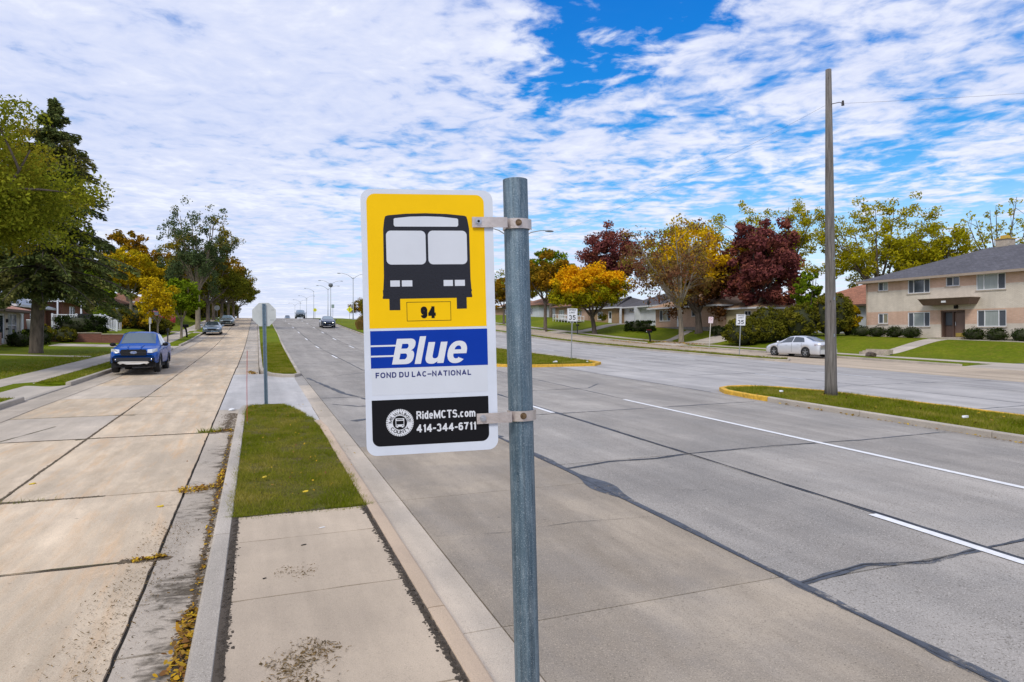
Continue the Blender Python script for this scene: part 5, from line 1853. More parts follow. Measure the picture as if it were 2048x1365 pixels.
tree('upright green tree in the scrub left of the wooden pole', 'tree', (47.0, 45.6, gz(47, 45.6)), 6.6, (1.25, 1.25), .6, .14, F_YOUNG, M_BARK, 7000, .18, 70, seed=110, fill=.2)
for i_, (x_, y_, r_, f_, lb_) in enumerate([
        (41.3, 47.6, (1.7, 1.6, 2.5), F_SCRUB, 'olive scrub behind the second speed limit sign'),
        (43.3, 46.4, (1.5, 1.6, 2.0), F_SCRUB, 'low scrub between the speed limit sign and the silver car'),
        (45.3, 44.6, (1.8, 1.6, 3.0), F_SCRUB, 'tall scrub directly behind the silver car'),
        (47.0, 42.8, (1.5, 1.5, 3.9), F_SCRUB, 'tallest bushy scrub just left of the wooden pole'),
        (46.0, 49.6, (1.6, 1.6, 2.6), F_SCRUB, 'scrub under the large purple maple'),
        (49.6, 43.4, (.9, .9, 2.8), F_YELG, 'yellowish bush right of the wooden pole')]):
    shrub(lb_, 'shrub', (x_, y_, gz(x_, y_)), r_, f_, 5200, .17, seed=120 + i_, name='wild_shrub', clumps=80)
for i_, yy in enumerate([40.6, 39.05, 37.5, 36.1, 31.3, 29.75, 28.1]):
    nm_ = ['first', 'second', 'third', 'fourth', 'fifth', 'sixth', 'seventh'][i_]
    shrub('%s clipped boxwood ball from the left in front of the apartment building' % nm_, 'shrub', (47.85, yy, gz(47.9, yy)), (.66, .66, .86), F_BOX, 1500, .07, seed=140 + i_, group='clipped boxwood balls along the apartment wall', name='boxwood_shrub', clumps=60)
shrub('dark clipped hedge in front of the tan-roofed house', 'hedge', (44.0, 69.0, gz(44, 69)), (.8, 2.6, 1.25), F_YEW, 4200, .12, seed=150, name='hedge', boxy=True, clumps=90)
for i_, (x_, y_, lb_) in enumerate([(44.6, 55.0, 'dark round shrub at the foot of the cream siding'), (45.3, 53.8, 'second dark round shrub under the purple maple')]):
    shrub(lb_, 'shrub', (x_, y_, gz(x_, y_)), (.8, .8, 1.0), F_YEW, 1400, .10, seed=155 + i_, name='round_shrub', clumps=40)
shrub('dark flat-topped yew hedge above the brick retaining wall', 'hedge', (-13.0, 60.6, gz(-13, 60.6)), (1.75, .9, 1.25), F_YEW, 6000, .09, seed=160, name='hedge', boxy=True, clumps=120)
for i_, (x_, y_, r_, f_, lb_) in enumerate([
        (-14.6, 52.2, (.75, .8, .95), F_BOX, 'round clipped shrub at the left edge by the beige house'),
        (-14.4, 54.6, (.9, 1.1, 1.15), F_BOX, 'dark clipped shrub below the beige house window'),
        (-14.7, 56.6, (.7, .8, 1.5), F_AUT, 'brownish shrub at the corner of the beige house'),
        (-13.6, 58.4, (.8, .6, 1.1), F_SCRUB, 'shrub between the spruce trunk and the brick wall')]):
    shrub(lb_, 'shrub', (x_, y_, gz(x_, y_)), r_, f_, 2600, .09, seed=165 + i_, name='garden_shrub', clumps=60)
for i_, (x_, y_, r_, f_, lb_) in enumerate([
        (-12.9, 69.0, (1.2, 1.2, 2.2), F_YOUNG, 'bright green bush behind the white porch'),
        (-11.6, 68.6, (1.1, 1.1, 1.9), F_AUT, 'golden-brown bush right of the porch steps'),
        (-10.6, 70.0, (1.2, 1.2, 1.8), F_AUT, 'rusty bush in the hedgerow behind the pickup'),
        (-9.7, 71.6, (1.1, 1.3, 1.8), F_SCRUB, 'green bush in the hedgerow behind the pole sign'),
        (-8.9, 73.4, (1.0, 1.2, 1.6), F_SCRUB, 'end bush of the hedgerow by the yellow street tree')]):
    shrub(lb_, 'shrub', (x_, y_, gz(x_, y_)), r_, f_, 3600, .13, seed=170 + i_, name='garden_bush', clumps=70)
# ------------------------------------------------------------------ vehicles
def ip(x, pts):
    return float(np.interp(x, [p[0] for p in pts], [p[1] for p in pts]))


M_INNER = mat('wheel_well_black', (.008, .008, .009), .9)
M_CARGLASS = mat('car_glass', (.030, .040, .048), .05, spec=1.0, coat=.5)
M_CARGLASS2 = mat('pale_reflecting_glass', (.16, .22, .27), .08, spec=1.0, coat=.8)  # pale base colour carries a painted-in reflection
M_LAMP = mat('headlight_lens', (.70, .73, .76), .12, metal=.3, coat=1.0)
M_LIT = mat('lit_headlight', (1.0, 1.0, .88), .3, emit=6.0)
M_TAIL = mat('tail_light_lens', (.30, .02, .02), .15, coat=1.0)
M_TRIM = mat('dark_trim', (.022, .024, .028), .5)
M_ALLOY = mat('alloy_rim', (.50, .52, .55), .3, metal=.8)


def wheel(parent, x, y, r, w, sgn, spokes=5):
    wh = thing('wheel', None, None, (x, y, r))
    wh.parent = parent
    b = MB()
    k = 24
    prof = [(-w / 2, r * .66), (-w / 2, r * .93), (-w * .36, r), (w * .36, r), (w / 2, r * .93), (w / 2, r * .66)]
    for (yy, rr) in prof:
        for i in range(k):
            a = 2 * PI * i / k
            b.v.append((rr * math.cos(a), yy, rr * math.sin(a)))
    for j in range(len(prof) - 1):
        for i in range(k):
            i2 = (i + 1) % k
            b.f.append((j * k + i, j * k + i2, (j + 1) * k + i2, (j + 1) * k + i))
    b.build('tyre', M_RUBBER, wh, True)
    b = MB()
    yo = sgn * (w / 2 - .015)
    b.tube([(0, yo - sgn * .05, 0), (0, yo - sgn * .045, 0)], r * .66, 24)
    b.build('rim_well', M_INNER, wh)
    b = MB()
    b.tube([(0, yo - sgn * .04, 0), (0, yo, 0)], [r * .17, r * .13], 12)
    for i in range(spokes):
        a = 2 * PI * i / spokes + .3
        d = Vector((math.cos(a), 0, math.sin(a)))
        t = Vector((-math.sin(a), 0, math.cos(a)))
        o = Vector((0, yo, 0))
        v = [o + d * r * .1 + t * r * .10, o + d * r * .1 - t * r * .10, o + d * r * .64 - t * r * .075, o + d * r * .64 + t * r * .075]
        b.poly([tuple(q) for q in v], (0, -sgn * .03, 0))
    for i in range(24):
        a, a2 = 2 * PI * i / 24, 2 * PI * (i + 1) / 24
        q = [(rr * math.cos(aa), yo, rr * math.sin(aa)) for rr, aa in ((r * .67, a), (r * .67, a2), (r * .61, a2), (r * .61, a))]
        b.poly(q, (0, -sgn * .04, 0))
    b.build('rim', M_ALLOY, wh)
    return wh


def car(name, label, cat, loc, rz, sp, paint, glass=None, lit=False, group=None):
    """sp: L, W, top, belt, roofw, planw, wheels(xf,xr), r, bed(optional). Local +X is the front."""
    t = thing(name, label, cat, loc, rz, group)
    glass = glass or M_CARGLASS
    L, W_ = sp['L'], sp['W'] / 2
    xf, xr, R0 = sp['xf'], sp['xr'], sp['r']
    arch = R0 * 1.18

    def bottom(x):
        z = sp.get('sill', .24)
        for xc in (xf, xr):
            d = abs(x - xc)
            if d < arch:
                z = max(z, R0 + math.sqrt(arch ** 2 - d ** 2) * .93)
        if x > L / 2 - .25:
            z = max(z, sp.get('sill', .24) + (x - L / 2 + .25) * .35)
        return z

    def surf(x, q):
        """q 0..8 around from the sill to the roof centre"""
        zt, zb = ip(x, sp['top']), ip(x, sp['belt'])
        zb = min(zb, zt - .01)
        w = W_ * ip(x, sp['plan'])
        wr = W_ * ip(x, sp['roofw'])
        z0 = bottom(x)
        P = [(w * .93, z0), (w * .985, z0 + (zb - z0) * .10), (w, z0 + (zb - z0) * .45), (w * .99, z0 + (zb - z0) * .78), (w * .955, zb),
             (w * .93 * .45 + wr * .55, zb + (zt - zb) * .5), (wr, zt - (zt - zb) * .10 - .012), (wr * .72, zt - .012), (0, zt)]
        i = int(min(q, 7.999))
        f = q - i
        return (P[i][0] * (1 - f) + P[i + 1][0] * f, P[i][1] * (1 - f) + P[i + 1][1] * f)
    xs = sorted(set([round(-L / 2 + L * i / 44, 4) for i in range(45)] + [round(xc + arch * c, 4) for xc in (xf, xr) for c in (-1, -.97, -.85, -.6, -.3, 0, .3, .6, .85, .97, 1)] + [p[0] for p in sp['top'] if abs(p[0]) <= L / 2]))
    b = MB()
    nq = 9
    for x in xs:
        for s in (1, -1):
            for q in range(nq):
                y, z = surf(x, q)
                b.v.append((x, y * s, z))
    for i in range(len(xs) - 1):
        for si in (0, 1):
            for q in range(nq - 1):
                a = (i * 2 + si) * nq + q
                c = a + 2 * nq
                f = (a, c, c + 1, a + 1)
                b.f.append(f[::-1] if si == 0 else f)
    for i in (0, len(xs) - 1):
        for q in range(nq - 1):
            a = (i * 2) * nq + q
            c = (i * 2 + 1) * nq + q
            f = (a, a + 1, c + 1, c)
            b.f.append(f if i == 0 else f[::-1])
    b.build('body', paint, t, True)
    # floor and wheel wells
    b = MB()
    b.box((0, 0, .36), (L - .3, W_ * 1.72, .22))
    b.box(((xf + xr) / 2, 0, .50), (L * .75, W_ * 1.70, .5))
    b.build('underbody', M_INNER, t)
    # sill, door gaps and handles
    # glass
    def sheet_patch(name_, x0f, x1f, q0, q1, n1=8, n2=3, off=.006, m=None, sides=(1, -1), par=t):
        for s in sides:
            g = MB()
            for j in range(n2 + 1):
                q = q0 + (q1 - q0) * j / n2
                xa, xb = x0f(j / n2), x1f(j / n2)
                for i in range(n1 + 1):
                    x = xa + (xb - xa) * i / n1
                    y, z = surf(x, q)
                    g.v.append((x, (y + off) * s, z + off * .4))
            for j in range(n2):
                for i in range(n1):
                    a = j * (n1 + 1) + i
                    f = (a, a + 1, a + n1 + 2, a + n1 + 1)
                    g.f.append(f if s < 0 else f[::-1])
            g.build(name_, m or glass, par, True)
    for (a0, a1, c0, c1) in sp['side']:       # (bottom rear x, bottom front x, top rear x, top front x)
        sheet_patch('side_window', lambda u_, a0=a0, c0=c0: a0 + (c0 - a0) * u_, lambda u_, a1=a1, c1=c1: a1 + (c1 - a1) * u_, 4.22, 5.86)

    def cross_patch(name_, xa, xb, inset, m):
        g = MB()
        n1, n2 = 6, 8
        for i in range(n1 + 1):
            x = xa + (xb - xa) * i / n1
            wr, _ = surf(x, 6)
            for j in range(n2 + 1):
                yy = (2 * j / n2 - 1) * (wr - inset)
                q = 8 - abs(yy) / max(wr, .01) * 2 * (1 if abs(yy) < wr * .72 else 1)
                # locate q for this y
                lo, hi = 6.0, 8.0
                for _ in range(14):
                    m_ = (lo + hi) / 2
                    if surf(x, m_)[0] > abs(yy):
                        lo = m_
                    else:
                        hi = m_
                z = surf(x, lo)[1]
                g.v.append((x, yy, z + .008))
        sg = 1 if xb > xa else -1
        for i in range(n1):
            for j in range(n2):
                a = i * (n2 + 1) + j
                f = (a, a + n2 + 1, a + n2 + 2, a + 1)
                g.f.append(f if sg > 0 else f[::-1])
        return g.build(name_, m, t, True)
    cross_patch('windscreen', sp['ws'][0], sp['ws'][1], .05, glass)
    if sp.get('rs'):
        cross_patch('rear_window', sp['rs'][0], sp['rs'][1], .06, glass)
    # door gaps
    for x in sp['doors']:
        for s in (1, -1):
            g = MB()
            for q in (1.2, 2, 3, 4.0):
                y, z = surf(x, q)
                for dx in (-.008, .008):
                    g.v.append((x + dx, (y + .0035) * s, z))
            for i in range(3):
                f = (2 * i, 2 * i + 1, 2 * i + 3, 2 * i + 2)
                g.f.append(f if s < 0 else f[::-1])
            g.build('door_gap', M_INNER, t)
    for x in sp['handles']:
        for s in (1, -1):
            y, z = surf(x, 3.3)
            MB().box((x, (y + .012) * s, z), (.17, .03, .03)).build('door_handle', sp.get('hm', paint), t)
    # mirrors
    for s in (1, -1):
        y, z = surf(sp['mir'], 4)
        g = MB()
        g.ell((sp['mir'], (y + .14) * s, z + .10), (.07, .13, .085), 10, 6)
        g.box((sp['mir'], (y + .03) * s, z + .05), (.05, .10, .04))
        g.build('mirror', sp.get('mm', paint), t, True)
    for xc in (xf, xr):
        for s in (1, -1):
            wheel(t, xc, s * (W_ - sp['tw'] / 2 - .02), R0, sp['tw'], s, sp.get('spokes', 5))
    # face
    fx = L / 2
    fz = sp['face']
    for s in (1, -1):
        g = MB()
        hw0, hw1 = fz['hl']
        y0, y1 = hw0 * W_, hw1 * W_
        z0, z1 = fz['hz']
        d_ = fz.get('back', .22)
        g.poly([(fx + .012, s * y0, z0), (fx - .02, s * (y0 + y1) / 2, z0 - .01), (fx - d_, s * y1, z0 + .05), (fx - d_, s * y1, z1 + .02), (fx - .05, s * (y0 + y1) / 2, z1), (fx + .002, s * y0, z1 - .02)][::s], (-.05, 0, 0))
        g.build('headlight', M_LIT if lit else M_LAMP, t)
    g = MB()
    gw, gz0, gz1 = fz['grille']
    gw *= W_
    zc = (gz0 + gz1) / 2
    g.poly([(fx + .014, -gw, zc), (fx + .014, -gw * .93, gz1), (fx + .014, gw * .93, gz1), (fx + .014, gw, zc), (fx + .014, gw * .90, gz0), (fx + .014, -gw * .90, gz0)][::-1], (-.06, 0, 0))
    gr = g.build('grille', M_BLACK, t)
    if 'bumper' in fz:
        bz0, bz1 = fz['bumper']
        g = MB()
        yy = W_ * .96
        pts = [(fx - .32, -yy), (fx - .06, -yy * .90), (fx + .045, -yy * .6), (fx + .05, 0), (fx + .045, yy * .6), (fx - .06, yy * .90), (fx - .32, yy), (fx - .32, yy * .8), (fx - .1, 0), (fx - .32, -yy * .8)]
        g.poly([(p[0], p[1], bz0) for p in pts][::-1], (0, 0, bz1 - bz0))
        g.build('front_bumper', fz.get('bm', paint), t)
    return t, surf


def paint(name, col, metal=.35, rough=.28):
    return mat(name, col, rough, metal=metal, coat=1.0)


P_BLUE = mat('blue_paint', (.001, .075, .38), .4, metal=.15, coat=.35, spec=.3)
M_PKGLASS = mat('sky_reflection_glass', (.075, .11, .135), .06, spec=1.0, coat=.5)  # sky reflection on the pickup's glass is put into this paler colour
P_SILV = paint('silver_paint', (.66, .68, .72), .35, .28)
P_DARK = paint('slate_paint', (.20, .26, .32), .6, .3)
P_GREY = paint('grey_green_paint', (.16, .20, .21), .5, .3)
P_RED = paint('red_paint', (.32, .01, .02), .2, .3)

SEDAN = dict(L=4.85, W=1.85, xf=1.47, xr=-1.31, r=.335, tw=.22, sill=.22,
             top=[(-2.425, .86), (-2.35, 1.03), (-1.95, 1.09), (-1.75, 1.11), (-1.0, 1.385), (-.5, 1.455), (.0, 1.46), (.35, 1.42), (1.25, 1.03), (1.35, 1.00), (2.0, .86), (2.3, .74), (2.425, .58)],
             belt=[(-2.425, .78), (-2.3, .96), (-1.6, .99), (0, .94), (1.1, .90), (1.4, .90), (2.0, .78), (2.3, .66), (2.425, .5)],
             roofw=[(-2.425, .72), (-1.8, .70), (-1.0, .58), (0, .60), (.5, .62), (1.25, .74), (1.8, .80), (2.425, .62)],
             plan=[(-2.425, .80), (-2.25, .93), (-1.6, 1.0), (1.5, 1.0), (2.05, .95), (2.3, .86), (2.425, .70)],
             side=[(-1.22, -.20, -.92, -.20), (-.12, 1.02, -.12, .42)], ws=(1.22, .38), rs=(-1.72, -1.02), doors=[-1.02, -.16, 1.12], handles=[-.72, .28], mir=.92,
             face=dict(hl=(.52, .86), hz=(.60, .70), grille=(.42, .44, .62), bumper=None))
SEDAN['face'].pop('bumper')

# silver sedan parked facing away on the right frontage street
sil, sf = car('parked_car', 'silver sedan with tinted windows parked on the right street beside the scrub', 'car', (35.15, 34.8, zr(34.8)), PI / 2 + .02, SEDAN, P_SILV)
g = MB()
for s in (1, -1):
    g = MB()
    g.poly([(-2.43, s * .50, .84), (-2.40, s * .80, .86), (-2.10, s * .91, .90), (-2.10, s * .90, .80), (-2.42, s * .74, .76), (-2.435, s * .52, .77)][::-s], (.02, 0, 0))
    g.build('tail_light', mat('clear_red_lens', (.42, .36, .40), .15, coat=1.0), sil)
MB().box((-2.44, 0, .80), (.03, .62, .13)).build('plate_recess_shade', mat('silver_shadow', (.25, .27, .30), .4), sil)  # raised panel; the recess's shadow is put into its darker silver
MB().box((-2.458, 0, .795), (.01, .30, .10)).build('number_plate', M_WHITE, sil)
MB().box((-2.40, 0, .40), (.12, 1.45, .28)).build('rear_bumper', P_SILV, sil)
# dark sedan and hatchback on the left street
car('parked_car', 'slate sedan parked at the left kerb under the first round maple', 'car', (-4.35, 75.4, zr(75.4)), -PI / 2 + .02, SEDAN, P_DARK)[0].scale = (.95, 1, .95)
s2 = car('parked_car', 'grey-green sedan parked up the left street beyond the slate one', 'car', (-3.75, 96.2, zr(96.2)), -PI / 2, SEDAN, P_GREY, M_CARGLASS2)[0]
car('parked_car', 'red car standing on a driveway among the left gardens, partly hidden', 'car', (-10.6, 78.2, gz(-10.6, 78.2)), PI + .1, SEDAN, P_RED)
# oncoming car and SUV
onc = dict(SEDAN)
onc.update(L=4.5, xf=1.35, xr=-1.3, W=1.86)
onc['top'] = [(-2.25, .9), (-2.2, 1.15), (-1.9, 1.3), (-1.3, 1.50), (-.5, 1.60), (.0, 1.60), (.3, 1.56), (1.15, 1.12), (1.25, 1.08), (1.9, .96), (2.15, .84), (2.25, .66)]
onc['belt'] = [(-2.25, .8), (-2.1, 1.0), (0, .98), (1.0, .98), (1.3, .98), (1.9, .88), (2.15, .76), (2.25, .55)]
onc['roofw'] = [(-2.25, .7), (-1.0, .64), (0, .64), (.4, .66), (1.15, .76), (1.8, .82), (2.25, .68)]
onc['plan'] = [(-2.25, .86), (-2.0, .97), (1.5, 1.0), (1.95, .95), (2.25, .80)]
onc['side'] = [(-1.3, -.2, -1.15, -.2), (-.12, .95, -.12, .38)]
onc['ws'] = (1.12, .34)
onc['rs'] = (-2.1, -1.5)
car('moving_car', 'dark blue-grey car with lit headlights driving down the hill towards the viewer', 'car', (8.9, 91.5, zr(91.5)), -PI / 2, onc, paint('deep_blue_grey_paint', (.03, .045, .08), .4), M_CARGLASS2, lit=True)
suv = dict(onc)
suv['top'] = [(x, z * 1.16) for x, z in onc['top']]
suv['belt'] = [(x, z * 1.12) for x, z in onc['belt']]
suv.update(r=.38, W=1.98, sill=.3)
suv['roofw'] = [(-2.25, .84), (-1.0, .78), (0, .78), (.4, .80), (1.15, .84), (2.25, .72)]
suv['face'] = dict(hl=(.52, .86), hz=(.78, .90), grille=(.46, .60, .84))
car('moving_car', 'dark boxy utility vehicle on the hill, farther up than the car with lit headlights', 'car', (8.6, 146, zr(146)), -PI / 2, suv, paint('dark_teal_paint', (.035, .06, .075), .4), M_CARGLASS2)
car('moving_car', 'tiny dark car just breaking over the hill crest', 'car', (12.2 - 1.2, 268, zr(268) + .25), -PI / 2, suv, P_DARK)

# blue pickup
PK = dict(L=5.35, W=1.90, xf=1.72, xr=-1.50, r=.395, tw=.26, sill=.42,
          top=[(-2.675, 1.25), (-2.6, 1.32), (-.95, 1.36), (-.93, 1.38), (-.72, 1.74), (-.3, 1.80), (.3, 1.81), (.62, 1.765), (1.28, 1.26), (1.36, 1.20), (2.1, 1.14), (2.42, 1.06), (2.58, .94), (2.675, .78)],
          belt=[(-2.675, 1.18), (-2.6, 1.25), (-.95, 1.28), (-.5, 1.17), (1.2, 1.12), (1.4, 1.10), (2.1, 1.02), (2.45, .94), (2.675, .70)],
          roofw=[(-2.675, .90), (-1.0, .90), (-.9, .72), (-.6, .70), (.5, .70), (1.28, .78), (2.0, .82), (2.675, .72)],
          plan=[(-2.675, .97), (-2.5, 1.0), (1.9, 1.0), (2.35, .97), (2.675, .86)],
          side=[(-.80, .12, -.62, .12), (.20, 1.06, .20, .62)], ws=(1.26, .66), rs=None, doors=[-.86, .16, 1.16], handles=[-.55, .48], mir=1.02, spokes=6, hm=None, mm=M_BLACK,
          face=dict(hl=(.56, .93), hz=(.86, 1.02), back=.26, grille=(.53, .74, 1.0), bumper=(.50, .66), bm=mat('grey_bumper_plastic', (.025, .027, .032), .6, spec=.3)))
PK['hm'] = P_BLUE
pk, pf = car('pickup_truck', 'shiny blue four-door pickup truck parked at the left kerb', 'pickup truck', (-4.76, 33.1, zr(33.1)), -PI / 2 + .015, PK, P_BLUE, M_PKGLASS)
pk.rotation_euler[1] = -.02
pk.scale = (.97, .95, .97)
b = MB()
b.poly([(2.70, -.60, .44), (2.72, -.5, .53), (2.72, -.18, .505), (2.72, .18, .505), (2.72, .5, .53), (2.70, .60, .44), (2.70, .50, .37), (2.72, .40, .41), (2.72, .25, .37), (2.72, -.25, .37), (2.72, -.40, .41), (2.70, -.5, .37)][::-1], (-.06, 0, 0))
b.build('skid_plate', mat('silver_trim', (.62, .60, .56), .4, metal=.4), pk)
g = MB()
g.box((2.60, 0, .61), (.16, 1.25, .10))
g.build('lower_grille', M_BLACK, pk)
for s in (1, -1):
    g = MB()
    g.box((2.60, s * .68, .575), (.14, .26, .15), rz=s * -.35)
    fg = g.build('fog_lamp_recess', M_BLACK, pk)
    MB().ell((2.665, s * .69, .58), (.02, .04, .04), 10, 6).build('fog_lamp', M_LAMP, fg)
    g = MB()
    g.tube([(1.9, s * .30, 1.165), (2.25, s * .26, 1.12), (2.5, s * .24, 1.02)], [.03, .035, .02], 8)
    g.build('bonnet_crease', P_BLUE, pk, True)
    # wheel arch flares
    for xc in (1.72, -1.50):
        g = MB()
        pp = [(xc + .475 * math.cos(a), s * .945, .395 + .44 * math.sin(a)) for a in [PI * i / 12 for i in range(13)]]
        g.tube(pp, .022, 6)
        g.build('wheel_arch_trim', M_TRIM, pk, True)
g = MB()
g.poly([(2.695, .13 * math.cos(a), .872 + .055 * math.sin(a)) for a in [2 * PI * i / 20 for i in range(20)]], (-.02, 0, 0))
em = g.build('badge', M_CHROME, pk)
g = MB()
g.poly([(2.705, .115 * math.cos(a), .872 + .043 * math.sin(a)) for a in [2 * PI * i / 20 for i in range(20)]], (-.01, 0, 0))
bf = g.build('badge_field', mat('badge_blue', (.02, .08, .32), .3), em)
tx = MB()
tmp = MB()
write(tmp, 'Ford', 0, 0, .056, .010, width=.165, track=.10, shear=.2)
tx.v = [(2.7065, v_[0] - .088, v_[2] + .848) for v_ in tmp.v]
tx.f = tmp.f[:]
tx.build('badge_lettering', M_CHROME, em)
MB().box((-1.80, 0, 1.335), (1.55, 1.5, .05)).build('dark_bed_panel', M_TRIM, pk)  # flat dark panel standing in for the open bed's dark recess
g = MB()
g.box((2.69, 0, .86), (.02, .98, .012))
g.box((2.69, 0, .93), (.02, .98, .010))
g.box((2.69, 0, .80), (.02, .98, .010))
g.build('grille_bar', mat('grille_bar_grey', (.05, .05, .055), .4), pk)

# ------------------------------------------------------------------ poles, lamps, signs
M_WOOD = bpy.data.materials.new('weathered_pole_wood')
M_WOOD.use_nodes = True
k = NT(M_WOOD.node_tree)
ob = k.new('ShaderNodeTexCoord').outputs['Object']
f1 = k.noise(k.mapping(ob, (1, 1, .045)), 26, 5, .72)
f2 = k.noise(k.mapping(ob, (1, 1, .5)), 4, 4, .6)
col = k.mix(k.ramp(f1, [(.36, 0.0), (.66, 1.0)]), (.075, .066, .060), (.215, .195, .178))
col = k.mix(k.ramp(f2, [(.55, 0.0), (.75, .6)]), col, (.13, .105, .085))
vv = k.new('ShaderNodeTexVoronoi', {'Vector': k.mapping(ob, (1.5, 1.5, .55)), 'Scale': 3.2})
col = k.mix(k.ramp(vv.outputs['Distance'], [(.05, .9), (.09, 0.0)]), col, (.03, .025, .02))
k.l.new(col, k.n['Principled BSDF'].inputs['Base Color'])
k.n['Principled BSDF'].inputs['Roughness'].default_value = .95
k.l.new(k.new('ShaderNodeBump', {'Height': f1, 'Strength': .8, 'Distance': .02}).outputs[0], k.n['Principled BSDF'].inputs['Normal'])
UP = (16.87, 15.42, zr(15.42) + .1)
up = thing('utility_pole', 'tall weathered grey wooden utility pole standing in the near median', 'utility pole', UP)
b = MB()
b.tube([(.0, 0, -.1), (-.01, 0, .35), (-.035, 0, 3.5), (-.075, 0, 7), (-.115, 0, 10.27)], [.205, .180, .150, .122, .086], 20)
b.build('pole', M_WOOD, up, True)
b = MB()
b.tube([(-.09, -.09, 9.16), (.02, -.30, 9.16), (.09, -.36, 9.12)], .012, 6)
b.tube([(.09, -.36, 9.05), (.09, -.36, 9.2)], [.045, .03], 10)
b.build('bracket', mat('dark_iron', (.05, .045, .045), .6, metal=.5), up)
for z_ in (1.9, 3.05, 4.3):
    MB().box((-.05, -.155, z_), (.03, .02, .09)).build('metal_tag', M_GALV, up)


def wire(label, a, c, sag=.5, r=.0035):
    a, c = Vector(a), Vector(c)
    pts = []
    for i in range(25):
        t = i / 24
        p = a.lerp(c, t)
        pts.append((p.x, p.y, p.z - 4 * sag * t * (1 - t)))
    o = MB().tube(pts, r, 5).build('overhead_wire', mat('wire_black', (.10, .10, .11), .6), None)
    return tag(o, label, 'wire')


wire('thin overhead wire running from the wooden pole away to the right', (UP[0] + .0, UP[1] - .36, UP[2] + 9.1), (34, 6, 10.6), .25)
wire('thin overhead wire sagging from the wooden pole to the double-arm street lamp', (UP[0] - .1, UP[1], UP[2] + 9.2), (16.6, 41.7, zr(41.7) + 7.6), .5, .003)

M_LPOLE = mat('lamp_post_steel', (.33, .36, .37), .5, metal=.5)


def street_lamp(label, x, y, h=7.9, arms=(1, -1), group='double-arm street lamps along the median'):
    t = thing('street_lamp', label, 'street lamp', (x, y, zr(y) + .1), 0, group)
    b = MB()
    b.tube([(0, 0, -.05), (0, 0, .5), (0, 0, h)], [.13, .11, .055], 10)
    b.build('pole', M_LPOLE, t, True)
    MB().box((0, 0, .08), (.36, .36, .16)).build('base', M_LPOLE, t)
    for s in arms:
        b = MB()
        b.tube([(0, 0, h - .35), (s * .55, 0, h + .15), (s * 1.2, 0, h + .50), (s * 1.9, 0, h + .66), (s * 2.3, 0, h + .68)], [.045, .042, .038, .032, .03], 8)
        a_ = b.build('arm', M_LPOLE, t, True)
        b = MB()
        b.ell((s * 2.58, 0, h + .66), (.36, .16, .075), 12, 6)
        l_ = b.build('luminaire', mat('luminaire_grey', (.20, .23, .25), .5, metal=.3), a_, True)
    return t


street_lamp('nearest double-arm street lamp, its pole hidden behind the bus sign post', 16.6, 41.7)
for x, y, h, ar, lb in [(16.6, 123, 7.9, (1, -1), 'double-arm street lamp nearest the sign edge, by the tan ornamental grass'),
                        (16.6, 162.5, 8.4, (1, -1), 'double-arm street lamp with a dark collar behind the oncoming car'),
                        (16.8, 171, 7.6, (1, -1), 'pale street lamp just left of the collared lamp'),
                        (16.6, 213, 8.9, (-1,), 'single-arm street lamp above the dark boxy vehicle'),
                        (16.6, 245, 8.0, (1, -1), 'slim double-arm street lamp beyond the boxy vehicle'),
                        (16.6, 282, 8.0, (1, -1), 'small double-arm street lamp near the crest'),
                        (16.6, 322, 8.0, (1, -1), 'tiny farthest street lamp at the crest')]:
    street_lamp(lb, x, y, h, ar)
cl_ = MB()
cl_.ell((0, 0, 0), (.55, .55, .5), 10, 6)
o = cl_.build('banner_collar', mat('collar_dark', (.12, .13, .14), .6), None, True)
for c_ in bpy.data.objects:
    if c_.name.startswith('street_lamp') and abs(c_.location.y - 162.5) < .1:
        o.parent = c_
        o.location = (0, 0, 8.0)

M_SPOST = mat('sign_post_steel', (.30, .31, .31), .5, metal=.6)
M_SFACE = mat('white_sign_face', (.66, .67, .69), .4)
M_SINK = mat('sign_black_ink', (.012, .014, .018), .4)


def speed_sign(label, x, y, z, hz, lean, rz):
    t = thing('speed_limit_sign', label, 'road sign', (x, y, z), rz, 'white speed limit signs')
    t.rotation_euler = (0, lean, rz)
    b = MB()
    b.box((0, 0, hz / 2), (.055, .035, hz + .4))
    b.build('post', M_SPOST, t)
    b = MB()
    out = rrect(-.305, -.38, .305, .38, .04, 5)
    b.poly([(p[0], -.03, hz + p[1]) for p in out], (0, .004, 0))
    f = b.build('sign_face', M_SFACE, t)
    tb_ = MB()
    write(tb_, 'SPEED', -.215, .235 + hz, .105, .020, width=.43, z0=.031)
    write(tb_, 'LIMIT', -.185, .085 + hz, .105, .020, width=.37, z0=.031)
    write(tb_, '35', -.20, -.29 + hz, .28, .052, width=.40, z0=.031)
    tb_.build('sign_lettering', M_SINK, f)
    b = MB()
    for r_, w_ in (((-.285, -.36, .285, .36), .010),):
        x0, z0, x1, z1 = r_
        for q in ((x0, z0, x1, z0 + w_), (x0, z1 - w_, x1, z1), (x0, z0 + w_, x0 + w_, z1 - w_), (x1 - w_, z0 + w_, x1, z1 - w_)):
            b.add([(q[0], -.031, hz + q[1]), (q[2], -.031, hz + q[1]), (q[2], -.031, hz + q[3]), (q[0], -.031, hz + q[3])], [(0, 1, 2, 3)])
    b.build('sign_border', M_SINK, f)
    return t


# first: base at the tip of the second median; second: on the grass verge
speed_sign('white speed limit 35 sign at the tip of the second median', 17.1, 34.1, zr(34.1) + .1, 2.62, .02, -.25)
speed_sign('white speed limit 35 sign on the grass verge left of the silver car', 30.35, 35.3, zr(35.3) + .1, 2.42, .04, -.5)

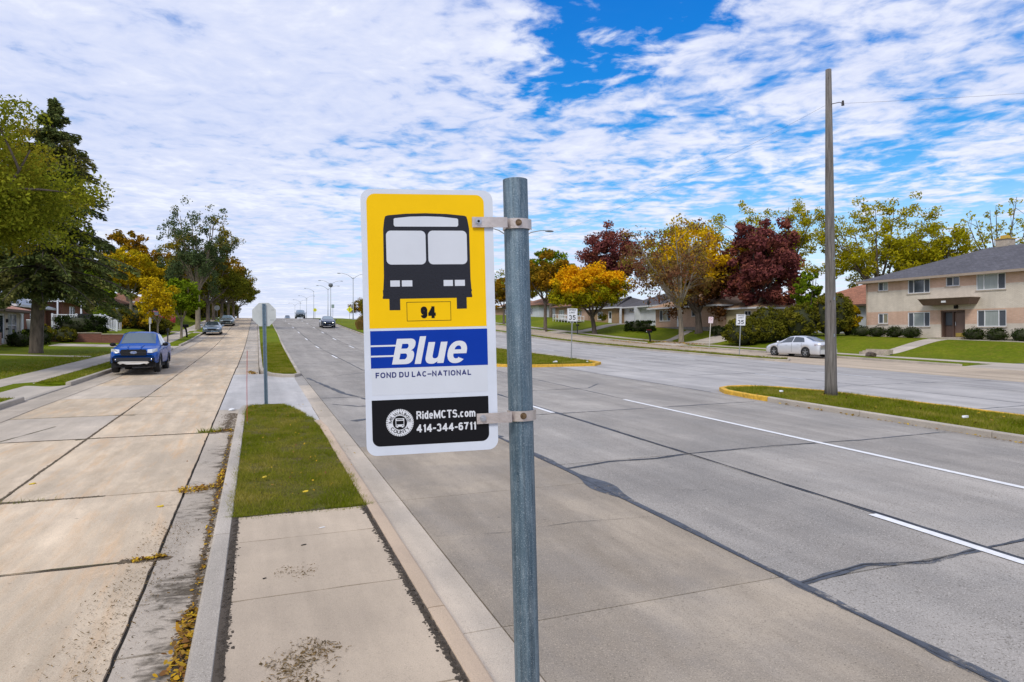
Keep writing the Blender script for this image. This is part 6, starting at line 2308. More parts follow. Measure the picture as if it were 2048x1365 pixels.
t = thing('stop_sign', 'octagonal stop sign seen from its bare grey back at the tip of the grass island', 'stop sign', (.23, 18.55, zr(18.5) + .1))
t.rotation_euler = (0, -.022, 0)
b = MB()
# U-channel post
for (cx_, cy_, sx__, sy__) in ((0, 0, .040, .006), (-.022, -.012, .006, .028), (.022, -.012, .006, .028), (-.034, -.026, .024, .006), (.034, -.026, .024, .006)):
    b.box((cx_, cy_, 1.30), (sx__, sy__, 2.80))
b.build('post', mat('blue_grey_post', (.16, .22, .27), .45, metal=.6, var=.2, scale=20), t)
b = MB()
oc = [(.312 * math.cos(math.radians(22.5 + 45 * i)) / math.cos(math.radians(22.5)) * .95, 2.41 + .312 * math.sin(math.radians(22.5 + 45 * i)) / math.cos(math.radians(22.5))) for i in range(8)]
b.poly([(p[0], .006, p[1]) for p in oc], (0, .003, 0))
sp_ = b.build('sign_plate', mat('bare_aluminium_back', (.52, .54, .52), .45, metal=.25, var=.08, scale=5), t)
b = MB()
b.poly([(p[0] * .985, .0105, 2.41 + (p[1] - 2.41) * .985) for p in oc], (0, .001, 0))
b.build('sign_front', mat('stop_red', (.42, .01, .015), .4), t)
b = MB()
for z_ in (2.66, 2.15):
    b.tube([(.012, -.016, z_), (.012, -.004, z_)], .010, 8)
b.build('bolt', M_BLACK, t)
b = MB()
for (xx, z_, w_) in ((.22, 2.53, .06), (.20, 2.26, .09)):
    for i in range(4):
        b.box((xx - w_ / 2 + i * w_ / 3.4, .0045, z_), (w_ / 6, .002, .014))
b.build('sticker_print', mat('sticker_grey', (.12, .12, .13), .6), sp_)

t = thing('marker_rod', 'thin red marker rod standing in the grass at the left edge of the near island', 'marker rod', (-.20, 15.3, zr(15.3) + .1))
b = MB()
b.tube([(0, 0, -.05), (-.005, 0, .9), (0, 0, 1.60)], .0065, 8)
b.build('rod', mat('rod_red', (.42, .05, .04), .5), t)
b = MB()
b.tube([(0, 0, -.01), (0, 0, .05)], .012, 8)
b.build('ferrule', M_SPOST, t)

t = thing('parking_sign', 'slanting pinkish white no parking sign on a pale post on the right verge', 'road sign', (37.35, 47.3, H(37.4, 47.3)))
t.rotation_euler = (0, .06, -.7)
MB().box((0, 0, 1.25), (.06, .04, 2.6)).build('post', mat('pale_post', (.50, .47, .43), .6), t)
b = MB()
b.poly([(p[0], -.03, 2.35 + p[1]) for p in rrect(-.2, -.28, .2, .28, .04, 4)], (0, .004, 0))
f = b.build('sign_face', mat('faded_sign_face', (.62, .52, .56), .5), t)
b = MB()
b.tube([(.12 * math.cos(a), -.032, 2.46 + .12 * math.sin(a)) for a in [2 * PI * i / 16 for i in range(17)]], .012, 5)
b.tube([(-.08, -.032, 2.54), (.08, -.032, 2.38)], .010, 5)
b.build('sign_symbol', mat('faded_red_ink', (.42, .14, .16), .5), f)

t = thing('parking_sign', 'narrow grey sign on a white post above the blue pickup, seen edge on', 'road sign', (-8.2, 60.6, H(-8.2, 60.6)))
MB().box((0, 0, 1.0), (.07, .05, 2.1)).build('post', mat('pale_post2', (.55, .54, .50), .6), t)
MB().box((.02, 0, 1.75), (.12, .30, .45), rz=.35).build('sign_face', mat('grey_sign_back', (.42, .43, .43), .5), t)
t = thing('stop_sign', 'small far stop sign back, beside the grey-green sedan', 'stop sign', (-1.1 - 4.2, 101.5, H(-5.3, 101.5)))
MB().box((0, 0, 1.1), (.07, .05, 2.4)).build('post', M_SPOST, t)
b = MB()
b.poly([(.38 * math.cos(math.radians(22.5 + 45 * i)), -.03, 2.15 + .38 * math.sin(math.radians(22.5 + 45 * i))) for i in range(8)], (0, .006, 0))
b.build('sign_plate', mat('far_sign_back', (.50, .51, .50), .5), t)

M_YSIGN = mat('warning_yellow', (.72, .72, .02), .4)
for x, y, lb, r_ in ((17.0, 131, 'yellow warning sign right of the oncoming car, under the rust trees', .62), (12.6, 158, 'yellow warning sign beside the boxy dark vehicle', .5)):
    t = thing('warning_sign', lb, 'road sign', (x, y, zr(y) + .1))
    MB().box((0, 0, .9), (.07, .05, 1.9)).build('post', M_SPOST, t)
    b = MB()
    b.poly([(r_ * math.cos(a), -.03, 1.9 + r_ * math.sin(a)) for a in (0, PI / 2, PI, 3 * PI / 2)], (0, .006, 0))
    f = b.build('sign_face', M_YSIGN, t)
    b = MB()
    b.ell((0, -.045, 2.1), (.07, .01, .07), 8, 5)
    b.box((0, -.04, 1.85), (.10, .012, .34))
    b.build('walker_symbol', M_SINK, f)
t = thing('street_name_sign', 'small pale street sign on a post left of the collared lamp', 'road sign', (15.9, 151, zr(151) + .1))
MB().box((0, 0, 1.5), (.07, .05, 3.0)).build('post', M_SPOST, t)
MB().box((0, -.04, 2.7), (.6, .02, .8)).build('sign_face', mat('pale_green_grey', (.25, .33, .30), .5), t)


# mailboxes
def mailbox(label, loc, rz, kind=0):
    t = thing('mailbox', label, 'mailbox', loc, rz)
    b = MB()
    if kind == 0:      # box with arched top on a straight post
        b.box((0, 0, .5), (.09, .09, 1.1))
        b.build('post', M_TRIM, t)
        b = MB()
        out = [(-.09, 0), (.09, 0), (.09, .12)] + [(.09 * math.cos(a), .12 + .09 * math.sin(a)) for a in [PI * i / 8 for i in range(1, 8)]] + [(-.09, .12)]
        b.poly([(-.27, p[0], 1.05 + p[1]) for p in out], (.54, 0, 0))
        b.build('box', M_BLACK, t)
    else:              # moulded box on a curved post
        b.tube([(0.05, 0, -.02), (.04, 0, .35), (-.02, 0, .7), (-.12, 0, .95)], [.09, .08, .09, .11], 8)
        b.build('post', M_BLACK, t, True)
        b = MB()
        out = [(-.12, 0), (.12, 0), (.13, .16)] + [(.13 * math.cos(a), .16 + .12 * math.sin(a)) for a in [PI * i / 8 for i in range(1, 8)]] + [(-.13, .16)]
        b.poly([(-.38, p[0], .92 + p[1]) for p in out], (.58, 0, 0))
        bx_ = b.build('box', M_BLACK, t)
        MB().box((-.385, 0, 1.05), (.01, .10, .08)).build('number_plate', M_SFACE, bx_)
    return t


mailbox('black mailbox on a straight post behind the blue pickup', (-6.55, 57.6, H(-6.5, 57.6)), PI / 2, 0)
mailbox('black moulded mailbox with curved post under the young green tree', (-6.2, 68.2, H(-6.2, 68.2)), 0, 1)
mr_ = mailbox('black moulded mailbox with red top on the right verge before the grey-barked tree', (37.3, 56.6, H(37.3, 56.6)), 0, 1)
MB().box((-.10, 0, 1.21), (.5, .12, .03)).build('red_strip', mat('mail_red', (.40, .02, .03), .5), mr_)
mailbox('dark mailbox on a post behind the first speed limit sign', (36.95, 72, H(37, 72)), PI / 2, 0)
# ------------------------------------------------------------------ houses
def brick_mat(name, c1, c2, mortar, scale=1.0, bump=.25):
    if name in MATS:
        return MATS[name]
    m = bpy.data.materials.new(name)
    m.use_nodes = True
    k = NT(m.node_tree)
    b = k.n['Principled BSDF']
    b.inputs['Roughness'].default_value = .9
    b.inputs['Specular IOR Level'].default_value = .2
    pos = k.new('ShaderNodeNewGeometry').outputs['Position']
    sp = k.new('ShaderNodeSeparateXYZ', {0: pos})
    uu = k.math('ADD', sp.outputs[0], sp.outputs[1])
    vec = k.new('ShaderNodeCombineXYZ', {0: uu, 1: sp.outputs[2], 2: 0.0}).outputs[0]
    br = k.new('ShaderNodeTexBrick', {'Vector': vec, 'Color1': (*c1, 1), 'Color2': (*c2, 1), 'Mortar': (*mortar, 1), 'Scale': scale, 'Mortar Size': .010, 'Mortar Smooth': .3,
                                      'Brick Width': .22, 'Row Height': .075, 'Bias': 0.0})
    nz = k.noise(pos, .8, 4, .6)
    dr = k.noise(k.mapping(pos, (1, 1, .18)), 1.3, 4, .65)
    col = k.mix(1.0, br.outputs['Color'], k.ramp(nz, [(.3, .86), (.7, 1.08)]), 'MULTIPLY')
    col = k.mix(k.math('MULTIPLY', k.ramp(dr, [(.55, 0.0), (.8, 1.0)]), .35), col, tuple(c * .55 for c in c1))
    k.l.new(col, b.inputs['Base Color'])
    k.l.new(k.new('ShaderNodeBump', {'Height': br.outputs['Fac'], 'Strength': -bump, 'Distance': .01}).outputs[0], b.inputs['Normal'])
    MATS[name] = m
    return m


def siding_mat(name, c, pitch=.13):
    if name in MATS:
        return MATS[name]
    m = bpy.data.materials.new(name)
    m.use_nodes = True
    k = NT(m.node_tree)
    b = k.n['Principled BSDF']
    b.inputs['Roughness'].default_value = .6
    pos = k.new('ShaderNodeNewGeometry').outputs['Position']
    sp = k.new('ShaderNodeSeparateXYZ', {0: pos})
    fr_ = k.math('FRACT', k.math('DIVIDE', sp.outputs[2], pitch))
    nz = k.noise(pos, .7, 4, .6)
    col = k.mix(1.0, c, k.ramp(nz, [(.3, .88), (.7, 1.05)]), 'MULTIPLY')
    col = k.mix(k.ramp(fr_, [(.04, .35), (.14, 0.0)]), col, tuple(x * .45 for x in c))
    k.l.new(col, b.inputs['Base Color'])
    k.l.new(k.new('ShaderNodeBump', {'Height': fr_, 'Strength': .8, 'Distance': .02}).outputs[0], b.inputs['Normal'])
    MATS[name] = m
    return m


def shingle(name, c):
    if name in MATS:
        return MATS[name]
    m = bpy.data.materials.new(name)
    m.use_nodes = True
    k = NT(m.node_tree)
    b = k.n['Principled BSDF']
    b.inputs['Roughness'].default_value = .9
    pos = k.new('ShaderNodeNewGeometry').outputs['Position']
    sp = k.new('ShaderNodeSeparateXYZ', {0: pos})
    vec = k.new('ShaderNodeCombineXYZ', {0: sp.outputs[1], 1: k.math('MULTIPLY', sp.outputs[2], 2.2), 2: 0.0}).outputs[0]
    br = k.new('ShaderNodeTexBrick', {'Vector': vec, 'Color1': (*[x * .8 for x in c], 1), 'Color2': (*[x * 1.2 for x in c], 1), 'Mortar': (*[x * .6 for x in c], 1), 'Scale': 1.0,
                                      'Mortar Size': .012, 'Brick Width': .32, 'Row Height': .16, 'Bias': 0.0})
    f = k.noise(pos, 5.0, 5, .75)
    f2 = k.noise(pos, .5, 3, .5)
    col = k.mix(1.0, br.outputs['Color'], k.ramp(f, [(.3, .75), (.7, 1.25)]), 'MULTIPLY')
    col = k.mix(1.0, col, k.ramp(f2, [(.3, .88), (.7, 1.1)]), 'MULTIPLY')
    k.l.new(col, b.inputs['Base Color'])
    k.l.new(k.new('ShaderNodeBump', {'Height': f, 'Strength': .5, 'Distance': .02}).outputs[0], b.inputs['Normal'])
    MATS[name] = m
    return m


B_CREAM = brick_mat('cream_brick', (.63, .55, .455), (.69, .61, .51), (.52, .46, .38))
B_SALMON = brick_mat('salmon_brick', (.58, .36, .25), (.65, .42, .30), (.52, .42, .34))
B_RED = brick_mat('red_brick', (.20, .060, .035), (.26, .085, .05), (.30, .22, .18))
B_TAN = brick_mat('tan_brick', (.30, .18, .085), (.36, .23, .12), (.34, .27, .20))
B_PINK = brick_mat('pinkish_brick', (.44, .27, .19), (.50, .32, .23), (.44, .35, .28))
B_BEIGE = brick_mat('beige_stone', (.52, .47, .36), (.58, .53, .42), (.45, .40, .32))
S_WHITE = siding_mat('white_siding', (.66, .69, .74))
S_CREAM = siding_mat('cream_siding', (.55, .47, .30), .2)
S_PALE = siding_mat('pale_siding', (.62, .62, .60), .16)
R_GREY = shingle('charcoal_shingles', (.095, .092, .105))
R_BLUE = shingle('blue_grey_shingles', (.22, .26, .33))
R_PINK = shingle('pinkish_shingles', (.40, .20, .135))
R_BROWN = shingle('brown_shingles', (.26, .12, .065))
R_RUST = shingle('rust_shingles', (.33, .14, .08))
R_TAN = shingle('tan_shingles', (.36, .22, .13))
R_DK = shingle('slate_shingles', (.085, .09, .105))
M_FASC = mat('fascia_tan', (.33, .26, .20), .6, var=.08, scale=2)
M_FASW = mat('fascia_white', (.60, .61, .63), .5, var=.05, scale=2)
M_FASB = mat('fascia_brown', (.10, .065, .045), .6)
M_WF = mat('window_frame_white', (.68, .69, .70), .5)
M_BRN = mat('brown_door_paint', (.105, .062, .045), .5, var=.08, scale=3)
M_BRNC = mat('brown_canopy', (.13, .078, .055), .6, var=.15, scale=2)
M_CURT = mat('curtain_behind_glass', (.30, .33, .31), .25, spec=1.0, var=.15, scale=5, stretch=(1, 8, .3))
M_CURT2 = mat('warm_curtain_behind_glass', (.24, .22, .14), .25, spec=1.0, var=.2, scale=5, stretch=(1, 8, .3))
M_SCREEN = mat('insect_screen', (.07, .08, .095), .55, var=.1, scale=20)
M_STEP = mat('step_concrete', (.40, .34, .27), .9, var=.25, scale=4, bump=.4, bscale=30)
M_FOUND = mat('foundation', (.22, .20, .18), .9, var=.2, scale=3)


def cells(b, P, u0, u1, z0, z1, ops, depth=.10):
    """wall panel between u0..u1, z0..z1 with real openings and reveals; P(u, z, d) -> point"""
    us = sorted(set([u0, u1] + [min(max(o[i], u0), u1) for o in ops for i in (0, 1)]))
    zs = sorted(set([z0, z1] + [min(max(o[i], z0), z1) for o in ops for i in (2, 3)]))
    for i in range(len(us) - 1):
        for j in range(len(zs) - 1):
            uc, zc = (us[i] + us[i + 1]) / 2, (zs[j] + zs[j + 1]) / 2
            if any(o[0] < uc < o[1] and o[2] < zc < o[3] for o in ops):
                continue
            b.add([P(us[i], zs[j], 0), P(us[i + 1], zs[j], 0), P(us[i + 1], zs[j + 1], 0), P(us[i], zs[j + 1], 0)], [(0, 1, 2, 3)])
    for o in ops:
        a0, a1, c0, c1 = max(o[0], u0), min(o[1], u1), max(o[2], z0), min(o[3], z1)
        if a1 - a0 < 1e-4 or c1 - c0 < 1e-4:
            continue
        for (p, q) in (((a0, c0), (a0, c1)), ((a1, c0), (a1, c1))):
            if z0 - 1e-6 <= c0 and (p[0] == o[0] or p[0] == o[1]):
                b.add([P(p[0], p[1], 0), P(q[0], q[1], 0), P(q[0], q[1], -depth), P(p[0], p[1], -depth)], [(0, 1, 2, 3)])
        if abs(c0 - o[2]) < 1e-6:
            b.add([P(a0, c0, 0), P(a1, c0, 0), P(a1, c0, -depth), P(a0, c0, -depth)], [(0, 1, 2, 3)])
        if abs(c1 - o[3]) < 1e-6:
            b.add([P(a0, c1, 0), P(a1, c1, 0), P(a1, c1, -depth), P(a0, c1, -depth)], [(0, 1, 2, 3)])


def pbox(b, P, u0, u1, z0, z1, d0, d1):
    v = [P(u, z, d) for d in (d0, d1) for u, z in ((u0, z0), (u1, z0), (u1, z1), (u0, z1))]
    b.add(v, [(3, 2, 1, 0), (4, 5, 6, 7), (0, 1, 5, 4), (1, 2, 6, 5), (2, 3, 7, 6), (3, 0, 4, 7)])


def window(parent, P, u0, u1, z0, z1, cuts=(), glass=None, fm=None, fw=.06, sill=True, zcut=None, recess=.05):
    """frame with real mullions; each pane its own sub-part"""
    fm = fm or M_WF
    b = MB()
    e = .003
    us = [u0 + e] + [u0 + (u1 - u0) * c for c in cuts] + [u1 - e]
    pbox(b, P, u0 + e, u1 - e, z0 + e, z0 + fw, -recess - .04, -recess + .03)
    pbox(b, P, u0 + e, u1 - e, z1 - fw, z1 - e, -recess - .04, -recess + .03)
    pbox(b, P, u0 + e, u0 + fw, z0 + fw, z1 - fw, -recess - .04, -recess + .03)
    pbox(b, P, u1 - fw, u1 - e, z0 + fw, z1 - fw, -recess - .04, -recess + .03)
    for u in us[1:-1]:
        pbox(b, P, u - fw * .45, u + fw * .45, z0 + fw, z1 - fw, -recess - .04, -recess + .03)
    if zcut:
        pbox(b, P, u0 + fw, u1 - fw, z0 + (z1 - z0) * zcut - .03, z0 + (z1 - z0) * zcut + .03, -recess - .035, -recess + .025)
    w = b.build('window', fm, parent)
    for i in range(len(us) - 1):
        g = MB()
        pbox(g, P, us[i] + (fw * .45 if i else fw), us[i + 1] - (fw * .45 if i < len(us) - 2 else fw), z0 + fw, z1 - fw, -recess - .03, -recess - .02)
        m = glass[i % len(glass)] if isinstance(glass, (list, tuple)) else (glass or M_GLASS)
        g.build('pane', m, w)
    if sill:
        s = MB()
        pbox(s, P, u0 - .06, u1 + .06, z0 - .09, z0 - .003, -.02, .05)
        s.build('sill', M_STEP, w)
    return w


def door(parent, P, u0, u1, z0, z1, m, frame=None, glassz=None, handle=M_CHROME, recess=.06):
    b = MB()
    pbox(b, P, u0 + .003, u0 + .07, z0, z1 - .003, -recess - .04, -recess + .03)
    pbox(b, P, u1 - .07, u1 - .003, z0, z1 - .003, -recess - .04, -recess + .03)
    pbox(b, P, u0 + .07, u1 - .07, z1 - .07, z1 - .003, -recess - .04, -recess + .03)
    fr_ = b.build('door_frame', frame or M_WF, parent)
    b = MB()
    pbox(b, P, u0 + .072, u1 - .072, z0 + .01, z1 - .072, -recess - .035, -recess)
    d = b.build('door', m, parent)
    if glassz:
        b = MB()
        pbox(b, P, u0 + .2, u1 - .2, z0 + glassz[0], z0 + glassz[1], -recess + .001, -recess + .008)
        b.build('door_glass', M_GLASS, d)
    b = MB()
    pbox(b, P, u0 + .12, u0 + .17, z0 + .95, z0 + 1.15, -recess + .001, -recess + .05)
    b.build('handle', handle, d)
    return d


def hip_roof(parent, x0, x1, y0, y1, z, h, over, m, fm, kind='hip', th=.18, name='roof', ridge_axis='y'):
    """roof over the rectangle in local coordinates, with soffit and fascia"""
    X0, X1, Y0, Y1 = x0 - over, x1 + over, y0 - over, y1 + over
    b = MB()
    if ridge_axis == 'y':
        w = (X1 - X0) / 2
        ins = w if kind == 'hip' else 0
        r0, r1 = (X0 + w, Y0 + ins, z + h), (X0 + w, Y1 - ins, z + h)
        c = [(X0, Y0, z), (X1, Y0, z), (X1, Y1, z), (X0, Y1, z)]
        b.add(c + [r0, r1], [(0, 1, 4), (1, 2, 5, 4), (2, 3, 5), (3, 0, 4, 5)])
    else:
        w = (Y1 - Y0) / 2
        ins = w if kind == 'hip' else 0
        r0, r1 = (X0 + ins, Y0 + w, z + h), (X1 - ins, Y0 + w, z + h)
        c = [(X0, Y0, z), (X1, Y0, z), (X1, Y1, z), (X0, Y1, z)]
        b.add(c + [r0, r1], [(0, 1, 5, 4), (1, 2, 5), (2, 3, 4, 5), (3, 0, 4)])
    rf_ = b.build(name, m, parent)
    b = MB()
    t_ = .03
    for (p, q, d) in (((X0, Y0), (X1, Y0), 0), ((X1, Y0), (X1, Y1), 1), ((X1, Y1), (X0, Y1), 0), ((X0, Y1), (X0, Y0), 1)):
        cx, cy = (p[0] + q[0]) / 2, (p[1] + q[1]) / 2
        if d == 0:
            b.box((cx, cy, z - th / 2 - .003), (abs(q[0] - p[0]) + t_, t_, th))
        else:
            b.box((cx, cy, z - th / 2 - .003), (t_, abs(q[1] - p[1]) - t_ - .002, th))
    b.add([(X0 + .02, Y0 + .02, z - th + .02), (X1 - .02, Y0 + .02, z - th + .02), (X1 - .02, Y1 - .02, z - th + .02), (X0 + .02, Y1 - .02, z - th + .02)], [(0, 1, 2, 3)])
    b.build('fascia', fm, rf_)
    return rf_


def chimney(parent, x, y, z0, z1, s, m, cap=None):
    c = MB().box((x, y, (z0 + z1) / 2), (s, s, z1 - z0)).build('chimney', m, parent)
    b = MB()
    b.box((x, y, z1 + .04), (s + .14, s + .14, .08))
    b.box((x, y, z1 + .20), (s * .5, s * .5, .24))
    b.build('chimney_cap', cap or M_STEP, c)


def house(name, label, fx, sg, y0, y1, depth, zb, ze, rh, wall, roof, fascia, ops=(), over=.6, kind='hip', sideops=(), bands=None, found=.0, ridge_axis='y', chim=None, cat='house'):
    """sg = +1 when the street front faces +X. ops: (type, u0, u1, z0, z1, options) with u = world Y, z above the base"""
    t = thing(name, label, cat, (fx, y0, zb))
    P = lambda u, z, d: (sg * d, u - y0, z)
    hz = ze - zb
    rects = [(o[1], o[2], o[3], o[4]) for o in ops]
    for (za, zc, m, nm) in (bands or [(0, hz, wall, 'wall')]):
        b = MB()
        cells(b, P, y0, y1, za, zc, rects)
        b.build(nm, m, t)
    # the other walls
    for nm_, Q, w_, so in (('side_wall', lambda u, z, d: (-sg * u, -d, z), depth, sideops), ('side_wall', lambda u, z, d: (-sg * u, (y1 - y0) + d, z), depth, ())):
        for (za, zc, m, nm) in (bands or [(0, hz, wall, 'wall')]):
            b = MB()
            cells(b, Q, 0, w_, za, zc, [(o[1], o[2], o[3], o[4]) for o in so])
            b.build(nm_, m, t)
        for o in so:
            window(t, Q, *o[1:5], **(o[5] if len(o) > 5 else {}))
    b = MB()
    b.add([(-sg * depth, 0, 0), (-sg * depth, y1 - y0, 0), (-sg * depth, y1 - y0, hz), (-sg * depth, 0, hz)], [(0, 1, 2, 3)])
    b.build('back_wall', wall, t)
    b = MB()
    pbox(b, P, y0 + .02, y1 - .02, -1.2, 0, -depth + .02, -.02)
    b.build('foundation', M_FOUND, t)
    for o in ops:
        kw = o[5] if len(o) > 5 else {}
        if o[0] == 'w':
            window(t, P, *o[1:5], **kw)
        elif o[0] == 'd':
            door(t, P, *o[1:5], **kw)
    xa, xb = sorted((0, -sg * depth))
    if kind == 'gable':
        for yy in (0, y1 - y0):
            if ridge_axis == 'y':
                MB().add([(xa, yy, hz), (xb, yy, hz), ((xa + xb) / 2, yy, hz + rh * .93)], [(0, 1, 2)]).build('gable', wall, t)
    r_ = hip_roof(t, xa, xb, 0, y1 - y0, hz, rh, over, roof, fascia, kind, ridge_axis=ridge_axis)
    if chim:
        chimney(r_, *chim)
    return t, P


# --- the apartment building
ZB = 1.93
EV = 6.74
G3 = [M_SCREEN, M_CURT, M_SCREEN]
G3d = [M_SCREEN, M_GLASS, M_SCREEN]
ops = []
zz_ = lambda v: v - ZB
ops += [('w', 38.86, 39.80, zz_(5.87), zz_(6.60), dict(cuts=(.5,), glass=[M_SCREEN, M_CURT][::-1])),
        ('w', 35.25, 37.10, zz_(5.50), zz_(6.60), dict(cuts=(.26, .74), glass=G3d)),
        ('w', 32.95, 34.00, zz_(5.88), zz_(6.60), dict(cuts=(.5,), glass=[M_GLASS, M_SCREEN])),
        ('w', 29.75, 31.75, zz_(5.45), zz_(6.60), dict(cuts=(.26, .74), glass=[M_SCREEN, M_CURT, M_CURT])),
        ('w', 24.2, 26.2, zz_(5.45), zz_(6.60), dict(cuts=(.26, .74), glass=G3)),
        ('w', 38.86, 39.80, zz_(3.12), zz_(3.97), dict(cuts=(.5,), glass=[M_CURT2, M_SCREEN])),
        ('w', 35.25, 37.10, zz_(2.84), zz_(3.99), dict(cuts=(.26, .74), glass=[M_SCREEN, M_CURT, M_SCREEN])),
        ('w', 29.70, 31.70, zz_(2.80), zz_(4.00), dict(cuts=(.26, .74), glass=G3)),
        ('w', 24.2, 26.2, zz_(2.80), zz_(4.00), dict(cuts=(.26, .74), glass=G3)),
        ('entry', 32.55, 34.40, 0.10, zz_(4.06))]
bands = [(0, zz_(3.02), B_CREAM, 'cream_brick_wall'), (zz_(3.02), zz_(4.10), B_SALMON, 'salmon_brick_band'), (zz_(4.10), zz_(5.84), B_CREAM, 'cream_brick_wall'), (zz_(5.84), EV - ZB, B_SALMON, 'salmon_brick_band')]
apt, AP = house('apartment_building', 'two-storey apartment building of cream and salmon banded brick under a grey hip roof', 48.8, -1, 10.5, 40.95, 12.5, ZB, EV, 2.5, B_CREAM, R_GREY, M_FASC, ops, .55,
                bands=bands, cat='apartment building', chim=(6.6, 23.3, 5.6, 7.85, .92, M_STEP, mat('yellow_chimney_pot', (.50, .33, .06), .8)))
for bz in (3.02, 4.10, 5.84):
    pass
b = MB()
pbox(b, AP, 32.56, 34.39, .1, zz_(4.05), -.5, -.45)
b.build('entrance_back_panel', M_BRN, apt)
b = MB()
for u_ in (32.56, 34.30):
    pbox(b, AP, u_, u_ + .09, .1, zz_(4.05), -.44, -.12)
pbox(b, AP, 33.55, 33.64, .1, zz_(4.05), -.44, -.22)
pbox(b, AP, 32.66, 34.29, zz_(3.93), zz_(4.05), -.44, -.12)
b.build('entrance_frame', M_BRN, apt)
b = MB()
pbox(b, AP, 32.70, 33.53, .12, zz_(3.90), -.40, -.34)
dd = b.build('door', mat('entrance_door_brown', (.16, .10, .075), .45, var=.05, scale=2), apt)
b = MB()
pbox(b, AP, 32.76, 33.47, .14, .42, -.337, -.33)
b.build('kick_plate', mat('brass_plate', (.50, .36, .08), .35, metal=.6), dd)
b = MB()
pbox(b, AP, 33.43, 33.47, .95, 1.25, -.335, -.28)
b.build('handle', M_CHROME, dd)
b = MB()
pbox(b, AP, 33.68, 34.26, 1.0, zz_(3.90), -.40, -.38)
b.build('side_light', M_SCREEN, apt)
b = MB()
pbox(b, AP, 33.68, 34.26, .12, .95, -.40, -.36)
b.build('side_panel', M_BRN, apt)
# canopy: a shallow trapezoid slab tapering inwards towards its underside
b = MB()
u0, u1 = 31.45, 35.40
v = [AP(u0, zz_(4.93), 0), AP(u1, zz_(4.93), 0), AP(u1, zz_(4.93), 1.15), AP(u0, zz_(4.93), 1.15), AP(u0 + .25, zz_(4.46), 0), AP(u1 - .25, zz_(4.46), 0), AP(u1 - .25, zz_(4.46), .9), AP(u0 + .25, zz_(4.46), .9)]
b.add(v, [(0, 1, 2, 3), (7, 6, 5, 4), (3, 2, 6, 7), (0, 3, 7, 4), (1, 5, 6, 2)])
cn_ = b.build('entrance_canopy', M_BRNC, apt)
b = MB()
pbox(b, AP, u0 - .02, u1 + .02, zz_(4.935), zz_(4.97), 0, 1.18)
b.build('canopy_cap', M_FASC, cn_)
b = MB()
pbox(b, AP, 33.28, 33.62, zz_(4.62), zz_(4.78), 1.03, 1.06)
b.build('house_number_plate', M_WF, cn_)
b = MB()
pbox(b, AP, 33.02, 33.22, zz_(4.16), zz_(4.42), .08, .26)
b.build('lantern', M_BLACK, apt)
b = MB()
for i, (w_, d_) in enumerate(((1.9, .9), (2.1, 1.35), (2.3, 1.8), (2.5, 2.2))):
    pbox(b, AP, 33.5 - w_ / 2 - .3, 33.5 + w_ / 2 + .4, .09 - .17 * (i + 1) + .003 * i, .09 - .17 * i, 0.002, d_)
b.build('entrance_steps', M_STEP, apt)
for u_, z_ in ((40.9, 0),):
    b = MB()
    b.tube([AP(u_ - .05, 0.1, .06), AP(u_ - .05, EV - ZB - .1, .06)], .045, 8)
    b.build('downpipe', M_FASC, apt)
# steps from the pavement up to the lawn
b = MB()
for i in range(3):
    b.box((40.3 + .33 * i, 33.3, H(40.3, 33.3) + .05 + .09 * i), (.33, 1.9, .30))
t = b.build('garden_steps', M_STEP)
tag(t, 'low concrete steps leading from the right sidewalk to the apartment lawn', 'steps')
b = MB()
b.ell((0, 0, .12), (.28, .36, .2), 10, 6, .5, 4)
t = tag(b.build('rock', mat('dark_rock', (.10, .075, .06), .9, var=.4, scale=6)), 'dark rock lying by the steps at the right kerb', 'rock')
t.location = (38.1, 31.6, H(38.1, 31.6))

# --- right side houses
house('bungalow', 'tan-roofed bungalow with salmon brick, white door and cream siding behind the brown and yellow tree', 46.6, -1, 57.6, 69.4, 9, 3.02, 5.42, 1.9, B_PINK, R_TAN, M_FASW,
      [('w', 66.3, 68.6, .75, 2.1, dict(cuts=(.3, .7), glass=[M_SCREEN, M_CURT2, M_SCREEN])), ('d', 63.9, 65.0, .05, 2.15, dict(m=M_WHITE, glassz=(1.0, 1.9))),
       ('w', 60.4, 62.2, 1.2, 2.1, dict(cuts=(.5,), glass=[M_CURT, M_GLASS]))], over=.8, chim=None)
house('garage', 'cream-sided garage wing under the purple maple', 47.6, -1, 52.6, 57.4, 7, 2.75, 5.0, 1.6, S_CREAM, R_TAN, M_FASW,
      [('w', 53.6, 54.6, 1.4, 1.9, dict(cuts=(.5,)))], over=.5, cat='garage')
hB, PBx = house('bungalow', 'grey-roofed white bungalow with a recessed porch, right of the orange globe tree', 48.6, -1, 71.2, 80.2, 10, 3.25, 5.95, 2.2, S_WHITE, R_GREY, M_FASW,
                [('w', 77.1, 78.9, 2.0, 2.45, dict(cuts=(.33, .66)))], over=.6, chim=(5.0, 3.4, 3.6, 5.5, .75, B_TAN, M_BRN))
b = MB()
pbox(b, PBx, 75.9, 76.2, 0, 2.6, 0.003, .9)
pbox(b, PBx, 79.9, 80.15, 0, 2.6, .6, .85)
pbox(b, PBx, 76, 80.1, -.2, .05, .003, 1.4)
b.build('porch', S_WHITE, hB)
house('bungalow', 'tan brick house wing partly behind the orange globe tree', 47.6, -1, 80.4, 88.5, 9, 3.35, 6.0, 1.8, B_TAN, R_GREY, M_FASW,
      [('w', 84.6, 86.2, .9, 2.1, dict(cuts=(.5,), glass=[M_CURT, M_GLASS])), ('d', 82.0, 83.0, .05, 2.1, dict(m=M_WHITE, glassz=(1.0, 1.9)))], over=.5)
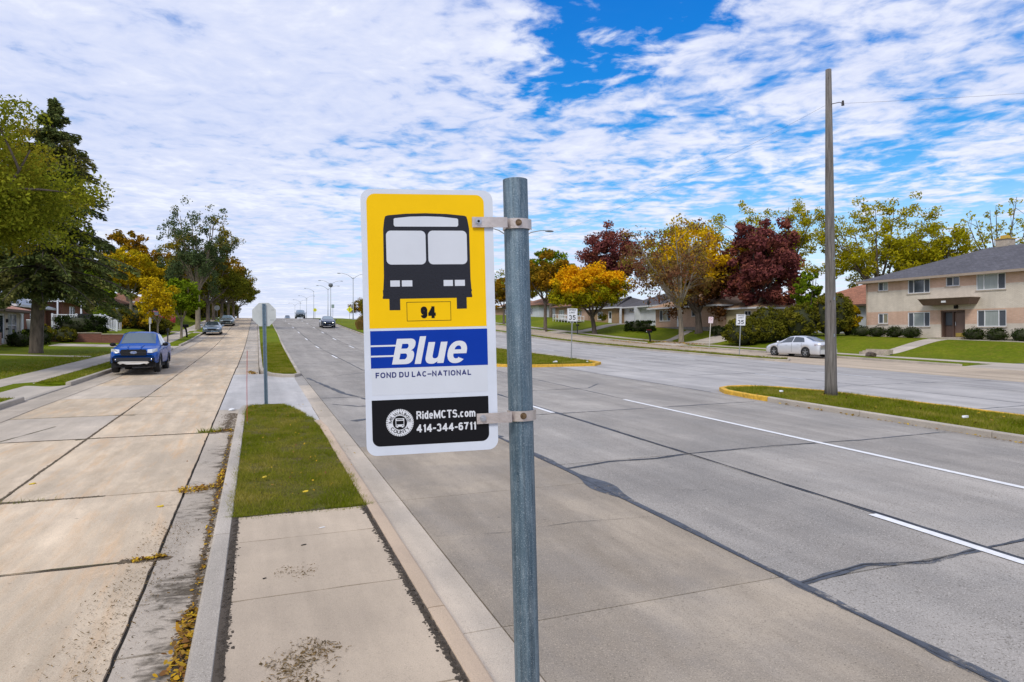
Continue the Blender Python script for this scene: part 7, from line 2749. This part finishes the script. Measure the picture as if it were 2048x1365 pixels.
house('bungalow', 'red brick house behind the first speed limit sign with a white access ramp', 49.0, -1, 92, 104, 9, 4.05, 6.8, 1.8, B_PINK, R_BROWN, M_FASB,
      [('w', 100.4, 102.6, .8, 2.2, dict(cuts=(.3, .7), glass=[M_CURT, M_CURT, M_CURT])), ('w', 94, 95.6, 1.0, 2.1, dict(cuts=(.5,)))], over=.7)
house('bungalow', 'pale house with brown roof beyond the orange-green tree', 48.5, -1, 110, 121, 9, 4.9, 7.5, 1.8, S_WHITE, R_BROWN, M_FASB,
      [('w', 113, 115, .9, 2.1, dict(cuts=(.5,)))], over=.7)
house('bungalow', 'small tan house seen in the gap between sign and post', 50, -1, 127, 138, 9, 5.3, 7.9, 1.8, B_PINK, R_TAN, M_FASW,
      [('w', 130, 132, .9, 2.1, dict(cuts=(.5,)))], over=.7)
house('bungalow', 'white-sided house with rust hip roof between the wooden pole and the apartment building', 53.2, -1, 42.2, 53.5, 9, 2.35, 5.05, 2.2, S_WHITE, R_RUST, M_FASB,
      [('w', 43.4, 44.3, 1.0, 2.0, {})], over=.6)
# access ramp rails
t = thing('access_ramp', 'white-railed access ramp in front of the pinkish brick house', 'ramp', (45.6, 88.6, H(45.6, 88.6)))
b = MB()
b.box((0, 3.5, .35), (1.3, 8.5, .06), rx=.06)
b.build('ramp_deck', mat('weathered_deck', (.35, .34, .32), .8, var=.2, scale=4), t)
for s in (-.62, .62):
    b = MB()
    for i in range(9):
        yy = -.7 + i * 1.05
        b.box((s, yy, .62 + .06 * (yy - 3.5)), (.07, .07, 1.2))
    for dz in (.55, 1.15):
        b.box((s, 3.5, dz), (.05, 8.5, .07), rx=.06)
    b.build('railing', M_WHITE, t)
t = thing('satellite_dish', 'dark satellite dish on the corner of the tan roof', 'satellite dish', (46.2, 70.3, 5.45))
b = MB()
b.tube([(0, 0, 0), (0, 0, .5)], .03, 6)
b.build('mast', M_TRIM, t)
b = MB()
b.ell((-.05, 0, .72), (.10, .34, .32), 14, 7)
b.build('dish', M_TRIM, t, True)

# --- left side houses
hl, PL = house('bungalow', 'beige house with pinkish roof at the left edge', -16.2, 1, 46, 57.7, 9, 1.52, 3.98, 1.5, B_BEIGE, R_PINK, M_FASB,
               [('d', 53.55, 54.55, .12, 2.15, dict(m=M_WHITE, glassz=(.35, 1.9))), ('w', 55.1, 56.95, .62, 2.2, dict(cuts=(.5,), glass=[M_CURT, M_GLASS], zcut=.48)), ('w', 48, 50, .7, 2.1, dict(cuts=(.5,)))], over=.75)
b = MB()
pbox(b, PL, 54.72, 54.84, 1.55, 1.8, .01, .12)
b.build('wall_lamp', M_BLACK, hl)
b = MB()
pbox(b, PL, 54.68, 54.9, 1.05, 1.17, .01, .14)
b.build('letter_box', M_BLACK, hl)
b = MB()
b.tube([PL(57.55, .05, .08), PL(57.55, 2.2, .08)], .05, 6)
b.build('downpipe', M_WHITE, hl)
b = MB()
pbox(b, PL, 46.05, 53.4, -.01, .85, .004, .16)
b.build('stone_plinth', B_PINK, hl)
h2, P2 = house('brick_house', 'red brick house with blue-grey roof behind the spruce trunk', -17.4, 1, 59.6, 68.6, 10, 2.15, 4.55, 2.0, B_RED, R_BLUE, M_FASW,
               [('w', 64.3, 65.15, .85, 2.1, dict(zcut=.5)), ('w', 66.7, 67.4, .9, 2.0, dict(zcut=.5)), ('d', 61.9, 62.9, .05, 2.1, dict(m=M_WHITE))], over=.6)
h3, P3 = house('bungalow', 'long blue-grey roofed house with white trim behind the white porch', -16.4, 1, 69.6, 89, 9, 2.75, 5.3, 1.7, B_RED, R_BLUE, M_FASW,
               [('w', 72, 74, .8, 2.1, dict(cuts=(.5,))), ('d', 76, 77, .05, 2.1, dict(m=M_WHITE)), ('w', 80, 82.4, .8, 2.1, dict(cuts=(.5,)))], over=.9)
house('bungalow', 'brown hip-roofed house up the left street behind the golden tree', -16.2, 1, 97.5, 111, 9, 4.15, 6.1, 2.0, B_BEIGE, R_BROWN, M_FASB,
      [('w', 99, 101.4, .6, 1.8, dict(cuts=(.5,), glass=[M_CURT, M_GLASS])), ('w', 104, 106, .6, 1.8, dict(cuts=(.33, .66), glass=[M_CURT]))], over=.8, chim=(-4.5, 4.5, 2.9, 4.7, .7, B_TAN, M_STEP))
house('bungalow', 'small house with brown roof far up the left street', -17, 1, 126, 138, 9, 5.4, 7.6, 1.9, B_RED, R_BROWN, M_FASW, [('w', 130, 132, .8, 1.9, dict(cuts=(.5,)))], over=.7)

# white porch with steps
M_PORCH = mat('porch_white', (.66, .68, .72), .5, var=.05, scale=3)
M_DECK = mat('lilac_grey_deck', (.33, .31, .36), .6, var=.15, scale=4)
t = thing('porch_deck', 'white-railed porch deck with sloping steps behind the yew hedge', 'porch', (-13.1, 64.6, H(-13.1, 64.6)))
MB().box((-.9, 0, .22), (3.4, 1.9, .30)).build('deck', M_DECK, t)


def rail(b, p, q, h_=.88, st=.14):
    p, q = Vector(p), Vector(q)
    L = (q - p).length
    nn_ = int(L / st)
    for i in range(nn_ + 1):
        c = p.lerp(q, i / nn_)
        b.box((c.x, c.y, c.z + h_ / 2), (.045, .045, h_))
    m_ = (p + q) / 2
    d = (q - p)
    rz = math.atan2(d.y, d.x)
    ry = -math.atan2(d.z, math.hypot(d.x, d.y))
    b.box((m_.x, m_.y, m_.z + h_), (L + .08, .09, .06), rz=rz, ry=ry)
    b.box((m_.x, m_.y, m_.z + .08), (L, .06, .05), rz=rz, ry=ry)


for (p, q) in (((-2.6, -.93, .38), (.8, -.93, .38)), ((.8, -.93, .38), (.8, .93, .38)), ((.8, -.93, .38), (2.0, -.95, -.12)), ((.8, .93, .38), (2.0, .95, -.12))):
    b = MB()
    rail(b, p, q, .9, .13)
    b.build('railing', M_PORCH, t)
for (x_, y_, z_) in ((.8, -.93, .2), (2.0, -.95, -.2), (-.9, -.93, .2), (-2.6, -.93, .2), (.8, .93, .2)):
    MB().box((x_, y_, z_ + .58), (.12, .12, 1.2)).build('newel_post', M_PORCH, t)
b = MB()
for i in range(3):
    b.box((.98 + .33 * i, 0, .28 - .16 * i), (.33, 1.8, .06))
b.build('tread', M_DECK, t)
for x_ in (-2.6, -.9):
    MB().box((x_, .6, 1.6), (.10, .10, 2.6)).build('porch_column', M_PORCH, t)
tt_ = MB().box((0, 0, 0), (1.1, .06, .62)).build('black_cloth', mat('black_cloth', (.010, .010, .012), .8))
tt_.location = (-13.35, 63.62, H(-13.1, 64.6) + 1.06)
tag(tt_, 'black cover hanging over the white porch railing', 'cover')

# brick retaining wall
t = thing('retaining_wall', 'low red brick retaining wall with stone coping on the left lawn', 'retaining wall', (-12.6, 59.0, H(-12.6, 58.6)))
M_RW = brick_mat('wall_brick', (.17, .062, .045), (.22, .085, .06), (.16, .11, .09))
MB().box((-.9, 0, .32), (4.4, .22, .78)).build('wall', M_RW, t)
MB().box((2.05, 0, .27), (1.48, .22, .68)).build('wall', M_RW, t)
x_ = -3.1
while x_ < 1.3:
    MB().box((x_ + .27, 0, .745), (.535, .30, .065)).build('coping_stone', M_STEP, t)
    x_ += .55
while x_ < 2.8:
    MB().box((x_ + .27, 0, .645), (.535, .30, .065)).build('coping_stone', M_STEP, t)
    x_ += .55
MB().box((2.80, 1.6, .22), (.22, 3.0, .6)).build('side_wall', M_RW, t)

# garden chair by the beige house, box and other small things
t = thing('lounge_chair', 'white reclined garden chair in front of the beige house window', 'chair', (-14.6, 54.9, H(-14.6, 54.9) + .55))
b = MB()
b.box((0, .3, .35), (.6, 1.1, .05), rx=.1)
b.build('seat', M_WHITE, t)
MB().box((0, -.45, .75), (.6, .06, .95), rx=.45).build('backrest', M_WHITE, t)
b = MB()
for sx__ in (-.26, .26):
    for sy__ in (-.15, .75):
        b.box((sx__, sy__, .0), (.05, .05, .75))
b.build('leg', M_WHITE, t)
t = thing('ornamental_grass', 'tan ornamental grass clump in the median by the sign edge', 'ornamental grass', (12.6, 84.5, zr(84.5) + .1))
V = []
N = 2600
a = RNG.random(N) * 6.283
r = .95 * RNG.random(N) ** .6
x0 = np.cos(a) * r * .75
y0 = np.sin(a) * r * .75
hh = 1.75 * (1 - .45 * (r / .95) ** 2) * (.8 + .35 * RNG.random(N))
V = np.empty((N, 3, 3), dtype=np.float32)
V[:, 0] = np.stack([x0 - .03, y0, np.zeros(N)], 1)
V[:, 1] = np.stack([x0 + .03, y0 + .01, np.zeros(N)], 1)
V[:, 2] = np.stack([x0 * 1.45, y0 * 1.45, hh], 1)
np_mesh('grass_stem', V.reshape(-1, 3), 3, F_STRAW, t)
V2 = leaf_quads(np.stack([x0 * 1.25, y0 * 1.25, hh * .9], 1)[:500], np.full(500, .12), 3, .12)
np_mesh('seed_head', V2, 4, F_STRAW, t)


def scrap(name, label, cat, loc, d, m, rz=0, seed=0):
    """small crumpled litter piece"""
    b = MB()
    k = 7
    rg = np.random.default_rng(seed)
    pts = [(d[0] / 2 * math.cos(2 * PI * i / k) * rg.uniform(.7, 1.1), d[1] / 2 * math.sin(2 * PI * i / k) * rg.uniform(.7, 1.1), rg.uniform(0, d[2])) for i in range(k)]
    b.add(pts + [(0, 0, d[2])], [(i, (i + 1) % k, k) for i in range(k)])
    b.add([(p[0], p[1], 0) for p in pts], [tuple(range(k))[::-1]])
    for i in range(k):
        j = (i + 1) % k
        b.add([(pts[i][0], pts[i][1], 0), (pts[j][0], pts[j][1], 0), pts[j], pts[i]], [(0, 1, 2, 3)])
    o = b.build(name, m)
    o.location = loc
    o.rotation_euler = (0, 0, rz)
    return tag(o, label, cat)


M_PAPER = mat('paper_white', (.66, .67, .68), .8)
M_TWIG = mat('dark_twig', (.03, .024, .02), .9)
M_YLEAF = mat('yellow_leaf', (.60, .42, .02), .7)
for (x, y, z, d, m, rz, nm, lb, ct) in (
        (.66, 7.35, .128, (.07, .016, .008), M_PAPER, .15, 'paper_scrap', 'small white scrap on the middle pavement slab of the near island', 'litter'),
        (.33, 8.15, .128, (.05, .018, .010), M_TWIG, -.5, 'twig', 'dark curled twig on the pavement slab just below the grass', 'twig'),
        (.44, 6.85, .128, (.065, .018, .008), M_TWIG, .2, 'twig', 'dark twig below the white scrap on the near island pavement', 'twig'),
        (.06, 6.08, .128, (.045, .016, .008), M_TWIG, .5, 'twig', 'short dark twig near the left joint of the near island pavement', 'twig'),
        (-1.14, 9.32, .004, (.10, .06, .015), M_YLEAF, .1, 'fallen_leaf', 'single yellow leaf lying alone on the left street slab', 'leaf'),
        (-3.0, 11.2, .004, (.10, .06, .015), M_YLEAF, .6, 'fallen_leaf', 'yellow leaf at the left picture edge on the left street', 'leaf'),
        (.10, 9.75, .175, (.08, .06, .02), M_YLEAF, 1.1, 'fallen_leaf', 'yellow leaf in the left half of the near island grass', 'leaf'),
        (.58, 8.78, .170, (.085, .06, .02), M_YLEAF, .3, 'fallen_leaf', 'yellow leaf at the near edge of the island grass', 'leaf'),
        (-.62, 18.4, .01, (.20, .13, .05), M_PAPER, .4, 'paper_scrap', 'crumpled white paper at the tip of the near island kerb', 'litter'),
        (14.9, 31.6, .16, (.35, .2, .08), M_PAPER, .4, 'paper_scrap', 'white paper on the second median behind the yellow kerb', 'litter'),
        (16.7, 31.4, .16, (.2, .14, .06), M_PAPER, .9, 'paper_scrap', 'small white paper near the rounded end of the second median', 'litter'),
        (15.6, 10.4, .18, (.32, .10, .05), M_PAPER, .2, 'paper_scrap', 'white litter strip in the grass of the near median', 'litter'),
        (15.6, 16.2, .18, (.16, .12, .05), M_PAPER, .2, 'paper_scrap', 'small white litter at the yellow end of the near median', 'litter')):
    scrap(nm, lb, ct, (x, y, zr(y) + z), d, m, rz, int(abs(x * 100)))
